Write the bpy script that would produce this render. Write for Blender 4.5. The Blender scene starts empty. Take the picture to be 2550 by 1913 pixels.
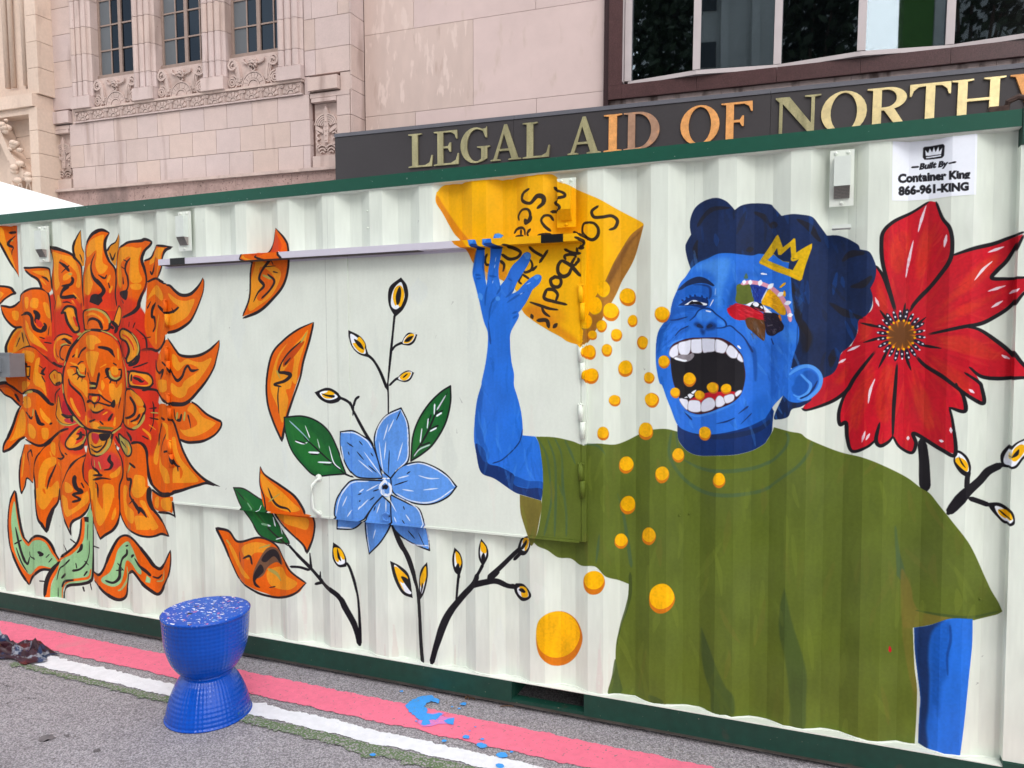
import bpy, bmesh, math, random, numpy as np
from mathutils import Vector, Matrix, Euler
from mathutils.geometry import tessellate_polygon
R_=math.radians
SC=bpy.context.scene
# ------------------------------------------------------------------ camera
CW=(2550,1913); FOC=1846.81
YAW,PIT,ROL=.3784,-.0535,-.0058; CAM=np.array([0.,-3.1654,1.7208])
def cam_axes():
    cy,sy=math.cos(YAW),math.sin(YAW)
    f=np.array([-sy*math.cos(PIT),cy*math.cos(PIT),math.sin(PIT)]); r=np.array([cy,sy,0.]); u=np.cross(r,f)
    return r*math.cos(ROL)+u*math.sin(ROL), u*math.cos(ROL)-r*math.sin(ROL), f
cR,cU,cF=cam_axes()
cd=bpy.data.cameras.new('camera'); cam=bpy.data.objects.new('camera',cd); SC.collection.objects.link(cam)
cd.sensor_fit='HORIZONTAL'; cd.sensor_width=36; cd.lens=36*FOC/CW[0]; cd.clip_start=.05; cd.clip_end=2000
cam.matrix_world=Matrix(((cR[0],cU[0],-cF[0],CAM[0]),(cR[1],cU[1],-cF[1],CAM[1]),(cR[2],cU[2],-cF[2],CAM[2]),(0,0,0,1)))
SC.camera=cam
# ------------------------------------------------------------------ light
SUN_EL,SUN_AZ=46,24       # azimuth measured from straight behind the camera (-y) towards +x
wd=bpy.data.worlds.new('World'); SC.world=wd; wd.use_nodes=True; nt=wd.node_tree; nt.nodes.clear()
sky=nt.nodes.new('ShaderNodeTexSky'); sky.sky_type='NISHITA'; sky.sun_disc=False; sky.sun_elevation=R_(SUN_EL); sky.sun_rotation=R_(180-SUN_AZ)
sky.air_density=1.0; sky.dust_density=2.5; sky.ozone_density=1.0
hs=nt.nodes.new('ShaderNodeHueSaturation'); hs.inputs['Saturation'].default_value=.34
bg=nt.nodes.new('ShaderNodeBackground'); bg.inputs[1].default_value=.15
wo=nt.nodes.new('ShaderNodeOutputWorld')
nt.links.new(sky.outputs[0],hs.inputs['Color']); nt.links.new(hs.outputs[0],bg.inputs[0]); nt.links.new(bg.outputs[0],wo.inputs[0])
sd=bpy.data.lights.new('sun','SUN'); sd.energy=.7; sd.angle=R_(120); sd.color=(1,.985,.94)
sun=bpy.data.objects.new('sun',sd); SC.collection.objects.link(sun)
az,el=R_(SUN_AZ),R_(SUN_EL); sdir=Vector((math.sin(az)*math.cos(el),-math.cos(az)*math.cos(el),math.sin(el)))
sun.rotation_euler=sdir.to_track_quat('Z','Y').to_euler()
SC.view_settings.view_transform='Standard'; SC.view_settings.look='None'; SC.view_settings.exposure=1.06; SC.view_settings.gamma=1
SC.render.engine='CYCLES'
try: SC.cycles.max_bounces=6
except Exception: pass
# ---------------------------------------------------------------- mural painter
K=3.456; S=6.9125; Q=5.925
FR={'11':(0,0,K),'12':(640,0,K),'13':(1280,0,K),'14':(1910,0,K),'21':(0,480,K),'22':(640,480,K),'23':(1280,480,K),'24':(1910,480,K),
'31':(0,960,K),'32':(640,960,K),'33':(1280,960,K),'34':(1910,960,K),'41':(0,1433,K),'42':(640,1433,K),'43':(1280,1433,K),'44':(1910,1433,K),
's1':(0,560,S),'s2':(260,560,S),'s3':(0,780,S),'s4':(260,780,S),'s5':(0,1000,S),'s6':(260,1000,S),'s7':(0,1220,Q),'s8':(200,1220,Q),
'f1':(1600,640,S),'f2':(1760,560,S),'f3':(1600,820,S),'f4':(1780,760,S),'f5':(1150,560,S),'f7':(2230,320,S)}
COL={'k':(40,32,36),'b':(24,22,28),'o':(222,96,8),'h':(232,146,30),'y':(214,134,30),'d':(188,70,12),'r':(206,48,26),'m':(196,46,60),'v':(176,160,78),
'g':(148,196,142),'O':(228,100,24),'w':(232,234,236),'W':(226,228,240),'B':(37,110,214),'l':(78,150,234),'n':(20,80,166),'N':(16,46,104),'H':(22,40,78),'X':(30,28,36),
'G':(92,106,36),'D':(66,84,40),'E':(62,76,34),'Y':(246,182,4),'C':(240,176,0),'c':(206,116,16),'T':(50,38,28),'U':(160,108,40),'R':(190,16,36),'q':(196,50,32),
'F':(92,148,224),'f':(186,210,250),'L':(24,96,44),'P':(40,120,48),'p':(220,150,170),'z':(112,66,24),'j':(140,134,140),'a':(206,166,16),'x':(96,58,26),'s':(176,20,40),
'e':(118,108,44),'t':(70,96,64),'i':(112,80,60),'u':(60,18,28),'Z':(26,54,150),'J':(30,24,44),'A':(238,242,250)}
def srgb2lin(c):
    c=np.asarray(c,float)/255.; return np.where(c<=.04045,c/12.92,((c+.055)/1.055)**2.4)
class Painter:
    def __init__(s,w,h,T,scale,base=(219,226,214)):
        s.w,s.h,s.T,s.k=w,h,T,scale
        s.img=np.empty((h,w,3),np.float32); s.img[:]=base
        s.ids=np.zeros((h,w),np.uint8); s.names=['']; s.cur=0; s.mask=False
        rng=np.random.RandomState(5)
        def vn(n,m,asp=1):
            g=rng.rand(n,m).astype(np.float32)
            yy=np.linspace(0,n-1.001,h); xx=np.linspace(0,m-1.001,w)
            y0=yy.astype(int);x0=xx.astype(int);fy=(yy-y0)[:,None].astype(np.float32);fx=(xx-x0)[None].astype(np.float32)
            fy=fy*fy*(3-2*fy);fx=fx*fx*(3-2*fx)
            a=g[y0][:,x0];b=g[y0][:,x0+1];c=g[y0+1][:,x0];d=g[y0+1][:,x0+1]
            return (a*(1-fx)+b*fx)*(1-fy)+(c*(1-fx)+d*fx)*fy
        s.nA=vn(int(h/60)+2,int(w/40)+2); s.nB=vn(int(h/34)+2,int(w/5)+2); s.nC=vn(int(h/4)+2,int(w/4)+2)
    def fig(s,name):
        if name is None: s.cur=0; return
        s.names.append(name); s.cur=len(s.names)-1
    def pts(s,fr,txt):
        ox,oy,k=FR[fr]; out=[];cor=[]
        for t in txt.split():
            if t in FR: ox,oy,k=FR[t]; continue
            c=t.endswith('*'); t=t.rstrip('*'); a,b=t.split(',')
            out.append((ox+float(a)/k,oy+float(b)/k)); cor.append(c)
        return np.array(out),cor
    @staticmethod
    def cr(P,closed,n=7):
        N=len(P)
        if N<3: return P
        out=[]
        rng=range(N if closed else N-1)
        for i in rng:
            p0=P[(i-1)%N] if closed or i>0 else 2*P[0]-P[1]
            p1=P[i];p2=P[(i+1)%N]
            p3=P[(i+2)%N] if closed or i+2<N else 2*P[-1]-P[-2]
            t=np.linspace(0,1,n,endpoint=False)[:,None]
            out.append(.5*((2*p1)+(p2-p0)*t+(2*p0-5*p1+4*p2-p3)*t*t+(3*p1-p0-3*p2+p3)*t**3))
        if not closed: out.append(P[-1:])
        return np.concatenate(out)
    def curve(s,P,cor,closed,smooth=True):
        if not smooth: return np.concatenate([P,P[:1]]) if closed else P
        idx=[i for i,c in enumerate(cor) if c]
        if closed:
            if not idx: q=s.cr(P,True); return np.concatenate([q,q[:1]])
            P=np.roll(P,-idx[0],0); cor=cor[idx[0]:]+cor[:idx[0]]
            P=np.concatenate([P,P[:1]]); cor=cor+[True]
        else: cor=[True]+list(cor[1:-1])+[True]
        idx=[i for i,c in enumerate(cor) if c]; out=[]
        for a,b in zip(idx[:-1],idx[1:]): out.append(s.cr(P[a:b+1],False)[:-1])
        out.append(P[-1:]); return np.concatenate(out)
    def blend(s,x0,y0,cov,col,var,al,dry=0):
        h,w=cov.shape
        sl=(slice(y0,y0+h),slice(x0,x0+w))
        if dry: cov=np.clip(cov*(1+dry)-dry*1.6*s.nC[sl]*s.nB[sl]*2,0,1)
        c=np.array(col,np.float32)[None,None]
        if var: c=c*(1+var*(s.nB[sl]-.5)*.25+var*(s.nA[sl]-.5)*.6+var*(s.nC[sl]-.5)*.3)[...,None]
        if s.mask: cov=cov*(s.ids[sl]==s.cur)
        a=(cov*al)[...,None]; s.img[sl]=s.img[sl]*(1-a)+np.clip(c,0,255)*a
        if s.cur and al>.3: s.ids[sl][cov>.5]=s.cur
    def poly(s,fr,col,txt,smooth=True,var=.16,al=1.,ow=0,oc='k',soft=0,clip=None):
        P,c=s.pts(fr,txt); C=s.curve(P,c,True,smooth)
        s.fillc(C,COL[col] if isinstance(col,str) else col,var,al,soft)
        if ow: s.strokec(C,COL[oc],[ow],.05,1.)
        return C
    def fillc(s,C,col,var,al,soft=0):
        V=s.T(C); ss=3
        pad=2+int(3*soft)
        x0=max(0,int(V[:,0].min())-pad);x1=min(s.w,int(V[:,0].max())+pad+1)
        y0=max(0,int(V[:,1].min())-pad);y1=min(s.h,int(V[:,1].max())+pad+1)
        if x1<=x0 or y1<=y0: return
        W=x1-x0;H=y1-y0; cov=np.zeros((H,W+1),np.float32)
        ax,ay=V[:-1,0]-x0,V[:-1,1]-y0; bx,by=V[1:,0]-x0,V[1:,1]-y0
        for j in range(H*ss):
            y=(j+.5)/ss
            m=((ay<=y)&(by>y))|((by<=y)&(ay>y))
            if not m.any(): continue
            xs=np.sort(ax[m]+(y-ay[m])*(bx[m]-ax[m])/(by[m]-ay[m]))
            row=cov[j//ss]
            for k in range(0,len(xs)-1,2):
                a=min(max(xs[k],0),W);b=min(max(xs[k+1],0),W)
                if b<=a: continue
                ia=int(a);ib=int(b)
                if ia==ib: row[ia]+=(b-a)/ss
                else:
                    row[ia]+=(ia+1-a)/ss; row[ia+1:ib]+=1/ss; row[ib]+=(b-ib)/ss
        cov=np.clip(cov[:,:W],0,1)
        if soft:
            r=max(1,int(soft*s.k))
            for _ in range(2):
                for ax_ in (0,1):
                    cs=np.cumsum(np.pad(cov,[(r+1,r) if a==ax_ else (0,0) for a in (0,1)],mode='edge'),axis=ax_)
                    cov=((cs[2*r+1:]-cs[:-2*r-1]) if ax_==0 else (cs[:,2*r+1:]-cs[:,:-2*r-1]))/(2*r+1)
        m=s.mask
        if soft and al<1: s.mask=True
        s.blend(x0,y0,cov,col,var,al); s.mask=m
    def filltris(s,T,col):
        a=T.reshape(-1,3,2); A=a.reshape(-1,2); Bq=np.roll(a,-1,1).reshape(-1,2)
        s.fillseg(A,Bq,col)
    def fillseg(s,A,Bq,col):
        x0=int(min(A[:,0].min(),Bq[:,0].min()))-2; x1=int(A[:,0].max())+3; y0=int(A[:,1].min())-2; y1=int(A[:,1].max())+3; W=x1-x0; ss=4
        cov=np.zeros((y1-y0,W+1),np.float32)
        for j in range((y1-y0)*ss):
            y=y0+(j+.5)/ss; m=((A[:,1]<=y)&(Bq[:,1]>y))|((Bq[:,1]<=y)&(A[:,1]>y))
            if not m.any(): continue
            xs=np.sort(A[m,0]+(y-A[m,1])*(Bq[m,0]-A[m,0])/(Bq[m,1]-A[m,1]))-x0; row=cov[j//ss]
            for k in range(0,len(xs)-1,2):
                a=min(max(xs[k],0),W-1);b=min(max(xs[k+1],0),W-1); ia=int(a);ib=int(b)
                if ia==ib: row[ia]+=(b-a)/ss
                else: row[ia]+=(ia+1-a)/ss; row[ia+1:ib]+=1/ss; row[ib]+=(b-ib)/ss
        s.blend(x0,y0,np.clip(cov[:,:W],0,1),col,0,1.)
    def stk(s,fr,col,txt,w,smooth=True,al=1.,dry=0,var=.08,soft=1.):
        P,c=s.pts(fr,txt)
        if len(P)==2: P=P[0]+(P[1]-P[0])*np.linspace(0,1,9)[:,None]; c=[False]*9; smooth=False
        C=s.curve(P,c,False,smooth)
        s.strokec(C,COL[col] if isinstance(col,str) else col,w if isinstance(w,(list,tuple)) else [w],var,al,dry,soft)
    def strokec(s,C,col,w,var,al,dry=0,soft=1.):
        V=s.T(C); n=len(V)
        if n<2: return
        d=np.concatenate([[0],np.cumsum(np.hypot(*(np.diff(V,axis=0).T)))]); d/=max(d[-1],1e-6)
        L_=np.hypot(*(np.diff(V,axis=0).T)).sum(); R=np.interp(d,np.linspace(0,1,len(w)),w)*s.k*.49
        R=R*np.clip(np.minimum(d,1-d)*L_/np.maximum(R,.3)*.55+.45,0,1) if np.hypot(*(V[0]-V[-1]))>1 else R
        pad=int(R.max()+2+soft)
        x0=max(0,int(V[:,0].min())-pad);x1=min(s.w,int(V[:,0].max())+pad+1)
        y0=max(0,int(V[:,1].min())-pad);y1=min(s.h,int(V[:,1].max())+pad+1)
        if x1<=x0 or y1<=y0: return
        cov=np.zeros((y1-y0,x1-x0),np.float32)
        for i in range(n-1):
            a,b=V[i],V[i+1]; r=max(R[i],R[i+1])+1+soft
            u0=max(x0,int(min(a[0],b[0])-r));u1=min(x1,int(max(a[0],b[0])+r)+2)
            v0=max(y0,int(min(a[1],b[1])-r));v1=min(y1,int(max(a[1],b[1])+r)+2)
            if u1<=u0 or v1<=v0: continue
            X=np.arange(u0,u1)[None]+.5-a[0];Y=np.arange(v0,v1)[:,None]+.5-a[1]
            e=b-a; L=e@e
            t=np.clip((X*e[0]+Y*e[1])/L,0,1) if L>1e-9 else np.zeros((Y.shape[0],X.shape[1]))
            D=np.hypot(X-t*e[0],Y-t*e[1]); c=np.clip((R[i]+(R[i+1]-R[i])*t-D)/soft+.5,0,1)
            sub=cov[v0-y0:v1-y0,u0-x0:u1-x0]; np.maximum(sub,c,out=sub)
        s.blend(x0,y0,cov,col,var,al,dry)
def paint_sun(p):
    P=p.poly; L=p.stk
    p.fig('painted_petal')
    P('s1','o','-60,-60* 290,-20* 300,200 308,500 325,900* 290,820 180,660 100,520 0,330 -60,200*')
    P('s1','h','0,60 60,90 110,300 200,520 270,760 230,700 150,560 60,370 0,280')
    L('s1','k','-30,270 60,430 180,650 290,820 328,905',[7,7,6,1]); L('s1','m','290,0 300,400 318,860',[3,3,1],al=.7)
    L('s1','k','165,140 280,130',[9,9]); L('s1','k','270,190 160,290 150,350 230,390 210,450 205,520',[3,5,8,9,4,1]); L('s1','v','200,280 230,270',[5,3])
    p.fig('painted_sunflower')
    # red ground behind everything
    P('s3','r','560,200 920,-350 1500,-500 2100,-450 2420,-100 2600,250 2620,450 2760,800 2750,1300 2700,1650 2560,1950 2300,2100 1900,2200 1100,2250 600,1500',soft=2)
    P('s6','r','150,-100 900,0 960,500 740,940 400,860 150,640',soft=1)
    # off frame petal
    P('s1','o','-60,1050* 100,1070 190,1090 240,1150 275,1180* 200,1220 90,1290 20,1360 -60,1440*'); P('s1','h','-40,1140 60,1180 40,1230 -40,1300')
    L('s1','k','-60,1050 100,1065 190,1090 240,1150 275,1180',[7,7,8,9]); L('s1','k','275,1180 200,1200 90,1270 10,1350 -60,1420',[8,5,5,5])
    # T2 T4 small behind
    P('s1','h','1390,95* 1330,200 1280,330 1265,450 1290,560 1410,720* 1450,700* 1450,480 1410,390 1395,250',ow=0)
    L('s1','k','1390,90 1330,200 1270,340 1262,450 1290,540',[2,6,7,7,6]); L('s1','k','1392,95 1398,250 1412,390 1450,480',[1,2,3,3]); L('s1','k','1375,510 1400,570 1420,650',[4,5,2])
    P('s1','y','2045,160* 1990,290 1910,350 1845,440 1900,600 1990,720* 2040,400 2055,260')
    L('s1','k','2047,140 1995,290 1910,350 1845,450',[1,4,5,6]); L('s1','k','2050,160 2058,260 2040,400',[1,2,3]); L('s1','k','1890,480 1940,600 1990,480',[4,8,3])
    # T1
    P('s1','o','845,290* 870,370 1010,410 1200,480 1290,570 1390,690 1415,860 1415,1050 1430,1400 1300,1700* 900,1700* 930,1480 960,1340 920,1200 890,1000 895,850 915,650 890,500')
    P('s1','h','900,470 1050,510 1240,560 1340,720 1390,950 1370,1080 1310,1050 1330,900 1280,780 1100,620 1020,620 1010,900 1030,1040 960,1130 930,900 930,650')
    P('s1','h','1090,880 1180,820 1250,830 1200,920 1100,960'); P('s1','h','1000,1200 1040,1290 1060,1400 1010,1490 970,1500 980,1350'); L('s1','r','1080,1330 1250,1300 1400,1420',[12,16,10],al=.8)
    L('s1','k','1020,640 1130,720 1190,800',[5,10,8]); L('s1','k','1055,830 1190,700',[2,5]); L('s1','v','1190,850 1230,850',[9,9])
    L('s1','k','1240,900 1255,960 1210,1030 1060,1055',[7,9,9,4]); L('s1','k','1180,1060 1090,1120 1050,1230 1120,1250 1280,1230 1300,1270',[13,12,10,11,13,9])
    L('s1','k','1080,1340 1160,1330 1240,1360',[2,6,2]); L('s1','h','1260,1170 1370,1290',[5,3]); L('s1','h','1240,1300 1320,1410',[6,2])
    L('s1','k','845,290 860,380 1010,420 1200,490 1300,560',[2,10,13,9,7]); L('s1','k','1260,540 1390,690 1412,860 1415,1050 1435,1300',[9,7,4,3,4])
    L('s1','k','860,380 895,520 920,660 900,850 895,1000 925,1190 955,1340 930,1480 910,1650',[5,5,5,5,6,8,9,6,5])
    L('s1','k','1400,1350 1395,1580',[6,4])
    P('s1','r','900,1500 1200,1380 1450,1400 1460,1780 860,1780',soft=9,al=.95)
    # T3
    P('s1','o','1885,140* 1800,110 1750,95 1680,110 1590,160 1520,260 1480,400 1475,600 1450,780 1430,900 1430,1100 1440,1350 1460,1480 2010,1480* 1985,1200 1995,1050 1995,850 1960,730 1870,600 1820,450 1810,330 1840,220')
    P('s1','r','1440,1250 1700,1150 1980,1150 2010,1480* 1460,1480*',soft=6,al=.85)
    P('s1','h','1780,170 1620,230 1540,300 1500,450 1510,560 1650,440 1660,560 1640,680 1700,830 1790,830 1860,720 1770,640 1770,400 1780,270')
    P('s1','h','1560,660 1480,800 1460,1000 1470,1180 1540,1200 1590,1060 1600,1000 1560,880'); L('s1','h','1900,870 1850,990',[9,6]); L('s1','h','1930,1060 1890,1170',[11,6])
    L('s1','k','1640,490 1580,640 1570,780 1620,920 1720,1020 1790,1130 1730,1220 1640,1260',[2,5,7,11,14,10,11,20]); P('s1','k','1570,1220 1640,1190 1740,1210* 1770,1310* 1700,1390* 1540,1330*')
    L('s1','k','1690,860 1800,920 1840,860',[2,7,2]); L('s1','k','1870,1000 1890,1090',[3,4])
    L('s1','k','1885,140 1800,100 1740,90 1670,110 1580,170 1500,300 1470,450 1480,600',[3,10,12,11,8,7,7,6]); L('s1','k','1480,580 1450,780 1432,900 1430,1150 1445,1400',[5,3,4,4,3])
    L('s1','k','1885,140 1830,230 1805,330 1820,470 1880,620 1970,740 2000,860 1995,1050 1985,1180 2015,1400',[3,8,8,7,7,8,6,5,6,5])
    # T6 T5
    P('s2','o','1180,380* 1060,360 895,360* 860,450 820,550 690,620 700,780 740,980 900,960* 950,830 990,730 990,600 1050,460')
    P('s2','h','900,410 1030,400 980,500 960,640 890,560 860,640 780,690 790,610 850,540'); L('s2','h','930,690 900,880',[8,5]); L('s2','k','880,560 850,760 820,850 790,800',[3,4,7,6])
    L('s2','k','1180,382 1060,370 890,355',[2,8,5]); L('s2','k','895,360 855,460 800,570 690,620',[5,6,7,6]); L('s2','k','1150,390 1050,440 1000,560 985,720 945,840 915,910',[8,10,5,5,6,4])
    P('s2','o','820,290* 760,270 690,260 420,295 330,345 255,395* 235,500 215,700 205,850 210,1000 190,1180 210,1500 300,1600* 500,1500 590,1420 600,1330 640,1220 710,1080 725,950 700,800 650,650 655,550 700,440 790,360')
    P('s2','r','200,1100 400,1250 600,1330 500,1520 300,1620* 210,1500',soft=6,al=.85)
    P('s2','h','280,410 450,380 560,400 640,400 590,600 600,800 650,930 600,1000 490,1000 430,900 440,560 330,610 280,700 300,850 290,1080 240,1000 230,700'); P('s2','h','450,1030 620,1020 620,1110 480,1110')
    L('s2','k','450,570 380,660 360,780 400,900 410,1050 370,1140 290,1170',[3,9,7,8,6,6,12]); L('s2','k','330,600 400,640',[3,4]); L('s2','k','290,720 350,760',[3,3]); P('s2','k','280,1150 400,1130 380,1290 310,1260 270,1200'); L('s2','k','320,900 330,1020',[3,6]); L('s2','k','300,1290 330,1350',[4,5])
    L('s2','k','820,295 760,265 690,250 630,275 420,300 320,355 255,395',[5,9,10,8,8,7,4]); L('s2','k','255,395 230,500 212,700 205,850 208,1000 190,1180 215,1400',[4,3,3,4,5,6,5])
    L('s2','k','820,300 780,360 700,440 650,550 650,640 705,800 725,950 710,1080 640,1220 600,1330 580,1420 490,1510 310,1600',[8,9,8,8,8,7,7,7,9,11,11,8,8])
    # T7 upper right
    P('s4','r','600,640* 620,100 700,-400 740,-540* 880,-590 960,-550 1110,-480 1080,340* 1000,590 920,660 760,640',soft=3,al=.99)
    P('s2','o','740,1000* 880,940 960,970 1110,1040 1200,1120 1300,1190 1400,1220 1500,1190 1600,1090 1695,910* 1715,1000 1700,1150 1640,1330 1570,1500 1480,1660 1340,1790 1220,1840 1080,1860* 1040,2020 960,2130 840,2100 700,1800 720,1300')
    P('s2','h','890,1040 740,1290 860,1200 910,1240 960,1290 1010,1310 1000,1180'); P('s2','h','1110,1180 1250,1280 1400,1310 1550,1280 1500,1450 1400,1600 1170,1730 1100,1680 1090,1540 1280,1430 1180,1330 1110,1230')
    L('s4','h','940,30 900,300 890,540',[9,10,4]); L('s4','h','1050,0 1010,300',[3,4],al=.5)
    L('s2','k','920,1390 1000,1470 1060,1520 1190,1490 1280,1420',[9,10,6,8,7]); L('s2','k','1160,1430 1200,1520',[2,4]); L('s2','k','890,1330 830,1450 820,1580 860,1600 875,1750 840,1840',[2,12,10,9,5,7]); L('s2','k','800,1320 740,1440',[3,6])
    L('s2','k','740,985 880,925 960,965 1050,1015',[7,7,9,7]); L('s2','k','1060,1035 1130,1050 1210,1130 1300,1200 1400,1215 1500,1180 1600,1080 1660,990 1695,910',[5,8,9,10,10,10,9,6,2])
    L('s2','k','1705,930 1715,1000 1700,1150 1640,1330 1570,1500 1480,1660 1340,1770 1220,1830 1080,1860',[2,3,4,5,6,8,9,10,8]); L('s4','k','1060,380 1030,500 980,590 900,650 800,620 640,640',[7,9,9,9,9,10])
    L('s4','k','540,265 640,350 710,430 730,550 730,690',[2,5,5,5,1]); L('s4','k','650,440 800,410',[1,4]); L('s4','k','430,150 420,240',[3,3]); L('s4','k','530,160 490,260',[3,3])
    # T8
    P('s4','r','420,650 900,700 900,1320 600,1330 400,1000',soft=4,al=.7)
    P('s4','o','1080,450* 1150,530 1230,640 1320,730 1480,770 1650,740 1800,650 1900,570 1975,470* 1985,560 1935,780 1880,950 1760,1160 1600,1360 1480,1470 1350,1550 1200,1570 1020,1540 940,1400 900,1250 880,1000 920,800 950,680')
    P('s4','h','1170,710 1240,740 1300,850 1420,790 1550,830 1680,840 1840,770 1800,900 1600,1180 1450,1290 1400,1410 1300,1460 1180,1400 1140,1300 1160,1200 1260,1270 1330,1260 1390,1160 1620,990 1540,900 1400,880 1280,990 1220,960 1170,870')
    L('s4','h','960,700 960,800',[10,8]); P('s4','h','930,1160 1080,1170 1070,1330 960,1350')
    L('s4','k','1120,930 1190,1080 1260,1160 1340,1090 1390,960 1440,910 1500,990 1630,970',[5,6,10,9,8,8,9,2]); L('s4','k','890,800 900,960 950,1030 1010,980 970,1130',[4,6,9,8,9]); L('s4','k','990,840 1060,910',[6,6]); L('s4','k','490,940 620,900 750,850',[4,5,4])
    L('s4','k','1085,430 1150,520 1230,640 1310,725 1480,748 1650,720 1800,640 1900,550 1978,465',[4,6,7,9,9,9,8,7,2]); L('s4','k','1980,470 1975,580 1930,780 1880,950 1760,1160 1600,1360 1480,1490 1350,1560 1140,1550',[2,4,5,6,8,9,9,10,10])
    L('s4','k','1130,1545 1020,1510 950,1410 900,1330 760,1310 660,1330',[9,9,8,8,8,9])
    # T10/T9
    P('s6','o','1100,60* 1250,70 1370,60 1480,20 1600,70 1750,210 1900,290 2020,350 1990,470 1880,580 1700,670 1500,690 1300,640 1200,620* 1100,500 950,400 950,60')
    P('s6','h','1490,50 1560,80 1690,260 1890,350 1900,400 1750,520 1560,600 1400,590 1300,480 1400,490 1600,390 1510,220 1430,150'); L('s6','k','1200,130 1225,290 1300,320 1330,220',[3,4,10,7]); L('s6','v','1260,190 1240,310',[8,7]); L('s6','v','1390,180 1370,330',[8,7]); L('s6','k','1440,230 1470,350 1490,460',[7,5,2])
    L('s6','k','1150,55 1250,62 1370,55 1480,0',[9,9,8,6]); L('s6','k','1500,5 1600,70 1750,210 1900,295 2010,345',[5,6,7,7,8]); L('s6','k','2012,345 2015,410 1975,490 1880,590 1700,680 1500,705 1400,695 1300,655',[6,6,6,7,9,9,9,8])
    P('s6','o','1120,270* 1200,370 1260,550 1320,720 1380,880 1500,1090 1650,1250 1800,1370 1960,1450* 1800,1415 1650,1450 1500,1490 1350,1540 1160,1590 1000,1590 880,1500 810,1400 760,1250 735,1050 730,880 700,640 850,300 1000,250')
    P('s6','r','560,540 700,330 900,330 930,600 850,900 730,900',soft=4,al=.8)
    P('s6','h','1000,360 1100,420 1110,640 1060,640 1060,500'); P('s6','h','960,640 940,900 910,1080 850,1040 870,850'); P('s6','h','1160,640 1220,620 1260,830 1330,1000 1480,1180 1620,1370 1400,1400 1210,1400 1170,1390 1180,1180 1230,1130 1290,1180 1310,1330 1350,1200 1230,1000 1170,800')
    P('s6','h','960,940 990,1080 1090,1190 1130,1390 1040,1400 1000,1300 950,1150')
    L('s6','k','1130,890 1210,1060 1260,1110 1300,1120',[4,6,10,4]); L('s6','k','1260,1110 1270,1200',[6,5]); L('s6','k','990,380 950,600 940,760',[9,8,3]); L('s6','k','1060,560 1000,720 980,860',[3,5,3]); L('s6','k','1020,870 1090,860 1140,920',[7,6,5]); L('s6','k','980,280 1040,320',[9,7])
    L('s6','k','1110,270 1190,350 1250,520 1310,720 1370,880 1490,1100 1640,1270 1800,1390 1990,1465',[6,8,8,8,8,8,8,10,1]); L('s6','k','1900,1440 1750,1405 1620,1440 1480,1480 1330,1530 1160,1570',[7,8,8,8,10,12]); L('s6','k','1130,1590 1000,1590 880,1500 810,1400 760,1250 730,1050 725,880 680,770 600,720 470,720',[11,11,9,9,9,9,9,10,12,14])
    L('s6','k','830,0 850,90 850,250 840,380 790,520',[3,8,4,4,3]); L('s6','k','780,280 930,310',[4,5]); L('s6','k','770,120 900,110',[2,6]); L('s6','v','800,190 930,200',[4,4]); L('s6','h','660,470 780,580 800,660',[6,8,6]); L('s6','h','770,400 890,490',[4,3]); L('s6','k','650,590 760,650',[4,4])
    # T12
    P('s8','o','1060,-10* 1150,70 1220,95 1350,100 1365,160* 1360,330 1300,320 1150,310 1070,230'); P('s8','h','1110,120 1160,110 1150,270 1100,230'); P('s8','h','1200,140 1340,130 1330,300 1210,270')
    L('s8','k','1060,0 1150,65 1220,90 1330,70 1420,10',[8,8,10,11,8]); L('s8','k','1365,180 1380,300 1400,410',[6,9,5]); L('s8','k','1400,390 1300,345 1150,330',[5,9,8])
    # T11
    P('s6','o','470,740 600,730 690,830 720,1000 740,1300 770,1700* 250,1700* 245,1450 300,1300 310,1150 300,1030 230,900 300,760')
    P('s8','o','570,-60* 1020,-60* 1020,150 1080,270 1180,400 1310,690* 1200,640 1110,670 1000,690 850,660 720,580 650,480 600,370 575,250')
    P('s6','r','200,760 330,850 340,1150 300,1150 300,1030',soft=2,al=.8); P('s6','h','510,1300 560,1260 690,1310 700,1500 660,1620 530,1650 490,1500'); P('s8','h','640,-40 700,-40 680,120 700,230 790,330 780,490 710,460 650,300')
    P('s8','h','770,-40 980,-40 930,80 850,120 780,80'); P('s8','h','810,390 1020,420 1030,580 830,590*'); P('s8','h','880,180 950,170 1010,300 1120,480 1150,560 1050,590 1030,440')
    L('s6','v','450,1080 400,1230',[8,7]); L('s6','k','430,1060 530,1140',[7,9]); L('s6','k','390,1200 390,1330 460,1350 440,1500 430,1640',[5,11,10,9,6]); L('s8','k','720,-20 740,100 800,200 860,300 860,350',[8,6,10,15,8]); L('s8','k','860,260 930,330 980,410',[12,9,3]); L('s8','k','790,140 720,210',[5,3])
    L('s8','k','1020,-30 1015,130 1060,260 1160,390 1240,520 1310,690',[14,14,11,8,6,4]); L('s8','k','1310,685 1200,650 1110,680 1000,695 850,665 710,580 640,470 600,370 578,250 572,-20',[5,9,7,7,7,5,5,5,5,6]); L('s6','k','225,1690 245,1450 300,1300 312,1150 290,1000 210,850 200,740',[6,7,7,6,6,6,4])
    # T13 centre bottom
    P('s5','o','1540,560* 1930,560* 2010,830 2090,1000 2115,1150 2110,1300 2060,1450 2060,1700* 1530,1700* 1520,1480 1430,1350 1410,1200 1440,1050 1480,930')
    P('s8','o','140,-60* 570,-60* 590,250 580,380 550,500 480,600 350,680 300,735* 190,450 160,250')
    P('s5','m','1560,940 1900,860 2080,1000 2090,1150 1900,1180 1560,1180',soft=6,al=.8); P('s5','r','1430,1000 1540,900 1540,1400 1430,1300',soft=3,al=.7)
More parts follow.
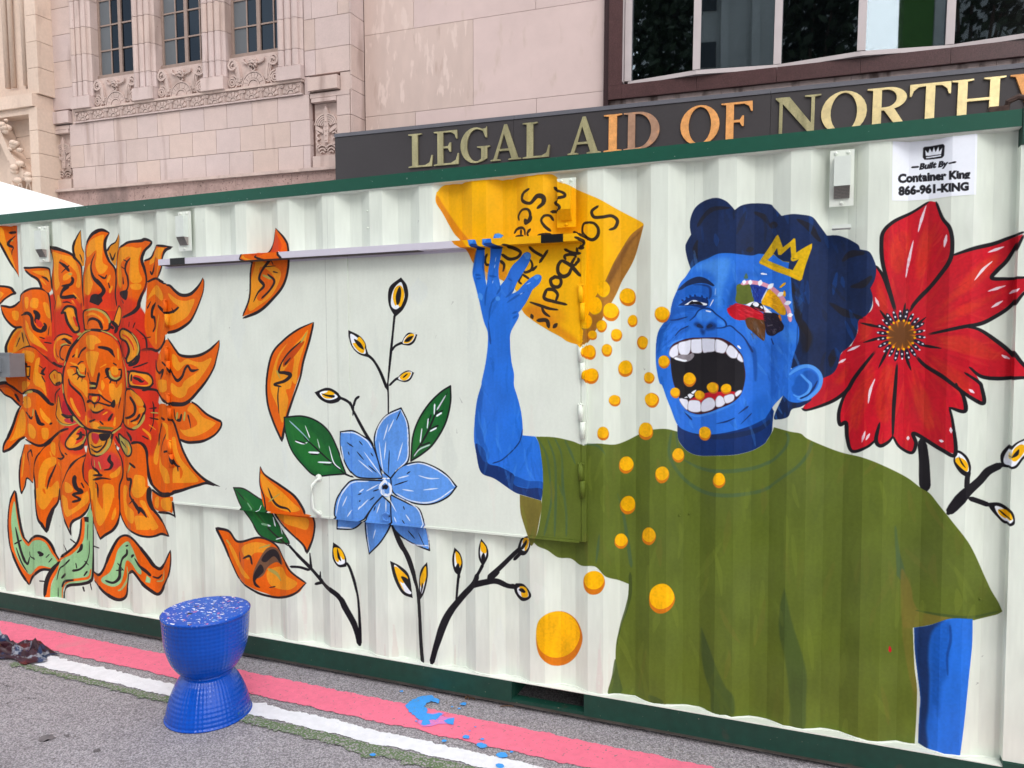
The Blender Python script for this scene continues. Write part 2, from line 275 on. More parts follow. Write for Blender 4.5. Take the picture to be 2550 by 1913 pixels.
    P('s5','h','1540,1180 1690,1210 1640,1360 1640,1659 1560,1659 1530,1400'); P('s5','h','1780,1430 1950,1450 1970,1659* 1760,1659*'); P('s5','h','2080,1110 2050,1260 1930,1320 1890,1260 1980,1200')
    P('s8','h','160,-20 240,-20 250,100 330,280 340,-20* 500,-20* 480,150 400,380 300,530 240,450 200,250'); P('s8','h','520,260 530,350 500,430 460,440 480,340')
    P('s8','o','255,-20 320,-20 330,130 300,230 255,140',soft=1); L('s5','k','1580,980 1590,1120 1680,1200 1720,1270',[5,8,10,8]); L('s5','v','1620,1000 1630,1130',[7,5]); L('s5','v','1700,1040 1740,1170',[7,5]); L('s5','k','1600,1270 1760,1270',[4,10]); L('s5','k','1900,920 1880,1010 1930,1080 1890,1160 1790,1180',[4,11,9,7,4]); L('s5','k','1600,1350 1750,1320 1910,1340',[4,9,3]); L('s5','k','1640,1390 1680,1450 1690,1659',[3,9,3])
    L('s5','k','1480,880 1440,1050 1420,1200 1440,1340 1520,1460 1545,1690',[7,7,8,8,7,5]); L('s5','k','2010,820 2090,980 2118,1150 2110,1300 2060,1450 2055,1690',[4,6,6,7,7,7]); L('s8','k','140,-20 160,250 190,450 240,600 300,735',[5,4,4,5,6]); L('s8','k','300,720 370,665 480,595 550,490 580,370 585,230 570,-20',[8,9,8,6,5,5,6])
    # T14
    P('s5','o','1480,930* 1420,1100 1420,1250 1450,1360 1530,1480 1540,1700* 1040,1700* 1060,1450 1110,1300 1160,1180 1250,1040 1400,945'); P('s7','o','890,-60* 1320,-60* 1330,200 1290,300 1200,390 1070,450 1020,560 1040,660* 950,440 905,250')
    P('s5','h','1120,1390 1200,1420 1260,1500 1240,1560 1130,1560'); P('s7','h','910,80 990,130 1020,290 1150,220 1210,120 1290,20 1310,150 1250,230 1050,370 980,390 930,250'); P('s5','h','1400,1640 1480,1560 1500,1659',al=.8)
    L('s5','k','1290,1280 1280,1380 1310,1480 1380,1560 1260,1590',[12,13,13,11,7]); L('s7','k','1080,60 1210,40 1180,-20',[9,8,8]); L('s7','k','1210,40 1080,70 1180,140 1070,180',[4,7,8,9]); L('s5','k','1400,1400 1450,1490',[5,4])
    L('s5','k','1480,920 1380,950 1270,1040 1160,1180 1100,1310 1060,1450 1030,1690',[11,9,10,10,8,6,7]); L('s7','k','890,-20 905,250 950,440 1000,560 1050,670',[5,5,6,8,6]); L('s7','k','1050,660 1040,540 1080,460 1200,395 1290,300 1325,200',[5,10,9,8,7,4])
    # T15
    P('s5','o','1300,480* 1100,520 1000,560 830,720 720,830 620,980 580,1100 580,1250 610,1450 620,1700* 1030,1700* 1060,1450 1110,1300 1160,1180 1250,1040 1480,900* 1400,600'); P('s7','o','510,-60* 880,-60* 880,100 840,200 760,330 700,450 685,600* 560,430 530,250')
    P('s5','r','1050,560 1300,480 1480,640 1480,880 1250,900 1050,700',soft=4,al=.8)
    P('s5','h','780,1000 950,960 960,1080 850,1150 810,1250 780,1400 780,1580 900,1450 1000,1370 1020,1600 900,1659 680,1659 660,1400 680,1180'); P('s5','h','880,720 950,720 950,930 880,850'); L('s5','h','860,860 900,960',[4,7]); L('s5','h','1010,1050 1070,1200',[7,3]); P('s7','h','540,-20 840,-20 780,120 650,290 560,200')
    L('s5','k','970,1080 900,1240 850,1350 810,1510',[5,8,6,3]); L('s5','k','1020,670 1020,780 1060,900 1100,950 1050,990 990,970',[7,9,10,7,9,3]); L('s5','k','1120,890 1160,920',[6,3]); L('s7','o','640,-10 670,60',[9,3])
    L('s5','k','1180,465 1050,510 960,570 850,700 730,790 640,930 590,1060 575,1200 600,1400 615,1690',[6,8,9,11,11,9,8,8,8,9]); L('s7','k','512,-20 528,250 560,430 620,520 690,630',[8,6,7,12,5]); L('s7','k','690,620 730,420 790,280 860,170 885,-20',[9,15,11,7,6])
    # T16 T17
    P('s5','o','430,740* 360,1050 345,1200 345,1450 370,1570* 410,1480 460,1330 570,1390* 600,1000 720,830 760,740'); L('s5','h','420,900 380,1300',[8,7]); L('s5','k','540,830 480,900 510,1090',[8,5,6]); L('s5','k','540,840 560,950',[7,4])
    L('s5','k','425,740 360,1000 335,1250 345,1450 370,1590',[4,5,5,5,4]); L('s5','k','370,1590 430,1460 465,1320 570,1400',[4,7,5,5])
    P('s5','o','50,870* 80,760 160,600 230,420 300,230 370,90 410,10 500,-200* 900,-100* 1150,400* 950,590 850,690 760,740 640,740 500,680 430,610 330,670 200,790 100,850')
    P('s5','h','390,130 440,260 430,540 330,620 170,680 240,560 330,260'); P('s5','h','480,390 560,410 620,520 590,640 500,580'); P('s5','h','720,470 830,470 830,630 740,640'); P('s5','h','690,110 800,240 880,330 830,380 720,270'); P('s5','h','410,-80 520,-60 530,90 420,100')
    L('s5','k','450,180 530,290 560,260',[7,11,6]); L('s5','v','575,130 565,250',[6,6]); L('s5','k','610,150 630,260 680,370 760,400',[8,12,13,10]); L('s5','k','860,390 900,370',[8,6])
    L('s5','k','400,0 300,190 230,400 150,590 70,740 50,870',[6,7,8,9,10,8]); L('s5','k','55,870 170,820 260,740 340,660 430,610',[9,9,10,9,8]); L('s5','k','440,650 520,700 640,755 750,750 860,670 960,580 1060,500 1170,465',[5,7,8,10,10,9,8,5])
    # T18
    P('s3','d','-60,1250* 100,1220 250,1290 390,1400 390,1600* 290,1560 200,1470 60,1380 -60,1300*'); P('s3','o','0,1290 150,1290 260,1400 280,1500 150,1420 60,1370'); L('s3','k','-60,1220 100,1200 200,1250 390,1390',[9,12,11,9]); L('s3','k','-60,1270 10,1320 80,1400 200,1460 280,1540 345,1600',[5,5,6,6,6,6]); L('s3','k','260,1390 340,1520',[7,8])
    # T19
    P('s3','o','240,640* 390,590 500,570 620,600 740,700 880,830 1060,930* 1060,1300* 930,1570* 880,1560 800,1480 680,1370 560,1320 400,1390* 250,1270 100,1120')
    P('s3','r','650,620 880,830 1060,930 1060,1250 930,1540 810,1450 770,1150 700,900',soft=4,al=.9)
    P('s3','h','390,650 540,660 600,720 560,850 480,830 390,820'); P('s3','h','630,790 690,780 660,1000 720,1080 780,1250 800,1420 720,1300 600,1230 570,1120 600,900'); P('s3','h','390,1180 520,1200 430,1320 390,1340')
    P('s3','y','450,920 520,920* 510,1090* 460,1090*',smooth=False,ow=5); L('s3','k','420,870 460,880 450,940',[8,9,5]); L('s3','k','470,1100 520,1150',[8,5]); L('s3','k','790,930 730,1010 760,1060 690,1030',[3,8,6,3]); L('s3','k','670,900 740,950',[2,3]); L('s3','k','720,1080 780,1190',[4,3])
    P('s3','y','940,980 1000,1020 1060,1050 1060,1200 950,1240 860,1120 860,1050',ow=4); L('s3','d','930,1050 950,1130',[6,6]); L('s3','k','960,1220 1040,1190',[8,8])
    L('s3','k','250,660 390,590 500,565 620,600 740,700 860,820 960,890 1060,930',[6,8,9,8,8,7,7,8]); L('s3','k','390,1390 470,1340 570,1330 680,1370 790,1480 870,1560 930,1570',[8,6,8,12,12,12,9]); L('s3','v','430,1390 480,1360 560,1350',[5,9,8])
    # T20
    P('s3','y','380,240* 260,270 180,400 110,550 105,690* 250,680 390,590 510,550* 430,350'); P('s3','o','150,640 180,480 290,330 370,290 300,420 240,560 220,660',al=.8); L('s3','k','345,420 280,580',[6,3]); L('s3','k','380,330 410,500',[7,6])
    L('s3','k','300,250 220,330 140,480 105,580 110,690',[7,7,7,8,9]); L('s3','k','380,210 430,330 470,450 520,560',[6,6,5,4])
    # T22+T21
    P('s1','o','15,1395* 100,1420 180,1435 260,1405 345,1330 365,1215 480,1130 600,1110 740,1120 830,1190 870,1350 890,1700* 900,2300* 750,2240 600,2110 520,2080* 450,1900 380,1760* 300,1770 200,1730 100,1640 60,1540')
    P('s3','r','530,560 700,450 900,420 910,850 750,700 600,600',soft=3,al=.8)
    P('s1','h','430,1260 490,1260 480,1430 440,1420'); P('s1','h','550,1270 660,1280 650,1420 600,1440 520,1400'); P('s1','h','210,1490 320,1500 310,1640 230,1620'); P('s1','h','740,1350 830,1370 870,1600 800,1560'); P('s3','h','440,120 490,200 520,290 680,470 790,600 820,660 740,610 540,490 460,300')
    L('s1','k','365,1560 470,1520 540,1580 560,1720 620,1800 720,1830 770,1740',[4,8,11,14,14,12,9]); L('s1','k','590,1480 650,1560 620,1680',[12,16,12]); L('s3','k','760,170 800,240 760,320',[6,9,4]); P('s3','q','620,110 690,130 740,210 690,250 630,200'); L('s3','k','850,230 830,380',[3,4]); L('s3','k','760,500 890,520',[4,5]); L('s3','k','680,410 770,440',[3,5])
    L('s1','k','10,1392 100,1405 180,1420 260,1390 340,1320',[5,8,8,8,6]); L('s1','k','345,1330 365,1200 480,1120 600,1095 740,1110 830,1180 865,1350 890,1680',[3,6,8,7,8,8,5,4]); L('s1','k','12,1395 50,1530 130,1660 250,1760 380,1760',[3,5,6,8,8])
    # T23
    P('s1','o','415,745* 520,750 700,740 830,755 870,900 890,1120* 830,1170 720,1080* 680,1010 620,950 520,880 440,810'); P('s1','h','560,800 720,790 820,790 860,880 860,960 760,880 650,850'); L('s1','h','700,930 800,1040',[8,4]); L('s1','k','720,890 800,930 840,980',[3,9,4])
    L('s1','k','410,742 520,742 700,732 840,755 865,850 890,1100',[8,7,6,6,4,4]); L('s1','k','440,790 530,870 640,930 690,1010 715,1090',[8,8,8,7,7])
    # ring of scrolls
    P('s3','y','1060,0* 1120,0 1160,150 1240,280 1300,330 1370,280 1320,100 1290,-80 1180,-120 1110,-80',ow=8); L('s3','v','1340,370 1400,350',[11,9]); P('s3','h','1140,-40 1210,-80 1280,0 1300,90 1220,60 1250,200 1180,120'); L('s3','r','1270,60 1330,230',[7,6])
    P('s3','o','1440,-20 1540,-60 1640,-70 1800,-20 1880,100 1890,220 1830,300 1500,300 1450,200',ow=6); L('s3','v','1480,-40 1620,-70 1780,-10 1880,110 1880,170',[3,6,7,7,5]); L('s3','h','1490,40 1600,10 1740,90 1790,180',[5,8,7,3]); L('s3','k','1500,200 1530,120 1610,95 1710,150 1760,270',[5,8,9,9,9]); P('s3','o','1510,260 1540,190 1600,150 1680,200 1710,270')
    P('s3','h','2050,-130* 2090,-60 2080,100 2040,230 1960,180 1990,40',ow=4); L('s3','k','1920,140 2010,240 1980,340',[12,16,12]); L('s3','k','1880,220 1960,260',[10,10])
    P('s4','y','270,320 330,270 470,350 560,480 600,620 570,740 420,860 380,800 430,650 380,500 280,430',ow=7); P('s4','h','330,310 420,370 520,540 540,720 460,760 480,600 400,420'); L('s4','r','310,370 400,420 480,540 510,640',[5,5,7,4]); P('s4','q','300,480 370,500 410,600 400,700 360,780 320,680',ow=5); L('s4','v','470,340 560,470 590,620 560,730',[3,4,4,3]); L('s4','k','420,900 540,850 600,720',[11,12,9])
    P('s4','h','440,1010 620,1020 760,1050 830,1140 820,1230 740,1280 560,1270 430,1230',ow=7); P('s4','r','500,1080 600,1080 700,1150 760,1220 650,1240 490,1210'); L('s4','k','470,1060 460,1170',[8,8]); L('s4','k','500,1110 590,1140 640,1180 690,1160',[6,9,9,2]); L('s4','k','400,1000 440,1020',[9,8]); L('s4','k','420,1260 560,1280 740,1300 850,1210',[7,8,6,5])
    P('s6','o','360,-150 450,-210 560,-100 680,50 690,180 600,380 510,480 380,440 330,300',ow=7); P('s4','y','440,1320 540,1380 640,1480 680,1580 600,1600 530,1520'); P('s6','y','600,110 690,110 680,180 600,200'); P('s6','v','690,220 690,320 600,440 520,480 480,450 600,380'); P('s6','o','370,-60 470,-20 490,100 440,250 370,260'); L('s6','k','440,-80 520,60 520,200 440,270 350,290',[9,11,10,8,5]); L('s6','k','610,220 560,300 450,350',[7,7,5]); L('s6','h','360,290 360,390',[6,6]); L('s6','h','410,310 410,400',[5,5]); L('s6','h','490,370 560,370',[9,8])
    P('s3','o','1200,370 1080,370 980,430 930,520 930,720 1000,830 1090,850 1200,700 1260,500',ow=0); L('s3','h','1230,440 1100,400 980,470 940,600 950,740 1010,850',[6,9,9,8,7,5]); L('s3','k','1250,410 1120,360 1000,390 930,470',[4,5,4,4]); L('s3','k','1220,530 1120,450 1060,460',[10,9,3]); L('s3','k','1210,560 1100,550 1040,640 1040,760 1100,810',[3,6,6,5,6]); L('s3','k','960,610 980,720 1010,760',[6,6,3]); L('s3','v','1040,560 1110,530 1160,530',[4,6,4]); L('s3','k','920,840 1000,900 1080,920',[6,8,8])
    P('s5','h','1010,-100 980,100 970,250 1060,370 1170,400 1290,380 1330,350 1250,250 1100,220 1050,100',ow=4); P('s5','s','1080,0* 1060,160 1110,220 1260,240* 1180,100 1120,-10'); L('s5','m','1120,320 1300,360',[16,12]); L('s5','k','1060,220 1150,270 1260,265',[6,9,7]); L('s5','v','970,310 1070,390 1200,410 1330,370',[3,6,6,3]); L('s5','k','1230,280 1250,350',[9,9]); L('s3','k','1040,1290 960,1390 950,1560',[5,6,4])
    P('s5','y','1380,430 1280,500 1150,660 1130,760 1200,820 1330,800 1440,730 1490,580 1470,470',ow=7); P('s5','r','1400,450 1470,520 1450,640 1290,740 1360,600 1310,560'); P('s5','h','1180,680 1240,610 1310,690 1240,780 1180,790'); L('s5','k','1390,520 1390,610 1320,660',[7,10,6]); L('s5','k','1330,550 1460,580',[4,7]); L('s5','v','1480,600 1420,730',[6,5]); L('s5','k','1260,830 1380,800 1450,740',[9,13,10])
    P('s5','y','1540,530 1900,540 1920,640 1860,800 1720,920 1620,930 1550,860',ow=7); P('s5','m','1580,550 1690,560 1710,620 1690,680 1600,680'); P('s5','r','1590,650 1690,680 1650,740 1600,720'); P('s5','k','1710,560 1900,560 1850,660 1740,670'); L('s5','h','1560,640 1640,750 1740,700',[4,6,5]); L('s5','k','1560,740 1640,790 1760,760',[3,6,3]); L('s5','k','1560,810 1680,870 1800,760 1850,640',[4,6,6,4]); L('s5','v','1640,920 1760,890 1870,760 1900,640',[5,8,9,6])
    P('s6','v','250,560 330,620 420,690 470,820 450,920 390,940 330,860 270,720',ow=6); L('s6','h','380,740 420,830 400,910',[8,9,7]); L('s6','k','290,680 380,800',[5,4]); L('s6','k','200,600 260,720',[9,8]); L('s6','k','380,520 450,620 460,680',[6,10,10])
    # face
    P('s3','o','1500,310* 1400,400 1300,540 1200,740 1130,950 1100,1150 1110,1400 1160,1550 1240,1700 1380,1900 1480,1960 1560,2000 1750,2010 1920,2020 2060,1940 2110,1800 2130,1600 2150,1350 2140,1100 2100,800 2050,580 1940,430 1760,340 1600,310')
    P('s3','r','1180,1150 1250,1250 1380,1400 1440,1500 1480,1750 1400,1850 1250,1650 1160,1450',soft=2,al=.8); P('s5','q','1530,150 1800,120 1950,200 1950,330 1700,330 1530,280',soft=2,al=.9)
    P('s3','h','1490,400 1600,380 1680,420 1740,500 1640,540 1620,620 1540,620 1490,540'); P('s3','h','1490,670 1690,670 1690,760 1650,900 1620,1040 1590,1100 1550,1000 1500,850'); P('s3','h','1160,980 1250,960 1300,1040 1400,1130 1500,1180 1500,1450 1420,1350 1250,1200 1180,1080'); P('s3','h','1880,1230 1960,1220 2010,1290 2100,1200 2090,1400 2010,1570 1900,1430')
    L('s3','h','1330,610 1310,760',[5,9]); L('s3','h','2030,610 2040,800',[8,7]); L('s3','h','1210,850 1330,900',[4,9]); L('s3','h','1720,940 1830,880',[2,5]); P('s3','h','1760,1150 1800,1220 1800,1280 1760,1330 1740,1230'); L('s3','h','1700,1330 1750,1400',[10,5])
    L('s3','k','1350,770 1400,660 1480,590',[4,7,8]); L('s3','k','1690,585 1800,600 1900,640 1980,760',[7,11,11,4]); L('s3','k','1250,760 1290,710',[6,3])
    P('s3','h','1350,900 1400,870 1460,890 1470,980 1420,1020 1360,980'); P('s3','h','1920,930 1990,920 2040,980 2020,1060 1950,1060 1910,1000'); L('s3','k','1340,890 1390,840 1440,835',[4,5,3]); L('s3','k','1950,860 2010,900',[5,5])
    L('s3','k','1210,920 1320,930 1340,1010 1390,1080 1470,1090',[3,6,10,11,8]); L('s3','v','1330,960 1380,1050 1460,1075',[4,6,4]); L('s3','k','1480,940 1470,1060',[4,5]); L('s3','k','1340,1020 1250,1070',[6,2]); L('s3','k','1370,1080 1330,1150',[5,2]); L('s3','k','1420,1100 1410,1180',[4,2])
    L('s3','k','1880,950 1840,980 1860,1060 1920,1130 2010,1150 2080,1100 2090,980 2040,970',[10,10,11,12,11,9,6,5]); L('s3','v','1890,990 1910,1080 1990,1130 2070,1090',[4,7,7,4]); L('s3','k','1880,1080 1800,1120',[6,2]); L('s3','k','1920,1140 1890,1210',[5,3]); L('s3','k','2010,1160 2010,1220',[5,3])
    L('s3','k','1510,1020 1540,1140 1560,1200',[4,6,10]); L('s3','k','1710,1030 1690,1130 1660,1280',[11,10,8]); L('s3','k','1540,1200 1660,1220',[9,10]); L('s3','k','1540,1290 1660,1290',[8,8]); L('s3','v','1540,1250 1640,1255',[6,7])
    P('s3','r','1530,1420 1600,1390 1700,1420 1720,1470 1680,1530 1620,1540 1540,1490',ow=4); P('s3','h','1580,1450 1680,1440 1650,1520 1610,1530'); L('s3','k','1520,1390 1620,1410 1720,1410 1800,1480 1920,1550',[5,8,7,5,5]); L('s3','k','1500,1530 1560,1510 1630,1560 1690,1540 1800,1570 1900,1600',[11,8,8,5,5,7]); P('s3','k','1900,1590 1940,1510 1975,1490 1990,1570 1960,1630')
    P('s5','y','1520,60 1580,50 1640,90 1700,50 1780,100 1720,160 1640,180 1560,140'); L('s5','k','1560,130 1600,180 1680,190 1800,130',[4,7,7,3]); L('s5','k','1630,60 1630,110',[6,4])
    L('s5','k','1940,210 1870,330',[5,9]); L('s5','k','1540,350 1640,310',[8,6]); L('s5','k','1720,340 1780,400',[7,4]); L('s5','h','1770,230 1850,180',[3,6]); P('s5','h','1560,370 1650,350 1720,400 1680,470 1580,450'); L('s5','e','1690,450 1950,465',[10,9]); L('s5','h','1480,250 1490,400',[8,6]); L('s5','h','1990,270 1970,420',[7,8])
    L('s3','k','1180,1130 1210,1230 1300,1320 1400,1420 1450,1540 1480,1700',[3,6,7,7,5,4]); L('s5','h','1220,-60 1280,100 1380,260',[8,9,7])
    L('s3','k','1560,290 1450,340 1330,470 1220,610 1160,760 1110,920 1085,1100 1095,1350 1140,1530 1220,1680 1330,1830 1450,1950 1560,2010 1750,2035 1920,2050',[7,8,9,9,8,8,8,8,8,9,8,8,10,10,9]); L('s3','k','1560,285 1700,290 1800,320 1930,390 2050,500 2110,720 2160,950 2180,1200 2165,1400 2150,1650 2120,1830 2060,1960 1930,2050',[8,8,4,5,6,5,5,6,7,7,6,5,6])
    L('s3','v','1340,450 1450,330 1560,290',[4,5,4]); L('s3','v','1740,300 1900,360 2030,470',[3,5,4]); L('s3','v','2110,760 2160,950 2180,1130 2185,1280',[5,5,5,3]); L('s3','v','1110,900 1130,830',[6,4]); L('s3','v','1080,1220 1090,1380',[5,5]); L('s5','v','1260,260 1370,390 1440,440',[6,6,5]); L('s5','v','1940,550 2090,440',[6,5]); L('s3','k','2080,1450 2040,1640',[5,3])
    # stem and leaves
    p.fig('painted_leaf')
    P('s7','O','210,20* 150,150 120,400 120,600 140,800 190,980 290,1200 430,1395* 470,1320 560,1210 640,1170 770,1190* 900,1060* 840,980 760,800 660,720 540,690 440,740* 420,790* 350,700 300,500 260,250 235,60',ow=0)
    P('s7','g','205,180 180,300 165,480 180,650 200,830 250,980 330,1130 440,1250 520,1170 600,1120 780,1150 850,1060 760,930 680,790 580,740 480,760 420,830 340,740 290,600 250,400 225,200')
    L('s7','k','215,10 150,170 122,400 122,600 150,830 210,1010 310,1220 430,1400',[5,6,7,8,7,7,7,9]); L('s7','k','440,1390 480,1290 560,1210 640,1175 760,1185',[7,10,10,10,9]); L('s7','k','230,20 260,250 300,500 350,690 430,790',[6,7,7,7,6]); L('s7','k','430,770 480,710 550,680 660,710 750,800 820,940 880,1040',[9,9,9,9,9,7,6])
    L('s7','k','230,550 270,740 310,900 360,1030 410,1090 440,990',[3,6,7,7,10,4]); L('s7','k','215,800 320,740',[5,5]); L('s7','k','440,910 450,980 510,1020',[3,5,11]); L('s7','k','560,920 620,950 580,970',[12,12,8]); L('s7','k','240,850 280,970 330,1090 410,1220',[2,4,4,4]); L('s7','k','680,1000 730,950',[3,3]); L('s7','k','720,1070 770,1010',[3,3])
    p.fig('painted_stem')
    P('s7','g','1250,440* 1330,250* 1370,400 1370,900 1370,1200 1330,1330* 1180,1370 1010,1390 940,1460 930,1640* 730,1590* 760,1400 830,1240 900,1050 1080,920 1200,750'); P('s7','O','1200,420* 1250,420 1240,700 1180,830 1060,950 900,1040 850,1200 760,1380 740,1590* 660,1590* 700,1350 840,1100 900,990 1080,860 1180,700'); L('s7','O','920,1630 930,1450 1010,1350 1180,1320 1310,1290 1345,1170',[5,5,6,9,9,6])
    L('s7','k','1200,430 1190,600 1150,760 1060,870 900,990',[5,6,8,9,11]); L('s7','k','880,1060 760,1200 690,1350 655,1570',[9,14,13,10]); L('s7','k','1375,400 1378,900 1370,1250 1330,1350 1200,1390 1020,1410 960,1480 945,1650',[3,5,6,10,11,10,9,8]); P('s7','k','1240,400 1310,400 1310,480 1250,470',smooth=False)
    L('s7','k','1300,500 1290,740',[4,3]); L('s7','k','1320,750 1315,950 1270,1080 1180,1170 1070,1195',[2,4,4,6,9]); L('s7','k','1210,800 1190,880 1140,930',[7,10,4]); L('s7','k','1030,1030 950,1110 880,1170 840,1330',[6,6,5,4]); P('s7','k','960,1230 970,1260 920,1310 905,1290'); L('s7','k','1250,1050 1310,1110',[3,3]); L('s7','k','1120,1080 1135,1160',[3,3]); L('s7','k','860,1440 860,1580',[3,5]); L('s7','k','1090,1330 960,1350 915,1430',[6,9,8]); L('s7','k','1290,1200 1240,1270',[6,4])
    for a,b in (('1035,725','1120,790'),('940,810','985,910'),('1380,830','1465,860'),('580,1345','660,1350'),('1225,1430','1245,1500'),('1330,1370','1355,1480')): L('s7','k',a+' '+b,[5,4])
    p.fig('painted_leaf')
    P('s8','o','200,1200* 250,1250 310,1240 380,1130 450,950 550,770 620,690 690,680 780,730 900,880 1000,1010 1080,1120 1190,1170* 1240,1120 1280,1000 1325,900* 1340,1000 1330,1150 1280,1330 1240,1400 1190,1530* 1100,1530 960,1420 850,1300 770,1190 710,1230 695,1450 670,1600* 550,1610 400,1530 280,1410 210,1330')
    P('s8','g','690,760 560,880 500,1080 430,1220 320,1300 330,1370 480,1430 590,1380 640,1250 680,1050 760,1090 830,1200 890,1250 900,1190 830,1010 760,840'); P('s8','g','980,1260 1040,1310 1030,1380 960,1360',smooth=False); L('s8','g','690,1130 700,1300 620,1450 560,1490',[4,7,9,5],al=.8); L('s8','g','1240,1180 1220,1330 1130,1350',[4,5,5],al=.7)
    L('s8','k','190,1200 270,1255 340,1180 420,980 520,780 600,690 690,675 780,730 890,860 1000,1000 1080,1110 1170,1165 1230,1110 1290,980 1330,890',[5,9,9,9,9,8,7,8,8,9,10,11,9,9,3]); L('s8','k','1332,900 1335,1050 1310,1230 1250,1380 1200,1500 1140,1540 1060,1500 930,1400 830,1270 770,1205 720,1230',[4,5,6,7,9,10,10,10,10,10,9]); L('s8','k','715,1230 700,1400 680,1560 600,1620 490,1600 340,1500 210,1340',[5,5,9,11,11,9,5])
    L('s8','k','690,880 685,950 620,1020 590,1150 580,1290 490,1370 370,1340',[9,9,7,9,10,8,6]); L('s8','k','550,1080 640,1190',[3,4]); L('s8','k','530,1190 630,1180',[4,4]); L('s8','k','670,830 710,820',[6,4]); L('s8','k','750,990 790,960',[9,8]); L('s8','k','800,1010 880,1130 980,1210 1040,1270',[4,9,10,8]); L('s8','k','1070,1280 1150,1300 1210,1250',[4,7,5])
    p.fig(None)
def chip(p,x,y,rx,ry,rot=0,k=.35,a=25,dk='c'):
    C,c=math.cos(rot),math.sin(rot)
    def el(cx,cy,ax,ay,f=1): return ' '.join('%.1f,%.1f'%(cx+ax*math.cos(t)*(1+.04*math.sin(3*t+x)),cy+ay*math.sin(t)*(1+.04*math.cos(2*t+y))) for t in [i*math.pi/5 for i in range(10)])
    p.poly('00',dk,el(x,y,rx,ry)); dx=-math.sin(math.radians(a))*k*rx; dy=-math.cos(math.radians(a))*k*ry
    p.poly('00','C',el(x+dx*.45,y+dy*.5,rx*(1-k*.18),ry*(1-k*.5)),var=.3)
def brush(p,fr,box,n,ln,w,cols,ang,seed,al=.25):
    import random,math
    R=random.Random(seed); x0,y0,x1,y1=box; p.mask=True
    for i in range(n):
        x=R.uniform(x0,x1);y=R.uniform(y0,y1);a=ang+R.gauss(0,.25);l=ln*R.uniform(.5,1.3)
        p.stk(fr,R.choice(cols),'%.1f,%.1f %.1f,%.1f %.1f,%.1f'%(x,y,x+l*.5*math.cos(a)+R.gauss(0,l*.04),y+l*.5*math.sin(a),x+l*math.cos(a),y+l*math.sin(a)),[w*.4,w*R.uniform(.6,1.2),w*.3],al=al*R.uniform(.4,1.2),soft=1.5,dry=.4)
    p.mask=False
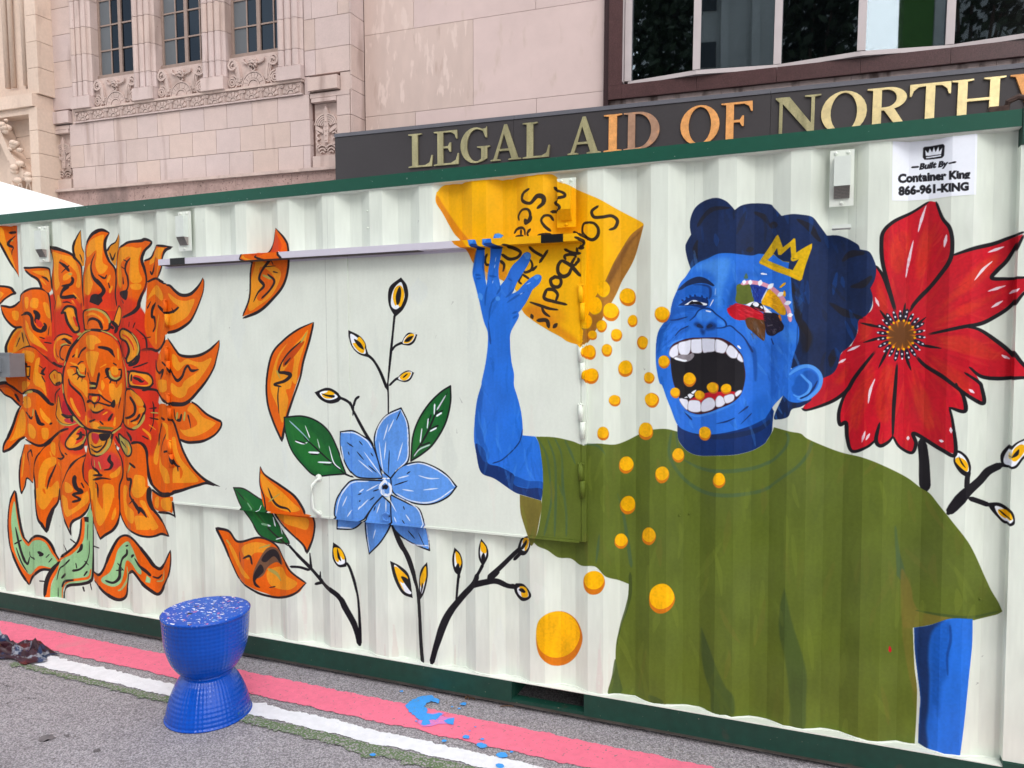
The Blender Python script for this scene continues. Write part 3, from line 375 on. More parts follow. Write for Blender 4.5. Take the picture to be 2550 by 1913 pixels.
def paint_boy(p):
    FR['00']=(0,0,1.0)
    P=p.poly; L=p.stk
    # falling petals
    p.fig('painted_petal')
    P('22','o','160,310* 240,400 265,480 265,650 225,790 130,920 20,1010 -122,1065* -92,1000 -64,900 -54,700 -25,570 0,520 100,520 140,440',ow=0); P('22','q','165,350* 210,440 200,500 150,560 90,560 130,480',al=.5)
    P('22','h','0,560 60,600 190,660 200,740 130,880 20,970 -70,1010 -60,800 -20,640'); P('22','o','30,640 110,680 160,760 120,840 40,930 0,900 60,800 20,740'); L('22','k','130,560 50,660 20,740 60,800 10,860 -30,940',[4,9,7,10,6,2]); L('22','v','50,710 120,740',[6,9]); L('22','k','90,700 150,760 110,840 40,910',[5,8,6,6]); L('22','h','190,670 170,800 120,880',[3,5,2]); L('22','k','50,640 160,630',[3,2]); L('22','k','120,580 140,620',[3,3]); L('22','k','140,680 180,690',[5,2])
    L('22','k','160,305 240,400 268,480 268,650 225,800 130,920 20,1020 -120,1080',[2,6,7,7,8,8,9,9,6]); L('22','k','160,305 140,440 95,520 0,540 -40,600 -56,700 -64,900 -122,1060',[2,4,5,4,6,6,6,5])
    P('22','o','485,1120* 455,1250 410,1400 380,1530 310,1740 260,1920 215,2130* 140,1960 90,1800 80,1600 130,1400 230,1270 350,1180'); P('22','h','440,1180 420,1280 360,1480 340,1640 300,1600 320,1420 240,1520 180,1600 200,1480 300,1340 380,1250'); P('22','h','120,1700 130,1560 180,1400 260,1300 190,1420 170,1540 230,1560 300,1580 290,1680 250,1700 270,1800 220,1980 180,1850')
    P('22','d','410,1280 320,1330 240,1420 230,1500 330,1400'); L('22','k','390,1270 280,1370 215,1460 190,1540 240,1550 290,1570 240,1620 150,1650 210,1670',[2,5,5,4,8,12,9,7,4]); L('22','k','240,1480 290,1420',[7,3]); L('22','v','430,1200 380,1290',[3,6]); L('22','v','170,1530 200,1600',[6,3]); L('22','k','190,1660 180,1760 190,1900',[3,5,2])
    L('22','k','487,1115 350,1180 230,1270 130,1390 85,1600 90,1800 140,1970 215,2140',[2,6,6,7,7,7,7,7]); L('22','k','487,1120 455,1260 400,1450 370,1600 300,1800 250,1960 215,2135',[6,7,7,6,7,8,9])
    # lower petals and leaves at the hatch edge
    P('31','L','2010,880* 2100,890 2212,960* 2290,1020 2400,1200 2480,1330 2490,1360* 2380,1350 2240,1290 2160,1160 2070,1030',ow=4); L('31','k','2030,900 2200,1090 2330,1250 2480,1380',[3,4,5,6]); L('31','A','2130,1010 2170,1070',[4,5]); L('31','A','2350,1130 2370,1210',[2,6]); L('31','A','2255,1190 2330,1210',[7,5]); L('31','A','2410,1190 2430,1280',[2,5]); L('31','A','2375,1325 2430,1310',[3,4]); L('31','A','2230,1080 2250,1030',[3,2]); L('31','P','2100,960 2220,1120 2300,1220',[12,16,10],al=.6)
    P('32','o','25,700* 70,770 200,850 330,950 400,1060 415,1105* 490,1130 490,1200 475,1340 430,1440* 400,1370 290,1260 230,1200 150,1100 70,1060 30,900',ow=0); P('32','h','30,760 110,830 220,920 300,1000 370,1070 280,1090 170,1050 110,980 60,920'); P('32','h','170,1110 330,1130 440,1150 430,1240 340,1220 250,1190'); L('32','k','95,880 140,990 190,1040 260,1060 290,1090',[3,7,8,7,4]); L('32','v','100,1000 200,930',[5,2])
    L('32','k','27,695 70,770 200,860 320,950 390,1050 412,1105',[2,6,7,7,8,8]); L('32','k','480,1125 497,1200 480,1320 430,1445',[6,6,6,6]); L('32','k','430,1440 395,1370 300,1280 220,1200 150,1100',[6,5,6,6,7]); L('32','k','27,705 25,850 60,960 75,1070',[3,4,5,5])
    P('31','o','1865,1230* 1970,1260 2050,1350 2110,1340 2212,1310 2300,1330 2380,1380 2440,1480 2500,1590* 2600,1680 2630,1700* 2560,1790 2400,1820 2290,1790 2180,1750 2080,1680 2000,1530 1930,1360'); P('31','h','2080,1400 2180,1350 2300,1370 2350,1440 2200,1440 2130,1500'); P('31','h','1950,1330 2020,1420 2080,1560 2150,1660 2080,1620'); P('31','h','2300,1600 2420,1560 2470,1640 2560,1700 2480,1760 2330,1720')
    P('31','i','2200,1560 2280,1420 2340,1390 2400,1420 2430,1540 2380,1520 2310,1560 2260,1640 2180,1660'); P('31','k','2250,1500 2300,1430 2360,1410 2400,1450 2420,1540 2360,1470 2290,1520'); P('31','k','2180,1640 2240,1540 2270,1600 2200,1680 2240,1740 2190,1720'); L('31','v','2310,1580 2380,1620 2420,1680',[9,12,6]); L('31','k','2090,1490 2150,1470 2170,1540',[4,8,7]); L('31','k','2060,1430 2070,1520',[3,5]); L('31','v','1950,1330 1985,1370',[5,4]); L('31','v','2230,1400 2330,1370',[3,6]); L('31','k','2320,1740 2370,1730',[3,4])
    L('31','k','1860,1228 1970,1255 2050,1345 2212,1310 2310,1330 2390,1390 2440,1490 2500,1600 2635,1702',[9,7,7,6,6,6,6,6,4]); L('31','k','1860,1228 1930,1370 2000,1540 2080,1690 2200,1775 2300,1810 2420,1825 2540,1790 2635,1700',[7,6,5,5,6,7,7,7,3])
    # twigs
    p.fig('painted_twig')
    def bud(fr,out,inn,y,core): P(fr,'b',out); P(fr,'A',inn); P(fr,'Y',y); P(fr,'b',core)
    L('22','b','1120,1700 1140,1500 1160,1300 1175,1150 1185,1050',[3,6,8,6,7]); bud('22','1240,730* 1290,800 1300,900 1260,1000 1190,1070* 1140,980 1128,880 1150,800','1240,770 1262,830 1270,900 1240,970 1195,1005 1155,970 1160,880 1190,810','1235,800 1265,850 1262,920 1235,985 1210,960 1190,970 1170,900 1190,820','1225,810 1242,850 1230,940 1205,965 1195,890')
    L('22','b','1160,1360 1190,1320 1250,1290',[6,6,7]); bud('22','1380,1222* 1355,1285 1310,1315 1240,1305* 1270,1240 1310,1205','1365,1220 1340,1275 1300,1300 1255,1295 1275,1245 1320,1215','1355,1225 1335,1270 1300,1295 1262,1290 1290,1240 1325,1215','1345,1235 1310,1280 1270,1280 1300,1245')
    L('22','b','1120,1690 1060,1540 1000,1440 940,1390',[9,9,7,8]); bud('22','790,1185* 880,1230 930,1290 945,1350 970,1420* 880,1390 820,1330 795,1260','805,1215 880,1260 920,1310 935,1385 870,1370 820,1310','880,1240 925,1290 930,1330 915,1380 870,1360 825,1300 850,1290','835,1260 890,1290 920,1350 870,1320')
    L('22','b','1140,1659 1190,1610 1230,1590',[6,6,7]); bud('22','1352,1550* 1320,1610 1270,1630 1200,1610* 1240,1560 1300,1530','1335,1548 1310,1600 1260,1618 1215,1600 1255,1560 1300,1540','1325,1550 1300,1600 1260,1615 1230,1590 1270,1550','1300,1560 1270,1590 1255,1590 1280,1565')
    L('32','b','1125,-30 1130,100 1130,250',[6,5,4]); L('32','b','1000,520 920,390 830,220 800,150 730,110 660,100',[9,9,9,7,8,6]); L('32','b','830,180 850,120 880,95',[8,7,7]); L('32','b','830,180 825,260',[7,3])
    bud('32','495,60* 600,20 680,50 740,110* 690,145 620,155 545,120','540,65 600,45 660,65 695,100 640,125 580,115','620,45 670,70 640,90 650,110 590,110 560,80 600,60','555,70 610,80 665,85 660,105 600,95')
    p.fig('painted_twig')
    L('42','b','880,600 850,450 760,280 700,180 600,100 520,0',[13,15,15,16,14,11]); L('32','b','590,1720 460,1570 360,1470 270,1370',[12,10,8,8]); L('32','b','450,1590 370,1565 285,1560',[8,7,7]); L('32','b','470,1580 460,1500 455,1440',[8,5,3]); L('32','b','545,1660 545,1600',[8,3]); L('42','b','560,60 500,75',[9,8])
    L('42','b','890,600 885,420 870,200 840,60 800,-60 770,-110',[10,10,8,7,7,6]); bud('32','655,1350* 720,1400 765,1480 770,1560* 700,1560 650,1480','665,1400 720,1420 750,1480 755,1530 700,1540 665,1480','660,1400 720,1410 755,1480 740,1500 715,1470 700,1520 670,1490','690,1400 705,1440 725,1510 695,1480')
    p.fig('painted_twig')
    L('32','b','1165,1190 1220,1330 1300,1480 1360,1659',[9,13,16,13]); L('42','b','1350,-10 1385,150 1400,350 1410,560 1425,755',[13,14,14,15,16])
    bud('32','1145,1510* 1240,1560 1310,1640 1340,1830* 1250,1790 1180,1660','1180,1550 1240,1590 1290,1650 1330,1790 1250,1750','1185,1560 1250,1600 1300,1660 1260,1700 1230,1690 1270,1770 1220,1690','1240,1650 1300,1670 1330,1780'); bud('32','1465,1520* 1470,1640 1440,1780 1400,1850* 1395,1700 1410,1590','1450,1560 1455,1650 1420,1790 1405,1720','1450,1555 1458,1640 1440,1700 1415,1740 1405,1660','1420,1700 1430,1730 1410,1800')
    p.fig('painted_twig')
    L('42','b','1500,765 1560,550 1640,350 1760,190 1860,80 1900,-10',[15,17,19,17,16,14]); L('42','b','1840,90 1960,60 2060,50 2160,90 2250,100',[14,16,15,13,11]); L('32','b','1990,1659 2100,1560 2212,1450 2280,1390',[14,12,11,10]); L('42','b','1980,60 2080,-40',[12,13]); L('42','b','1715,230 1725,100 1740,-40',[6,7,8])
    bud('33','90,1300* 140,1300 140,1380 105,1450 60,1460 30,1420 55,1330','100,1310 130,1320 125,1390 90,1425 60,1400 70,1340','95,1305 128,1330 118,1390 95,1425 90,1380 75,1350','105,1330 110,1360 75,1410 60,1395')
    L('33','b','60,1440 0,1500',[9,9]); bud('43','20,68* 80,75 130,130 148,180 110,215 60,215 10,150 0,90','30,110 80,95 115,130 125,180 80,190 40,160','50,95 105,110 120,180 70,185 60,140','70,110 100,140 80,150 40,125'); L('43','b','-20,80 20,100',[9,9])
    L('32','b','1740,1659 1735,1600',[7,8]); bud('32','1700,1395* 1750,1450 1770,1540 1745,1640* 1700,1600 1680,1500','1705,1440 1745,1480 1755,1540 1730,1590 1700,1540','1710,1430 1745,1460 1760,1530 1735,1560 1715,1510','1730,1530 1745,1570 1725,1620 1705,1580')
    L('32','b','1880,1659 1920,1590 1945,1540',[8,8,9]); bud('32','1930,1320* 1980,1390 1990,1470 1945,1560* 1910,1490 1908,1400','1930,1370 1965,1400 1975,1450 1945,1520 1920,1450','1930,1345 1970,1390 1972,1440 1945,1440 1925,1410','1950,1440 1965,1480 1945,1530 1930,1480')
    # right twig + red flower stem
    p.fig('painted_twig')
    L('34','b','1560,1100 1700,940 1830,820 1900,740 2020,680',[16,22,18,16,14]); L('34','b','1720,900 1725,800 1740,740',[10,10,9]); p.fig('painted_stem'); L('34','b','1330,470 1350,640 1355,780 1360,900',[17,18,20,21]); p.fig('painted_twig'); L('34','b','1740,970 1830,1000 1910,1030',[10,10,10])
    bud('34','1640,560 1720,610 1755,700 1740,800* 1660,750 1605,650','1640,580 1700,620 1735,700 1725,745 1660,700 1620,640','1640,620 1700,640 1730,690 1720,740 1660,700 1620,650','1650,610 1680,660 1710,710 1670,670')
    bud('34','2150,470 2300,440 2300,560 2200,620 2120,700 2020,700* 2010,600 2060,530','2140,490 2280,460 2270,540 2180,610 2110,680 2040,670 2050,590','2100,540 2170,500 2212,530 2180,590 2120,640 2080,620','2150,540 2140,590 2080,610 2110,570')
    bud('34','1900,1010* 2000,1010 2080,1060 2110,1120 2105,1180 2040,1185 1980,1130 1920,1060','1960,1040 2020,1050 2080,1100 2095,1150 2050,1165 1990,1110','1990,1070 2060,1070 2090,1130 2050,1140 2000,1110','1990,1065 2040,1100 2080,1140 2030,1110')
    # blue flower + leaves
    p.fig('painted_leaf')
    P('32','L','235,275* 390,265 520,310 620,400 690,540 740,680 770,760* 640,770 500,775 400,690 300,560 245,400',ow=4.5,oc='b',var=.3); P('32','P','280,330 380,330 520,440 620,600 640,730 500,740 430,680 320,520',al=.5,soft=3); L('32','b','400,440 540,570 650,670 760,760',[3,5,4,4]); L('32','f','280,305 400,420 450,480',[4,4,2],al=.75); L('32','A','415,345 455,450',[2,4]); L('32','A','330,480 400,500 435,490',[4,6,2]); L('32','A','520,460 540,540',[2,4],al=.8); L('32','A','620,520 660,660 720,720',[2,4,3]); L('32','A','445,575 535,580',[5,6]); L('32','A','525,660 640,665',[4,5]); L('32','b','330,470 420,500',[3,4]); L('32','b','460,590 530,595',[4,4]); L('32','b','570,680 640,685',[3,3])
    p.fig('painted_leaf')
    P('32','L','1665,5* 1665,150 1620,330 1520,500 1420,590 1325,650* 1340,450 1390,300 1480,160 1580,60',ow=4.5,oc='b',var=.3); P('32','P','1380,350 1350,600 1420,520 1420,400 1480,220',al=.6,soft=2); L('32','b','1640,60 1540,240 1460,420 1340,620',[2,5,6,4]); L('32','A','1625,85 1550,210',[3,5],al=.85); L('32','A','1530,160 1525,250',[5,3]); L('32','A','1590,235 1545,265',[5,5]); L('32','A','1475,285 1465,370',[4,3]); L('32','A','1545,365 1490,395',[5,4]); L('32','A','1420,370 1405,490',[3,4]); L('32','A','1490,510 1400,550 1350,610',[4,4,3],al=.8); L('32','b','1500,250 1480,310',[4,4]); L('32','b','1560,345 1490,375',[5,3]); L('32','b','1600,215 1540,245',[4,4]); L('32','b','1490,490 1410,520',[4,4])
    L('32','b','760,760 830,790',[6,4])
    p.fig('painted_blue_flower')
    P('32','F','1080,760 1160,790 1180,900 1120,960 1040,920 1040,820')
    for t in ("1240,195* 1300,330 1310,500 1300,650 1220,720 1150,800* 1070,720 1030,600 1010,450 1060,320 1140,240","720,400* 820,390 900,430 980,490 1040,640 1080,800* 950,800 850,780 770,680 720,520","1150,800* 1240,700 1380,660 1500,690 1620,760 1718,870* 1640,960 1500,1020 1340,1010 1180,930","1080,820* 950,815 830,815 770,860 690,970 665,1100 690,1150* 690,1235* 820,1235 900,1180 980,1070 1080,960","1080,950* 1000,1040 940,1150 935,1250 965,1450* 1070,1340 1150,1200 1180,1060","1150,940* 1290,1010 1390,1060 1430,1150 1470,1280 1485,1420* 1340,1360 1220,1280 1160,1180"):
        P('32','F',t,ow=4,oc='b',var=.22)
    for t in ("1240,210 1290,330 1300,500 1290,640 1190,740","1230,210 1110,270 1040,370 1020,480","730,405 840,410 940,470 990,540","1290,690 1400,670 1520,710 1640,790 1700,870","1690,890 1560,980 1450,1010 1320,990 1200,930","960,825 840,830 780,870 710,980 680,1120","730,520 750,640","945,1200 955,1330 970,1420","1190,950 1330,1020 1400,1090 1440,1240","1480,1380 1350,1370 1260,1320","1440,1160 1475,1300 1480,1400","690,1220 820,1230"): L('32','A',t,[3,4.5,3],al=.85,dry=.3)
    for t in ("1050,480 1070,640 1090,770","1110,480 1095,640","1130,330 1090,470","1180,290 1130,400","1255,490 1210,650","920,570 1000,680 1080,790","870,640 1000,750","1390,775 1480,800 1570,800","1430,900 1560,885","1250,895 1350,910","1210,800 1310,775","1050,850 940,910","920,890 880,920","780,950 740,1040","820,1070 780,1130","890,1040 870,1070","1130,960 1200,1090","1110,980 1110,1090","1020,1240 1000,1320","1180,1130 1200,1180","1280,1110 1320,1170","960,980 880,1060","1060,1010 1030,1100"): L('32','A',t,[1.5,4,1.5],al=.85)
    for t in ("1235,220 1200,300","780,490 830,530","880,480 910,515","790,570 800,600","860,570 920,640","980,580 1000,610","1140,560 1130,760","1290,760 1320,740","1180,860 1300,820","1000,910 1050,895","890,990 880,1000","1010,960 970,990","1260,1040 1270,1070","1250,1160 1270,1190","1300,1250 1360,1320","1390,1270 1440,1380","1020,1040 1005,1080","900,930 870,940","960,690 1030,750"): L('32','b',t,[2,3.5,1.5])
    L('32','A','1100,820 1150,870 1140,940 1080,930 1060,870 1100,820',[8,8,8,8,8,8],dry=.6); P('32','b','1105,850 1130,870 1115,895 1085,880'); L('32','f','1085,900 1090,940',[10,8]); L('32','A','1080,800 1140,800',[4,4],dry=.5)
    # red flower
    p.fig('painted_red_flower')
    for t,s in (("940,630* 1000,700 1040,820 1110,1020 1140,1230* 950,1300 800,1310 720,1330* 780,1200 790,1100 900,1010 910,900 890,820",0),("1450,80* 1510,220 1570,300 1590,430 1570,570 1480,700 1360,850 1220,1020 1150,1100* 1090,950 1040,750 1000,600 990,450 1010,330 1090,240 1250,160 1380,80",1),("2180,370* 2140,460 2060,580 1980,660 1930,740* 2060,745 2190,745 2280,740 2280,800 2180,860 2080,970 1950,1060 1830,1120 1700,1150 1380,1230 1150,1230* 1200,1060 1320,920 1450,760 1560,620 1610,540 1780,490 1950,450 2080,400",2),("1380,1225* 1560,1170 1700,1165 1820,1180 1960,1270 2080,1360 2160,1460 2300,1580* 2150,1590 1980,1600 1840,1580 1740,1500* 1800,1570 34 1845,10 1863,150* 1760,108 1655,35* 1695,110 1700,220* 1570,190* 1600,330 1618,590* 1500,550 1270,415* 1280,500 1245,578* 1150,530 1085,440* 1040,490 975,518* 940,465* 860,530 735,565* 690,450 680,322* 630,335* 620,240 660,110 690,40* 590,120 480,170 345,212* 305,200* 400,60 24 480,1600 630,1400 700,1330 950,1250",3)):
        P('24','R',t,ow=0,var=.25)
    for t in ("1440,200 1400,300 1420,460 1380,640 1300,760 1280,560 1330,380","1080,400 1200,330 1230,520 1130,700 1060,600","1900,560 2000,520 1960,640 1800,800 1560,960 1450,1050 1600,850 1750,680","1420,1140 1700,1060 1900,940 2040,850 1900,900 1700,960","1450,1260 1700,1230 1900,1320 2040,1420 1900,1430 1700,1380","1400,1400 1600,1500 1760,1640 1700,1740 1600,1650 1480,1520","1250,1500 1330,1650 1400,1800 1440,2000 1380,2040 1280,1850","1000,1500 1100,1500 1090,1700 1060,1950 960,1950 940,1750","820,1600 920,1500 900,1700 830,1900 760,2050 720,1850","560,1650 700,1480 660,1620 540,1740 460,1800","800,1150 900,1100 940,1240 820,1280","950,750 1020,900 1040,1100 960,980"): P('24','q',t,al=.75,soft=3,var=.3)
    for t in ("460,1620 600,1640 680,1690 560,1780 340,1850 400,1750",): P('24','s',t,al=.7,soft=3)
    cx,cy=1155,1225
    import random
    rr=random.Random(9); p.mask=True
    for i in range(420):
        a=rr.uniform(0,math.tau); r0=rr.uniform(230,900); l=rr.uniform(90,330); w=rr.gauss(0,.05)
        p.stk('24',rr.choice(['q','s','R',(214,70,44),(168,10,32)]),'%.1f,%.1f %.1f,%.1f %.1f,%.1f'%(cx+r0*math.cos(a),cy+r0*math.sin(a),cx+(r0+l*.5)*math.cos(a+w),cy+(r0+l*.5)*math.sin(a+w),cx+(r0+l)*math.cos(a+w*1.5),cy+(r0+l)*math.sin(a+w*1.5)),[2,rr.uniform(3,9),2],al=rr.uniform(.12,.4),dry=.5,soft=1.5)
    p.mask=False
    for t in ("1390,80 1250,170 1090,250 1000,340 985,450 995,600 1040,780 1090,950 1120,1080","1455,80 1510,220 1575,310 1595,440 1575,580 1480,720 1380,840 1270,960 1190,1090","1595,540 1780,480 1950,440 2080,390 2190,350","2185,380 2130,480 2060,590 1980,670 1935,735 2060,742 2220,735","2290,820 2190,870 2080,990 1940,1080 1830,1130 1660,1160 1340,1230","1700,1150 1830,1180 1980,1280 2090,1370 2180,1470 2320,1590","2300,1590 2150,1590 1980,1600 1840,1580 1740,1500","940,630 1000,720 1050,850 1110,1050","1250,1360 1350,1480 1520,1590 1680,1720 34 1690,110"): L('24','b',t,[4,7,8,7,4])
    for t in ('1700,-110 1820,-30 1848,20 1865,152 1760,108 1650,25 1625,-20','1655,35 1695,110 1702,222 1568,190','1570,190 1600,330 1620,592 1500,552 1268,412 1282,500 1245,580 1140,528 1085,440','1120,-200 1105,0 1090,200 1082,440','1085,438 1040,490 972,520 938,465 970,320','940,465 860,530 732,566 690,450 680,322 628,336 618,240 655,110 720,0','960,-330 840,-180 750,-60 690,40 590,120 480,170 345,212 300,200'): L('34','b',t,[4,7,8,7,4])
    P('24','R','1155,1000 1300,1060 1400,1180 1380,1330 1250,1450 1100,1480 960,1420 880,1300 920,1150 1020,1050',soft=4)
    for t in ("1190,950 1170,1100","970,1010 1060,1130","800,1120 980,1160","830,1290 1000,1240","1370,1070 1240,1180","1500,1340 1310,1310","960,1510 1050,1330","1240,1530 1190,1400","1400,800 1240,980"): L('24','b',t,[2,6,4])
    for i in range(22):
        a=i*math.tau/22+.1; L('24','J','%f,%f %f,%f'%(cx+120*math.cos(a),cy+120*math.sin(a),cx+(205+14*math.sin(i*2.3))*math.cos(a),cy+(215+14*math.sin(i*2.3))*math.sin(a)),[7,8,6])
    for i in range(26):
        a=i*math.tau/26; L('24','z','%f,%f %f,%f'%(cx,cy,cx+118*math.cos(a),cy+125*math.sin(a)),[8,8,6])
        if i%3==0: L('24','c','%f,%f %f,%f'%(cx+60*math.cos(a),cy+60*math.sin(a),cx+122*math.cos(a+.05),cy+125*math.sin(a+.05)),[2,5])
    for i in range(16):
        a=i*math.tau/16+.2; L('24','C','%f,%f %f,%f'%(cx+112*math.cos(a),cy+118*math.sin(a),cx+126*math.cos(a),cy+132*math.sin(a)),[6,6])
    for i in range(22):
        a=i*math.tau/22+.1
        for r in (155,195): L('24','A','%f,%f %f,%f'%(cx+r*math.cos(a),cy+(r+4)*math.sin(a),cx+(r+10)*math.cos(a),cy+(r+14)*math.sin(a)),[5,5],al=.9)
    brush(p,'00',(1990,500,2560,1130),0,50,9,'Rqs',1.2,5,.3)
    P('24','x','1155,1140 1235,1180 1250,1250 1190,1310 1110,1310 1060,1250 1080,1170',soft=4,al=.75)
    for t in ("1370,110 1330,230 1300,340","1260,410 1230,540 1210,640 1195,730","1545,360 1525,470","2040,465 1900,515","1940,590 1860,660 1785,755","2055,800 1900,850","2150,830 2085,870","2030,930 1930,990","930,900 965,980","800,1315 690,1365","680,1430 610,1470","930,1600 890,1700 870,1815","2020,1395 2040,1410 2090,1430","1490,2135 1515,2142","845,2050 815,2150","885,2070 850,2130","1580,2020 1585,2070","1215,2095 1212,2130","1735,1690 1785,1725","1480,2130 1520,2142"): L('24','A',t,[2,6,2],al=.85,dry=.2)
    # bag
    p.fig('painted_snack_bag')
    P('22','C','1546,0 1540,80 1600,180 1690,340 1750,410 1820,520 1900,640 2212,820 23 70,1010 150,1090 290,1180 400,1240 460,1280 550,1310 580,1335* 650,1270* 765,1075 870,890 930,760 1000,640 1045,540 1085,400 1116,278* 1090,250 900,150 740,60 600,0 13 520,1625 400,1580* 385,1545 360,1520 320,1500 240,1485 130,1500 0,1530 12 2000,1545 1850,1560 1620,1595 1555,1650',var=.12)
    P('22','c','1548,20 1600,100 1680,220 1760,330 1830,420 1960,640 1880,640 1790,470 1690,340 1560,130',al=.75,soft=1); P('23','c','70,1010 230,980 400,1150 540,1260 550,1310 400,1240 150,1090',al=.6,soft=5); P('f5','c','80,400 240,440 230,640 160,600 110,480',al=.7,soft=1); P('f5','c','380,700 460,700 450,900 430,960 400,850',al=.6); P('f5','c','640,650 780,800 720,1040 660,1050 630,850',al=.6,soft=1); P('f5','c','1040,1430 1500,1250 1800,1659 1300,1659 1110,1530',al=.35,soft=8)
    P('23','U','1116,278* 1010,360 930,480 860,600 780,770 700,900 640,1050 595,1190 580,1335* 650,1270 765,1075 870,890 930,760 1000,640 1045,540 1085,400',var=.3); L('23','x','1090,330 990,440 900,600 800,800',[3,10,14,8],al=.5,soft=6)
    for x,y,r in ((770,830,70),(700,975,75),(625,1110,60),(575,1250,38)): chip(p,1280+x/3.456,480+y/3.456,r*.8/3.456,r/3.456,k=.1,dk='a')
    # writing on the bag
    def W(fr,*ts,w=(4,6,5,4)): [L(fr,'T',t,[q*1.25 for q in w]) for t in ts]
    W('23','70,10 75,70 140,90 200,30 250,40 250,90 200,135',w=(5,7,6,8,10,8,6)); W('13','130,1625 85,1659 70,1700',w=(5,6,6))
    W('23','90,230 120,240 140,190 120,145 70,150 40,200 45,240','90,230 100,265 140,240 150,200',w=(5,5,6,5,5,5,4)); W('f5','905,150 950,80 1030,50 1080,90 1090,180','1020,80 1020,200','930,205 1060,190','1185,70 1130,140 1145,200'); W('13','350,1615 380,1640 430,1680',w=(8,6,4)); W('23','390,0 470,30 475,60 370,80 365,100 420,130 430,160 320,165',w=(4,5,6,6,5,6,5,7))
    W('23','340,240 310,200 260,200 235,240 265,290 315,330',w=(5,5,5,5,6,6)); W('f5','1310,185 1430,165 1540,170',w=(6,6,6)); W('f5','1160,380 1250,460 1390,540','1480,440 1340,650',w=(6,6,6)); W('f5','785,375 890,400 1010,470 960,560 820,590 690,510',w=(6,7,6,6,7,6)); W('f5','440,500 400,590 420,680 470,690',w=(4,6,5,6)); W('f5','665,620 730,690 710,810',w=(7,6,3)); W('f5','1180,600 1215,690 1190,780 1100,820 1070,800','1295,710 1210,790',w=(4,5,6,5)); W('f5','1040,850 1160,930','1030,870 985,970 1030,1020',w=(5,5,4))
    W('23','725,115 670,160 690,210 760,210 840,200 890,240 870,300 820,320',w=(5,6,6,6,6,6,6,4)); W('23','650,255 600,270 590,340 630,390 680,405 720,370 725,310 690,265 640,255',w=(5,5,5,6,6,7,6,5,5)); W('f5','1920,120 2000,160','2060,265 2120,290 2130,340 2090,390 2010,400',w=(4,6,5,6,7)); W('f5','1770,420 1850,460 1950,490 2040,490','1980,400 1990,470',w=(6,5,6,6)); W('f5','1790,600 1770,540 1850,510 1940,520 1970,560','1950,560 1880,700 1980,680','2000,570 2010,620 1950,680',w=(5,6,6,5)); W('f5','1720,610 1660,700 1660,820 1740,890 1840,850 1890,740','1720,610 1860,690 1940,770 2040,880',w=(6,7,7,8,7,6)); W('f5','1600,900 1530,950 1560,1050 1660,1070 1710,1000 1690,920 1600,895',w=(7,7,7,7,6,7)); W('f5','1460,1110 1420,1260 1580,1320 1810,1375','1460,1110 1580,1120 1650,1200 1620,1310',w=(7,7,6,5)); W('f5','1170,1330 1350,1390 1500,1440 1660,1465','1370,1400 1420,1510 1520,1585',w=(3,6,6,3)); W('23','150,1050 160,1080','200,1100 280,1100 300,1160','340,1160 370,1130',w=(8,8))
    # raised arm
    p.fig('painted_arm')
    P('f5','B','230,290* 290,275 350,290 385,360 395,500 385,700 380,850 410,960 425,1050* 440,950 445,870 470,700 490,560 495,400 500,300 540,230* 565,165 600,155 700,175 715,190 670,240 680,330 695,420 670,560 640,720 635,880 665,1050* 760,920 860,720 980,600 1060,500 1120,470 1175,490 1190,550 1150,670 1040,850 960,980 900,1120 860,1190* 960,1140 1060,1030 1180,920 1280,865 1350,865 1375,920 1330,1020 1220,1120 1160,1240 1100,1350 1030,1450 975,1510* 975,1600 22 2185,1200 2178,1300 2190,1450 23 0,1560 33 0,0 30,100 60,220 75,350 75,430* 185,440* 220,520 245,700 250,850 235,990* 100,950 0,915 32 2050,805 1930,750* 1880,550 1868,400 1890,150 1930,0 22 1935,1620 1965,1480 1985,1330 1985,1200 1950,1100 1910,920 1880,800 1855,700 1870,600 1890,480 1880,430',var=.14)
    P('33','n','0,780 120,820 245,830 240,900 100,880 0,850',var=.2); P('33','N','0,850 100,885 240,890 235,990* 100,950 0,915 32 2050,805 1930,750 1890,600 1885,500 1960,560 1990,670 2090,700 2212,770',var=.2); P('32','n','1875,300 1900,120 1930,0 1950,60 1930,250 1940,420 2000,600 1960,660 1900,540',al=.6,soft=1); L('32','N','2030,670 2110,640 2212,550',[3,3,3]); L('33','N','0,550 50,480 75,380',[3,3,2])
    brush(p,'00',(1170,620,1350,1240),120,60,9,'Bnl',1.5,4,.25)
    for t in ("235,860 330,870","250,930 330,920","470,880 600,895","800,920 870,970","600,1200 660,1100 650,1060","760,1250 830,1190 900,1100","440,1060 410,1200 400,1400","520,1320 480,1500 470,1640","590,1240 500,1360","870,1530 960,1490","880,1610 960,1560","400,940 370,700 380,500","780,1340 960,1220 1080,1160"): L('f5','n',t,[3,6,2],al=.8,soft=1.5)
    P('f5','N','280,375 385,370 395,430 270,430',al=.85); P('f5','N','540,365 690,365 690,410 530,410',al=.85)
    for t in ("300,1180 340,1290","590,1260 650,1280","250,310 330,310","570,190 690,190","1080,520 1140,540 1110,580","1250,900 1330,900","540,250 540,330"): L('f5','l',t,[8,14,8],al=.8,soft=2)
    for t in ("590,550 575,640","575,680 560,750","540,960 530,1010","1110,1030 1190,990","1000,1200 1050,1170"): L('f5','f',t,[1,2.5,1],al=.8)
    L('22','N','1990,1100 2010,1300',[2,6],al=.6,soft=2); L('f5','n','200,850 230,600 260,440',[5,8,5],al=.5,soft=3)
    # person
    p.fig('painted_head')
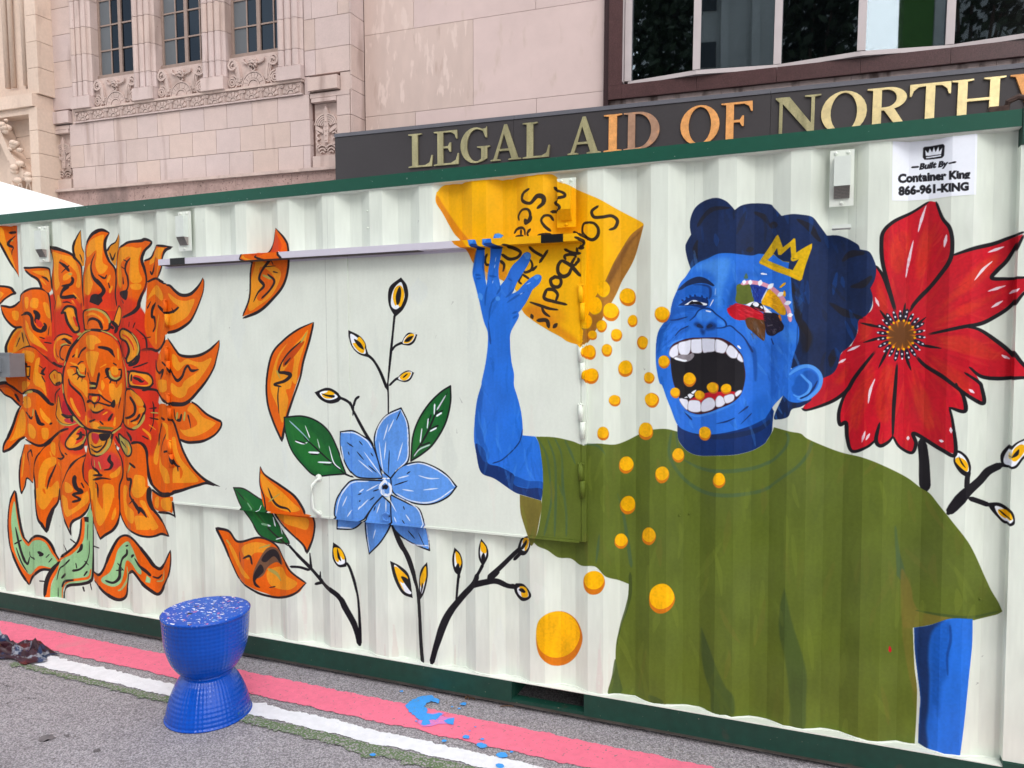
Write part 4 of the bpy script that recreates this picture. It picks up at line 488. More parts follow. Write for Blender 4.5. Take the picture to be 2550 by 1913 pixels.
    P('23','H','1520,655* 1490,560 1475,470 1490,420 1525,360* 1515,300 1520,220 1560,130 1640,70 1740,45 1820,70 1870,115 1900,150* 1960,110 2060,92 2200,100 24 60,130 125,200* 210,185 300,190 390,210 450,280 515,370* 600,367 680,390 730,415 785,450 800,488* 880,510 920,580 940,650 930,740 890,825* 910,900 900,980 860,1050 790,1100 780,1180 760,1250 700,1330 640,1380 620,1450 600,1510 560,1560 475,1600* 200,1500 -200,900 -300,600',var=.35)
    P('34','H','140,85* 380,110 300,180 215,205 180,270 100,292 60,270',var=.3)
    for t in ("1580,290 1640,200 1720,140 1860,130","1570,570 1560,480 1580,410","2070,170 2150,210 2200,280","2000,500 2060,480"): L('23','X',t,[6,12,4],al=.8,soft=2)
    for t in ("260,230 370,300 420,370 460,420","650,590 720,530 840,520","720,810 820,790 900,720","540,950 680,1040 820,1080","220,780 250,850 300,900","230,930 250,1050 320,1160 360,1250 340,1370","570,1350 550,1500","90,280 20,280","250,1000 290,1100"): L('24','X',t,[5,16,6],al=.85,soft=2)
    P('24','X','290,1130 380,1200 390,1290 320,1380 280,1280',al=.7,soft=3)
    brush(p,'00',(1700,490,2190,1010),190,50,11,'HHnX',1.4,2,.35)
    # neck then face
    P('33','N','1405,340* 1410,450 1440,510 1500,570 1590,603 1720,605 1900,597 2050,560 2150,505 34 0,470 40,400 50,300 60,220* 33 2150,150 1700,300',var=.25); L('33','H','1550,415 1700,445 1900,430 2100,380 2212,300',[4,10,12,12,8],al=.9)
    P('23','B','1520,655* 1480,720 1430,780 1400,850 1370,920 1350,1000 1340,1060 1290,1120 1245,1190 1225,1280 1220,1400 1225,1500 1250,1630 33 1275,0 1310,100 1350,200 1405,335 1480,390 1620,422 1800,410 2000,360 2150,290 34 0,260 60,170 140,85* 200,140 290,145 370,100 440,20 24 470,1600 465,1560 430,1520 380,1490 300,1480 240,1500 205,1520* 230,1400 270,1280 275,1170 240,1080 220,960 210,800 195,600* f2 1430,640* 1310,625 1230,570 1150,510 1000,505 890,500 780,530 600,512 420,490 260,490 150,515 0,590 23 1590,600',var=.14)
    brush(p,'00',(1640,620,1990,1060),160,46,9,'Bnl',1.35,1,.3)
    # face shading
    P('f1','N','560,620 500,760 480,950 330,1200 230,1400 235,1659 300,1659 300,1400 450,1180 540,950',al=.55,soft=4); P('f1','n','600,590 840,220 700,420 520,720 490,950 330,1200 240,1400 240,1659 330,1500 420,1250 560,1080 520,900 600,720',al=.65,soft=3); P('f1','l','900,200 1100,60 1500,20 1480,300 1380,560 1350,900 1250,760 1230,520 1250,360 1100,240',al=.75,soft=5); P('f1','n','1480,720 1560,480 1640,480 1600,780 1480,860',al=.8,soft=3); P('f2','n','520,780 700,800 1050,820 1000,900 700,900 560,1000 480,1300 430,1250 480,1000',al=.35,soft=4)
    P('f1','n','600,590 720,520 950,460 1150,500 1200,620 1150,720 1000,640 850,660 680,740 540,900',al=.6,soft=2); P('f1','n','520,900 700,850 1050,850 1000,910 700,960 500,1020',al=.8,soft=2); P('f1','n','500,1050 800,960 920,1000 800,1100 520,1140 430,1250 370,1200',al=.5,soft=2); P('f1','n','560,1380 700,1250 820,1170 800,1260 650,1330 520,1440',al=.6,soft=2)
    P('f4','n','600,700 700,760 730,1000 720,1280 680,1280 660,1000 620,800',al=.9,soft=1); P('f4','n','960,700 1060,700 1040,1500 970,1640 950,1200',al=.5,soft=5); P('f3','n','240,0 330,0 300,300 240,560 230,300',al=.6,soft=3); P('f3','n','1700,1400 2100,1100 2212,1350 2100,1600 1700,1659',al=.35,soft=6); P('f3','l','1780,300 1850,600 1780,1000 1820,800',al=.5,soft=4); P('f4','l','1130,450 1300,400 1420,500 1400,650 1200,620',al=.4,soft=4)
    L('33','N','1460,220 1530,295',[2,5]); L('33','N','1740,330 1830,310 1900,280',[1,4,2]); L('33','N','1930,245 2015,180',[1,5]); L('33','N','1950,335 2045,240',[1,3]); L('f4','N','970,570 1010,680',[2,3]); L('f4','N','1430,300 1400,800 1330,960',[2,3,2],al=.5)
    brush(p,'f1',(250,1050,800,1600),60,150,5,[(24,86,180),(52,126,226),(18,70,156)],2.2,31,.4); brush(p,'f1',(520,600,1150,1000),40,120,4,[(24,86,180),(18,64,146)],.2,32,.4); brush(p,'f4',(900,600,1400,1600),60,150,6,[(30,96,196),(56,132,230),(22,84,180)],1.5,33,.35)
    # brow
    P('f1','H','595,580* 700,470 820,385 960,340 1090,370 1200,450 1240,490* 1210,505 1090,460 950,455 780,500 680,560'); L('f1','N','880,480 1010,480 1150,520 1170,640 1150,720',[2,3,5,7,5],al=.7,soft=2)
    P('f1','N','610,840* 700,770 780,710 900,680 1050,700 1130,750 1130,840* 1040,900* 900,850 720,840'); 
    for t in ("700,760 680,740","770,720 755,700","830,690 815,670","910,680 900,655","1030,700 1020,670","1110,730 1110,700"): L('f1','N',t,[6,7])
    P('f1','A','715,830* 840,755 900,745 940,755 1010,780 1110,805 1080,835 900,815'); P('f1','b','790,820 850,760 900,770 980,770 1040,830 900,812'); P('f1','A','865,765 900,745 938,755 900,770'); L('f1','N','870,845 1000,850 1050,880',[2,4,5])
    # nose
    P('f1','B','920,1010 980,930 1060,890 1180,910 1260,980 1280,1060 1400,1120 1440,1190 1380,1230 1250,1240 1180,1240 1020,1250 900,1230 810,1180 810,1090 890,1030',al=.9); P('f1','l','960,940 1100,920 1230,970 1260,1040 1180,1080 1100,1110 990,1090 930,1020',al=.5,soft=2); P('f1','l','1270,1080 1400,1120 1420,1190 1340,1160',al=.6,soft=2)
    L('f1','N','810,1100 900,1020 960,930 1050,885 1170,900 1260,980 1340,1040 1420,1110 1440,1190 1370,1220 1270,1225',[2,3,3,3,3,3,3,3,4,3,2]); P('f1','N','880,1150 960,1120 1050,1200 1040,1260 1240,1250 1270,1170 1180,1120 1100,1180 1060,1340 1000,1300 990,1230 920,1200',al=.8,soft=2); P('f1','H','930,1180 980,1150 1050,1220 960,1215'); P('f1','H','1100,1200 1160,1150 1210,1190 1130,1230')
    L('f1','N','790,1190 650,1260 560,1360',[3,3,2]); L('f1','N','470,1090 600,1080 780,1030',[2,4,2]); L('f1','N','1420,1200 1520,1190 1620,1270 1740,1380 1830,1520 1900,1640',[3,3,3,3,4,5]); L('f1','A','1090,925 1180,945',[3,3]); L('f1','f','1260,540 1250,650',[2,3],al=.6); L('f1','A','1220,735 1160,850',[3,2]); L('f1','A','1640,1530 1690,1580',[5,3]); L('f1','A','2040,290 2140,300',[3,3],dry=.3)
    # mouth
    P('f3','u','470,330* 550,240 700,180 850,150 1000,145 1300,145 1420,180 1540,250 1640,350 1720,460 1740,560* 1770,750 1760,900 1720,1060 1650,1180 1500,1290 1300,1370 1150,1430 980,1465 850,1440 760,1390 660,1250 600,1080 540,950 500,750 480,500'); P('f3','b','490,480* 900,410 1240,380 1640,510 1735,560* 1755,750 1755,900 1700,1060 1580,1130 1080,1130 800,1230 640,1200* 570,1000 520,850 495,640'); P('f3','R','800,1230 1080,1100 1350,1075 1600,1080 1500,1180 1000,1280')
    for t in ("460,400 500,320 580,265 620,270 620,380 600,480 530,495 470,460","610,290 640,230 760,200 835,190 830,330 800,420 720,460 650,430 620,370","835,220 850,180 960,170 1015,175 1020,290 1015,400 900,412 840,380","1020,185 1060,160 1180,165 1245,180 1255,290 1240,375 1130,395 1040,390","1255,190 1330,185 1420,230 1465,275 1455,340 1400,410 1320,405 1250,365","1460,320 1510,275 1570,310 1640,390 1650,440 1610,495 1520,490 1440,400","1640,440 1660,410 1710,480 1735,560 1690,560 1630,510"): P('f3','W',t,ow=1.3,oc='j',var=.06)
    P('f3','j','530,500 640,440 780,440 860,410 890,460 820,540 700,560',var=.4); L('f3','A','560,500 700,540 760,540',[7,5,5])
    for t in ("635,1205 700,1190 780,1230 790,1340 760,1385 680,1300","800,1240 880,1220 980,1240 1005,1320 1000,1410 900,1430 800,1400 780,1340","1015,1270 1100,1190 1180,1180 1240,1230 1250,1320 1180,1390 1020,1415","1255,1230 1290,1160 1340,1145 1400,1190 1430,1260 1360,1330 1270,1330","1400,1170 1460,1130 1540,1115 1580,1150 1560,1230 1440,1275","1590,1110 1640,1060 1700,1050 1700,1090 1620,1160"): P('f3','W',t,ow=1.2,oc='j',var=.06)
    for t in ("700,1190 760,1150 810,1180","770,1130 830,1100 890,1130 820,1200","830,1090 900,1040 935,1050 880,1120"): P('f3','A',t,ow=2,oc='b')
    L('f3','l','440,300 560,220 700,170',[3,5,3],al=.6,soft=2); L('f3','l','700,1410 850,1480 1000,1490 1300,1400 1600,1270',[3,5,5,5,3],al=.6,soft=2)
    # coloured eye
    P('f2','G','530,1030 740,1020 770,1150 810,1330 640,1370 500,1320 510,1180',var=.3); P('f2','G','680,830 710,920 640,920',al=.7); P('f2','Z','750,1030 920,1030 1040,1080 990,1200 930,1320 830,1320 790,1150',var=.5); P('f2','C','1050,1130 1150,1120 1250,1230 1340,1400 1360,1540 1260,1540 1100,1420 940,1350',var=.5); P('f2','C','1330,1130 1360,1170 1350,1240 1310,1200'); L('f2','C','1260,1080 1350,1005',[4,6])
    P('f2','R','500,1350 560,1360 720,1400 860,1470 970,1530 975,1640 800,1630 540,1640 400,1560 350,1450 430,1400',var=.4); P('f4','x','530,240 640,210 760,250 870,270 870,450 850,610 760,560 640,450 560,380',var=.5); P('f4','j','690,260 760,400 800,520 720,440 660,330',al=.35,soft=2)
    P('f4','J','840,130 1000,130 1100,170 1150,280 1190,360 1170,430 1100,470 1000,530 900,500 870,380',var=.5); L('f4','j','900,360 1000,340',[2,3],al=.5); P('f4','j','1000,420 1060,410 1050,480 1000,500',al=.4); L('f4','c','1110,170 1140,270',[6,3])
    P('f2','A','660,1380* 800,1325 950,1370 1130,1520* 980,1500 760,1410'); P('f2','b','740,1410* 800,1340 900,1340 960,1380 1000,1500* 860,1470'); P('f2','A','790,1360 850,1330 900,1370 870,1410 820,1400'); P('f2','A','915,1410 940,1395 970,1430 950,1445'); L('f2','A','1040,1110 990,1210 940,1310',[2,3,2],al=.8)
    brush(p,'f2',(1000,1150,1250,1480),40,90,2.2,[(214,140,10),(250,190,40),(180,120,20)],.35,21,.8); brush(p,'f2',(790,1060,900,1260),40,50,1.8,[(14,30,110),(60,110,200),(20,40,130)],1.5,22,.8); brush(p,'f2',(430,1390,900,1590),45,130,2.4,[(214,40,60),(150,14,34),(226,60,70)],.35,23,.7); brush(p,'f4',(870,150,1110,480),40,60,2,[(20,12,30),(70,50,80),(12,8,20)],.8,24,.8); brush(p,'f4',(590,240,830,520),26,90,2.4,[(120,80,60),(80,46,30),(140,130,136)],1.0,25,.6)
    for q in range(9): L('f2','s','%d,%d %d,%d'%(520+q*6,1380+q*28,380+q*14,1400+q*26),[4,2],al=.8)
    L('f2','p','600,1020 720,990 860,1000 960,1020 1080,1070 1180,1140 1280,1240 1350,1360 1410,1480 1440,1659',[8,9,9,9,9,10,10,9,9,9])
    for t in ("640,1010 650,960","750,1020 750,960","910,1040 930,960","1060,1090 1140,1020","1230,1220 1310,1170","1350,1360 1440,1330","1400,1560 1470,1550"): L('f2','A',t,[9,10,7])
    L('f2','A','940,840 1030,850',[4,3],dry=.5)
    # crown
    P('f2','a','900,640* 1080,380 1190,200* 1225,170* 1250,220 1310,390* 1440,290 1500,230* 1525,240 1540,480* 1600,440 1700,380 1815,320* 1810,400 1720,650 1680,780 1640,940* 1600,970* 1400,880 1200,810 1000,710 910,670',smooth=False,var=.4); P('f2','B','1045,610* 1150,510* 1240,580* 1310,630* 1420,650* 1410,760*',smooth=False); P('f2','H','1150,495* 1210,400* 1230,520* 1280,520* 1440,375* 1460,580* 1590,585* 1480,780* 1405,755* 1420,640* 1320,628* 1230,575*',smooth=False); L('f2','a','1460,560 1480,610 1590,580',[4,5,3]); L('f2','Y','930,650 1150,740 1400,820 1600,930',[3,6,5,5],al=.5)
    # ear
    L('f4','l','1280,1200 1400,1110 1550,1050 1680,1070 1790,1160 1830,1280 1790,1430 1680,1550 1560,1620 1420,1610',[4,7,8,8,8,8,8,8,8,6],soft=1.5); P('f4','n','1400,1250 1470,1210 1590,1310 1620,1400 1580,1500 1480,1560 1360,1520 1320,1430 1370,1350',al=.75,soft=1); P('f4','n','1520,1160 1640,1120 1740,1180 1780,1290 1740,1400 1660,1490 1670,1360 1600,1280',al=.8,soft=1); L('f4','N','1470,1610 1600,1540 1700,1430 1770,1300',[4,5,5,2]); L('f4','l','1480,1190 1580,1290 1650,1370 1600,1500 1450,1580 1350,1540',[4,5,6,6,4,3])
    # shirt
    p.fig('painted_shirt')
    P('33','G','190,440* 350,447 500,480 590,510 720,500 860,510 960,480 1060,430 1130,400 1200,380 1310,375 1405,397* 1415,470 1445,520 1500,572 1590,605 1720,607 1900,599 2050,562 2150,507 34 0,475 45,400 60,360* 200,398 290,415 350,460 510,530 650,580 820,620 1000,690 1200,790 1320,880 1400,930 1480,1030 1600,1180 1750,1380 1880,1659 44 1930,130 1990,230 2025,310* 1980,335 1900,355 1780,385* 1600,375 1500,400 1380,430 1255,450* 1260,600 1270,800 1290,970 1285,1200 1270,1460* 1100,1440 1000,1460 800,1400 640,1360 450,1330 200,1310 0,1240 43 2070,1220 1870,1218 1700,1180 1600,1130 1420,1110 1180,1100 1080,1055 940,1020 810,1020* 835,900 870,800 875,650 890,530 940,380 975,260 990,75* 900,40 790,10 33 700,1560 580,1550 490,1490 380,1480 290,1420 200,1380 140,1310 120,1300* 190,1300 230,1120 240,990* 250,850 245,700 220,520',var=.17)
    P('33','e','50,940* 235,992* 240,1050 220,1150 190,1300 150,1380 120,1300 80,1180 55,1080',var=.2)
    for t,w in (("1355,400 1335,560 1370,680 1460,800 1580,890 1720,940 1900,945 2100,915 2212,870",[5,6,7,8,9,9,9,8,7]),("1460,640 1600,710 1760,740 1950,730 2100,700 2212,650",[4,7,9,9,8,6]),("890,930 940,1100 980,1350 1010,1560",[2,7,9,9]),("735,1280 720,1420 705,1530",[3,7,3]),("200,450 280,600 310,800 320,1000 260,1290",[4,6,4,6,6]),("290,460 350,640 360,900 350,1300",[4,6,7,5]),("350,450 410,600 420,850 450,1100 450,1300",[4,5,7,6,4]),("440,470 490,580 530,680",[5,7,3]),("620,505 720,520 770,570 785,600",[3,6,6,2]),("1395,400 1410,540",[5,3]),("390,860 420,950",[3,4])): L('33','t',t,w,al=.75,soft=1.5)
    for t,w in (("165,410 185,450 160,530 80,620 0,680",[6,6,6,6,5]),("385,490 350,590 260,700 120,800 0,890",[7,7,6,6,5]),("1105,1210 1120,1400 1160,1659",[4,8,20])): L('34','t',t,w,al=.75,soft=1.5)
    P('44','D','150,100* 180,250 220,420 290,640 340,850 335,1080 320,1320 200,1300 195,1100 160,750 105,500 110,280',al=.8,soft=1); P('43','D','1610,440* 1680,620 1740,790 1820,960 1890,1050 1880,1215 1710,1185 1690,1000 1640,850 1610,650',al=.85,soft=1); P('43','D','870,720 900,850 930,1000 810,1020 840,880',al=.8); P('43','D','1160,1030 1270,1070 1280,1105 1180,1100',al=.7); P('44','e','1160,-60 1240,100 1260,220 1320,310 1480,345 1600,375 1380,430 1200,450 1160,390 1150,150',al=.85,soft=1); P('44','e','1160,440 1255,450 1265,700 1290,1000 1230,900',al=.6,soft=1); L('44','D','1280,300 1500,340 1750,360 1990,310',[3,6,6,4],al=.8); L('43','E','1000,-20 1000,150 970,280 920,430 885,600',[8,9,7,4,3],al=.8); L('44','R','1055,610 1060,655',[3,8])
    for t in ("150,1220 130,1500","1540,1400 1530,1600"): L('34' if t[0]=='1' and t[3]==',' and t[:3]=='150' else '33','G',t,[4,3],al=.4)
    brush(p,'00',(1290,1060,2500,1860),330,95,15,['G','e','G',(122,136,48),(84,98,36)],1.55,3,.28)
    p.fig('painted_arm')
    P('44','B','1265,450* 1400,428 1580,372 1770,375* 1765,600 1735,900 1700,1250 1660,1565* 1500,1550 1380,1490 1300,1440* 1310,1200 1318,1050 1295,850 1272,650',var=.16); P('44','H','1265,450* 1480,400 1530,385 1420,500 1390,700 1400,900 1390,1150 1370,1300 1380,1490 1300,1440 1310,1200 1318,1050 1295,850 1272,650',al=.85,soft=2,var=.4); P('44','n','1420,500 1560,400 1580,560 1550,850 1500,950 1480,1250 1440,1100 1400,1350 1410,900',al=.75,soft=3,var=.4); L('44','N','1575,430 1580,560 1550,700 1555,860',[4,5,4,3],al=.5,soft=2)
    # chips
    for x,y,w,h,a in ((980,900,70,78,20),(835,1028,70,78,10),(755,1150,45,52,30),(1022,1105,42,52,10),(882,1228,48,56,5),(1105,1292,45,60,-60),(655,1375,50,63,10),(800,1358,45,56,5),(668,1580,60,68,10),(960,1515,62,72,10),(1163,1595,45,50,10),(1275,1050,65,68,10),(1292,1457,50,55,30),(675,1228,40,42,0)):
        p.fig('painted_chip'); chip(p,1280+x/K,480+y/K,w/K,h/K,a=a)
    for x,y,w,h,a in ((868,132,50,50,20),(1188,128,60,63,45),(767,415,50,60,10),(1135,395,62,78,5),(965,685,63,73,-20),(1415,602,52,60,5),(1275,770,60,72,0),(1765,818,54,64,0),(980,1030,66,80,-15),(1160,1298,60,74,-10),(922,1340,58,64,-5),(1643,415,52,62,5),(1512,1.5,0,0,0)):
        if w: p.fig('painted_chip'); chip(p,1280+x/K,960+y/K,w/K,h/K,a=a)
    for x,y,w,h,a in ((810,870,110,120,10),(565,1097,85,92,15),(985,1140,88,85,30),(1215,1010,100,100,60),(1440,1030,93,90,-10)):
        p.fig('painted_chip'); chip(p,1600+x/S,820+y/S,w/S,h/S,a=a)
    for x,y,w,h,k in ((688,65,93,105,.45),(1270,200,112,128,.3),(382,543,200,243,.3)):
        p.fig('painted_chip'); chip(p,1280+x/K,1433+y/K,w/K,h/K,k=k,a=20 if w>150 else 0)
    # company sticker
    p.fig('company_sticker')
    P('f7','A','-50,225* 330,225* 600,205* 1050,130* 1410,95* 1385,1140* 700,1205* 300,1240* -60,1240*',smooth=False,var=.03)
    P('f7','b','500,320* 820,270* 845,300* 835,470* 800,510* 500,540* 470,500* 475,340*',smooth=False,var=0); P('f7','A','510,370* 560,425* 590,345* 630,410* 660,320* 690,405* 740,310* 750,400* 805,330* 785,445* 520,475*',smooth=False,var=0); P('f7','A','525,495* 785,455* 785,480* 525,515*',smooth=False,var=0)
    p.fig(None)
K=3.456; S=6.9125
# ------------------------------------------------------------------ materials
def lin(c): c=[x/255. for x in c]; return tuple((x/12.92 if x<=.04045 else ((x+.055)/1.055)**2.4) for x in c)+(1.,)
MATS={}
def mat(name,col,rough=.6,metal=0.,noise=None,bump=None,spec=.4,rnd=0.,stain=None,coat=0.,coords='Object',alt=None):
    """procedural: base colour broken up by noise [(scale, amount)...], per-object brightness, stains, bump [(scale,strength,dist)]"""
    if name in MATS: return MATS[name]
    m=bpy.data.materials.new(name); m.use_nodes=True; t=m.node_tree; n=t.nodes; L=t.links
    b=n['Principled BSDF']; b.inputs['Roughness'].default_value=rough; b.inputs['Metallic'].default_value=metal; b.inputs['Specular IOR Level'].default_value=spec
    if coat: b.inputs['Coat Weight'].default_value=coat; b.inputs['Coat Roughness'].default_value=.08
    c=lin(col) if max(col)>1.5 else tuple(col)+(1.,)
    tc=n.new('ShaderNodeTexCoord'); co=tc.outputs['Object' if coords=='Position' else coords]
    if coords=='Position': co=n.new('ShaderNodeNewGeometry').outputs['Position']
    cur=n.new('ShaderNodeRGB'); cur.outputs[0].default_value=c; cur=cur.outputs[0]
    def nz(scale,det=4,stretch=None):
        src=co
        if stretch:
            mp=n.new('ShaderNodeMapping'); mp.inputs['Scale'].default_value=stretch; L.new(co,mp.inputs[0]); src=mp.outputs[0]
        x=n.new('ShaderNodeTexNoise'); x.inputs['Scale'].default_value=scale; x.inputs['Detail'].default_value=det; L.new(src,x.inputs['Vector']); return x.outputs[0]
    def mulfac(fac,lo,hi,prev,frm=(.3,.7)):
        mr=n.new('ShaderNodeMapRange'); mr.inputs[1].default_value=frm[0]; mr.inputs[2].default_value=frm[1]; mr.inputs[3].default_value=lo; mr.inputs[4].default_value=hi; L.new(fac,mr.inputs[0])
        v=n.new('ShaderNodeVectorMath'); v.operation='SCALE'; L.new(prev,v.inputs[0]); L.new(mr.outputs[0],v.inputs['Scale']); return v.outputs[0]
    if alt:
        oj=n.new('ShaderNodeObjectInfo'); am=n.new('ShaderNodeMix'); am.data_type='RGBA'; ml=n.new('ShaderNodeMath'); ml.operation='MULTIPLY'; ml.inputs[1].default_value=37.7; L.new(oj.outputs['Random'],ml.inputs[0]); fr=n.new('ShaderNodeMath'); fr.operation='FRACT'; L.new(ml.outputs[0],fr.inputs[0]); L.new(fr.outputs[0],am.inputs[0]); L.new(cur,am.inputs[6]); am.inputs[7].default_value=lin(alt); cur=am.outputs[2]
    for s in (noise or []): cur=mulfac(nz(s[0],4,s[2] if len(s)>2 else None),1-s[1],1+s[1],cur)
    if rnd:
        oi=n.new('ShaderNodeObjectInfo'); cur=mulfac(oi.outputs['Random'],1-rnd,1+rnd,cur,(0,1))
    for st in (stain or []):   # (scale, threshold, colour, stretch)
        f=nz(st[0],6,st[3] if len(st)>3 else None); mr=n.new('ShaderNodeMapRange'); mr.inputs[1].default_value=st[1]; mr.inputs[2].default_value=st[1]+(st[4] if len(st)>4 else .12); L.new(f,mr.inputs[0])
        mx=n.new('ShaderNodeMix'); mx.data_type='RGBA'; L.new(mr.outputs[0],mx.inputs[0]); L.new(cur,mx.inputs[6]); mx.inputs[7].default_value=lin(st[2]); cur=mx.outputs[2]
    L.new(cur,b.inputs['Base Color'])
    prev=None
    for s in (bump or []):
        bp=n.new('ShaderNodeBump'); bp.inputs['Strength'].default_value=s[1]; bp.inputs['Distance'].default_value=s[2]; L.new(nz(s[0],5,s[3] if len(s)>3 else None),bp.inputs['Height'])
        if prev: L.new(prev,bp.inputs['Normal'])
        prev=bp.outputs[0]
    if prev: L.new(prev,b.inputs['Normal'])
    MATS[name]=m; return m
M={}
M['green']=mat('green_enamel',(16,80,62),.42,noise=[(1.2,.12),(30,.06)],bump=[(60,.08,.002)],coords='Position',stain=[(55,.69,(150,170,160),None,.03)])
M['green_dark']=mat('dark_green_enamel',(16,62,50),.5,noise=[(1.5,.2),(25,.15)],bump=[(50,.12,.002)],coords='Position',stain=[(90,.7,(150,140,120),None,.03),(9,.66,(70,62,52))])
M['white']=mat('white_enamel',(222,227,217),.45,noise=[(2,.04),(18,.03)],bump=[(35,.06,.002)],coords='Position')
M['vent_white']=mat('vent_plastic',(214,221,213),.4,noise=[(30,.03)])
M['grille']=mat('vent_grille',(150,142,136),.6,noise=[(300,.2)])
M['alu']=mat('drip_aluminium',(205,202,214),.35,noise=[(8,.04)],spec=.5)
M['black_tape']=mat('black_tape',(14,14,16),.35,bump=[(120,.2,.002)])
M['grey_box']=mat('grey_plastic',(122,126,130),.5,noise=[(20,.05)])
M['steel']=mat('dull_steel',(110,110,108),.45,metal=.6,noise=[(30,.2)])
M['lip']=mat('dirty_flange',(88,82,76),.8,noise=[(12,.3)],coords='Position')
M['dark']=mat('underside',(20,20,20),.9,noise=[(5,.2)])
TER=(190,171,167)
M['terra']=mat('pink_terracotta',TER,.75,noise=[(.9,.05),(6,.04),(40,.04)],rnd=.04,alt=(192,170,160),bump=[(60,.12,.003),(8,.05,.01)],stain=[(3.2,.56,(156,134,126),(1,1,.16),.16),(14,.72,(132,110,102),None,.05)])
M['terra_carved']=mat('carved_terracotta',(186,165,157),.8,noise=[(5,.12),(40,.06)],bump=[(50,.2,.003)],stain=[(3,.58,(150,128,118),None,.2)])
M['joint']=mat('joint_mortar',(98,72,66),.9,noise=[(10,.15)])
M['rough_base']=mat('pitted_base_stone',(156,130,123),.85,noise=[(3,.16),(20,.12)],bump=[(25,.5,.02)],stain=[(28,.63,(96,74,68),None,.05),(1.1,.6,(110,92,88),(1,1,.5),.12)],coords='Object')
M['lime']=mat('limestone_slab',(196,175,170),.7,noise=[(.7,.035),(5,.03)],rnd=.03,bump=[(30,.05,.004)],stain=[(7,.6,(184,163,152),(1,1,.35),.2)])
M['lime_vein']=mat('veined_limestone',(194,173,164),.7,noise=[(.9,.04),(4,.05,(1.6,1,.5))],rnd=.03,bump=[(30,.05,.004)],stain=[(9,.57,(206,186,177),(1.3,1,.3),.06),(5,.64,(180,158,148),(1.2,1,.3),.08)])
M['granite']=mat('brown_granite',(74,50,50),.3,noise=[(90,.45),(6,.1)],spec=.5,stain=[(160,.68,(150,120,118),None,.05)])
M['granite_dark']=mat('dark_granite',(52,34,36),.35,noise=[(90,.35)])
M['sign']=mat('sign_panel',(52,48,50),.5,noise=[(1.3,.08),(30,.05)],bump=[(40,.05,.002)],stain=[(40,.74,(120,118,118),None,.02)])
M['sign_trim']=mat('sign_trim',(92,92,99),.45,noise=[(3,.06),(40,.05)],stain=[(50,.72,(60,58,58),None,.03)])
M['brass']=mat('tarnished_brass',(176,168,128),.35,metal=.55,noise=[(9,.25,(1,1,.25)),(60,.1)],bump=[(25,.1,.004)],stain=[(12,.6,(120,124,92),(1,1,.3),.2)])
M['copper']=mat('orange_copper',(214,150,86),.55,noise=[(14,.16),(70,.08)],stain=[(20,.66,(150,110,80),None,.12)],bump=[(25,.1,.004)])
M['copper_dull']=mat('dull_copper',(158,122,98),.55,noise=[(10,.2)],stain=[(9,.55,(196,140,96),None,.15)])
M['gold']=mat('polished_gold',(248,226,168),.28,metal=.5,noise=[(6,.1),(25,.08)],bump=[(14,.25,.01)])
M['winframe']=mat('white_window_frame',(182,172,172),.45,noise=[(4,.05)],stain=[(12,.68,(150,130,125),(1,1,.4),.1)])
M['oldframe']=mat('painted_steel_sash',(146,126,116),.6,noise=[(12,.1)])
M['church']=mat('church_terracotta',(208,185,168),.78,noise=[(1.2,.07),(20,.05)],rnd=.04,bump=[(40,.15,.004)],stain=[(3,.62,(178,152,136),(1,1,.3),.15)])
M['tent']=mat('tent_fabric',(232,240,238),.8,noise=[(3,.03)],bump=[(8,.05,.01)])
M['pole']=mat('tent_pole',(170,172,174),.4,metal=.7)
M['blind']=mat('pale_blind',(96,100,104),.8,noise=[(2,.06)])
def glass(name,tint,rough=.02,refl=.5,dark=(8,12,16)):
    m=bpy.data.materials.new(name); m.use_nodes=True; t=m.node_tree; n=t.nodes; L=t.links; n.clear()
    o=n.new('ShaderNodeOutputMaterial'); d=n.new('ShaderNodeBsdfDiffuse'); d.inputs[0].default_value=lin(dark)
    g=n.new('ShaderNodeBsdfGlossy'); g.inputs[0].default_value=lin(tint); g.inputs['Roughness'].default_value=rough
    tc=n.new('ShaderNodeTexCoord'); nz=n.new('ShaderNodeTexNoise'); nz.inputs['Scale'].default_value=1.6; nz.inputs['Detail'].default_value=1; L.new(tc.outputs['Object'],nz.inputs['Vector'])
    bp=n.new('ShaderNodeBump'); bp.inputs['Strength'].default_value=.03; bp.inputs['Distance'].default_value=.006; L.new(nz.outputs[0],bp.inputs['Height']); L.new(bp.outputs[0],g.inputs['Normal'])
    x=n.new('ShaderNodeMixShader'); x.inputs[0].default_value=refl; L.new(d.outputs[0],x.inputs[1]); L.new(g.outputs[0],x.inputs[2]); L.new(x.outputs[0],o.inputs[0]); return m
M['glass']=glass('reflective_glass',(200,215,222),.015,.62)
M['glass_old']=glass('old_window_glass',(105,118,130),.06,.16,(12,15,21))
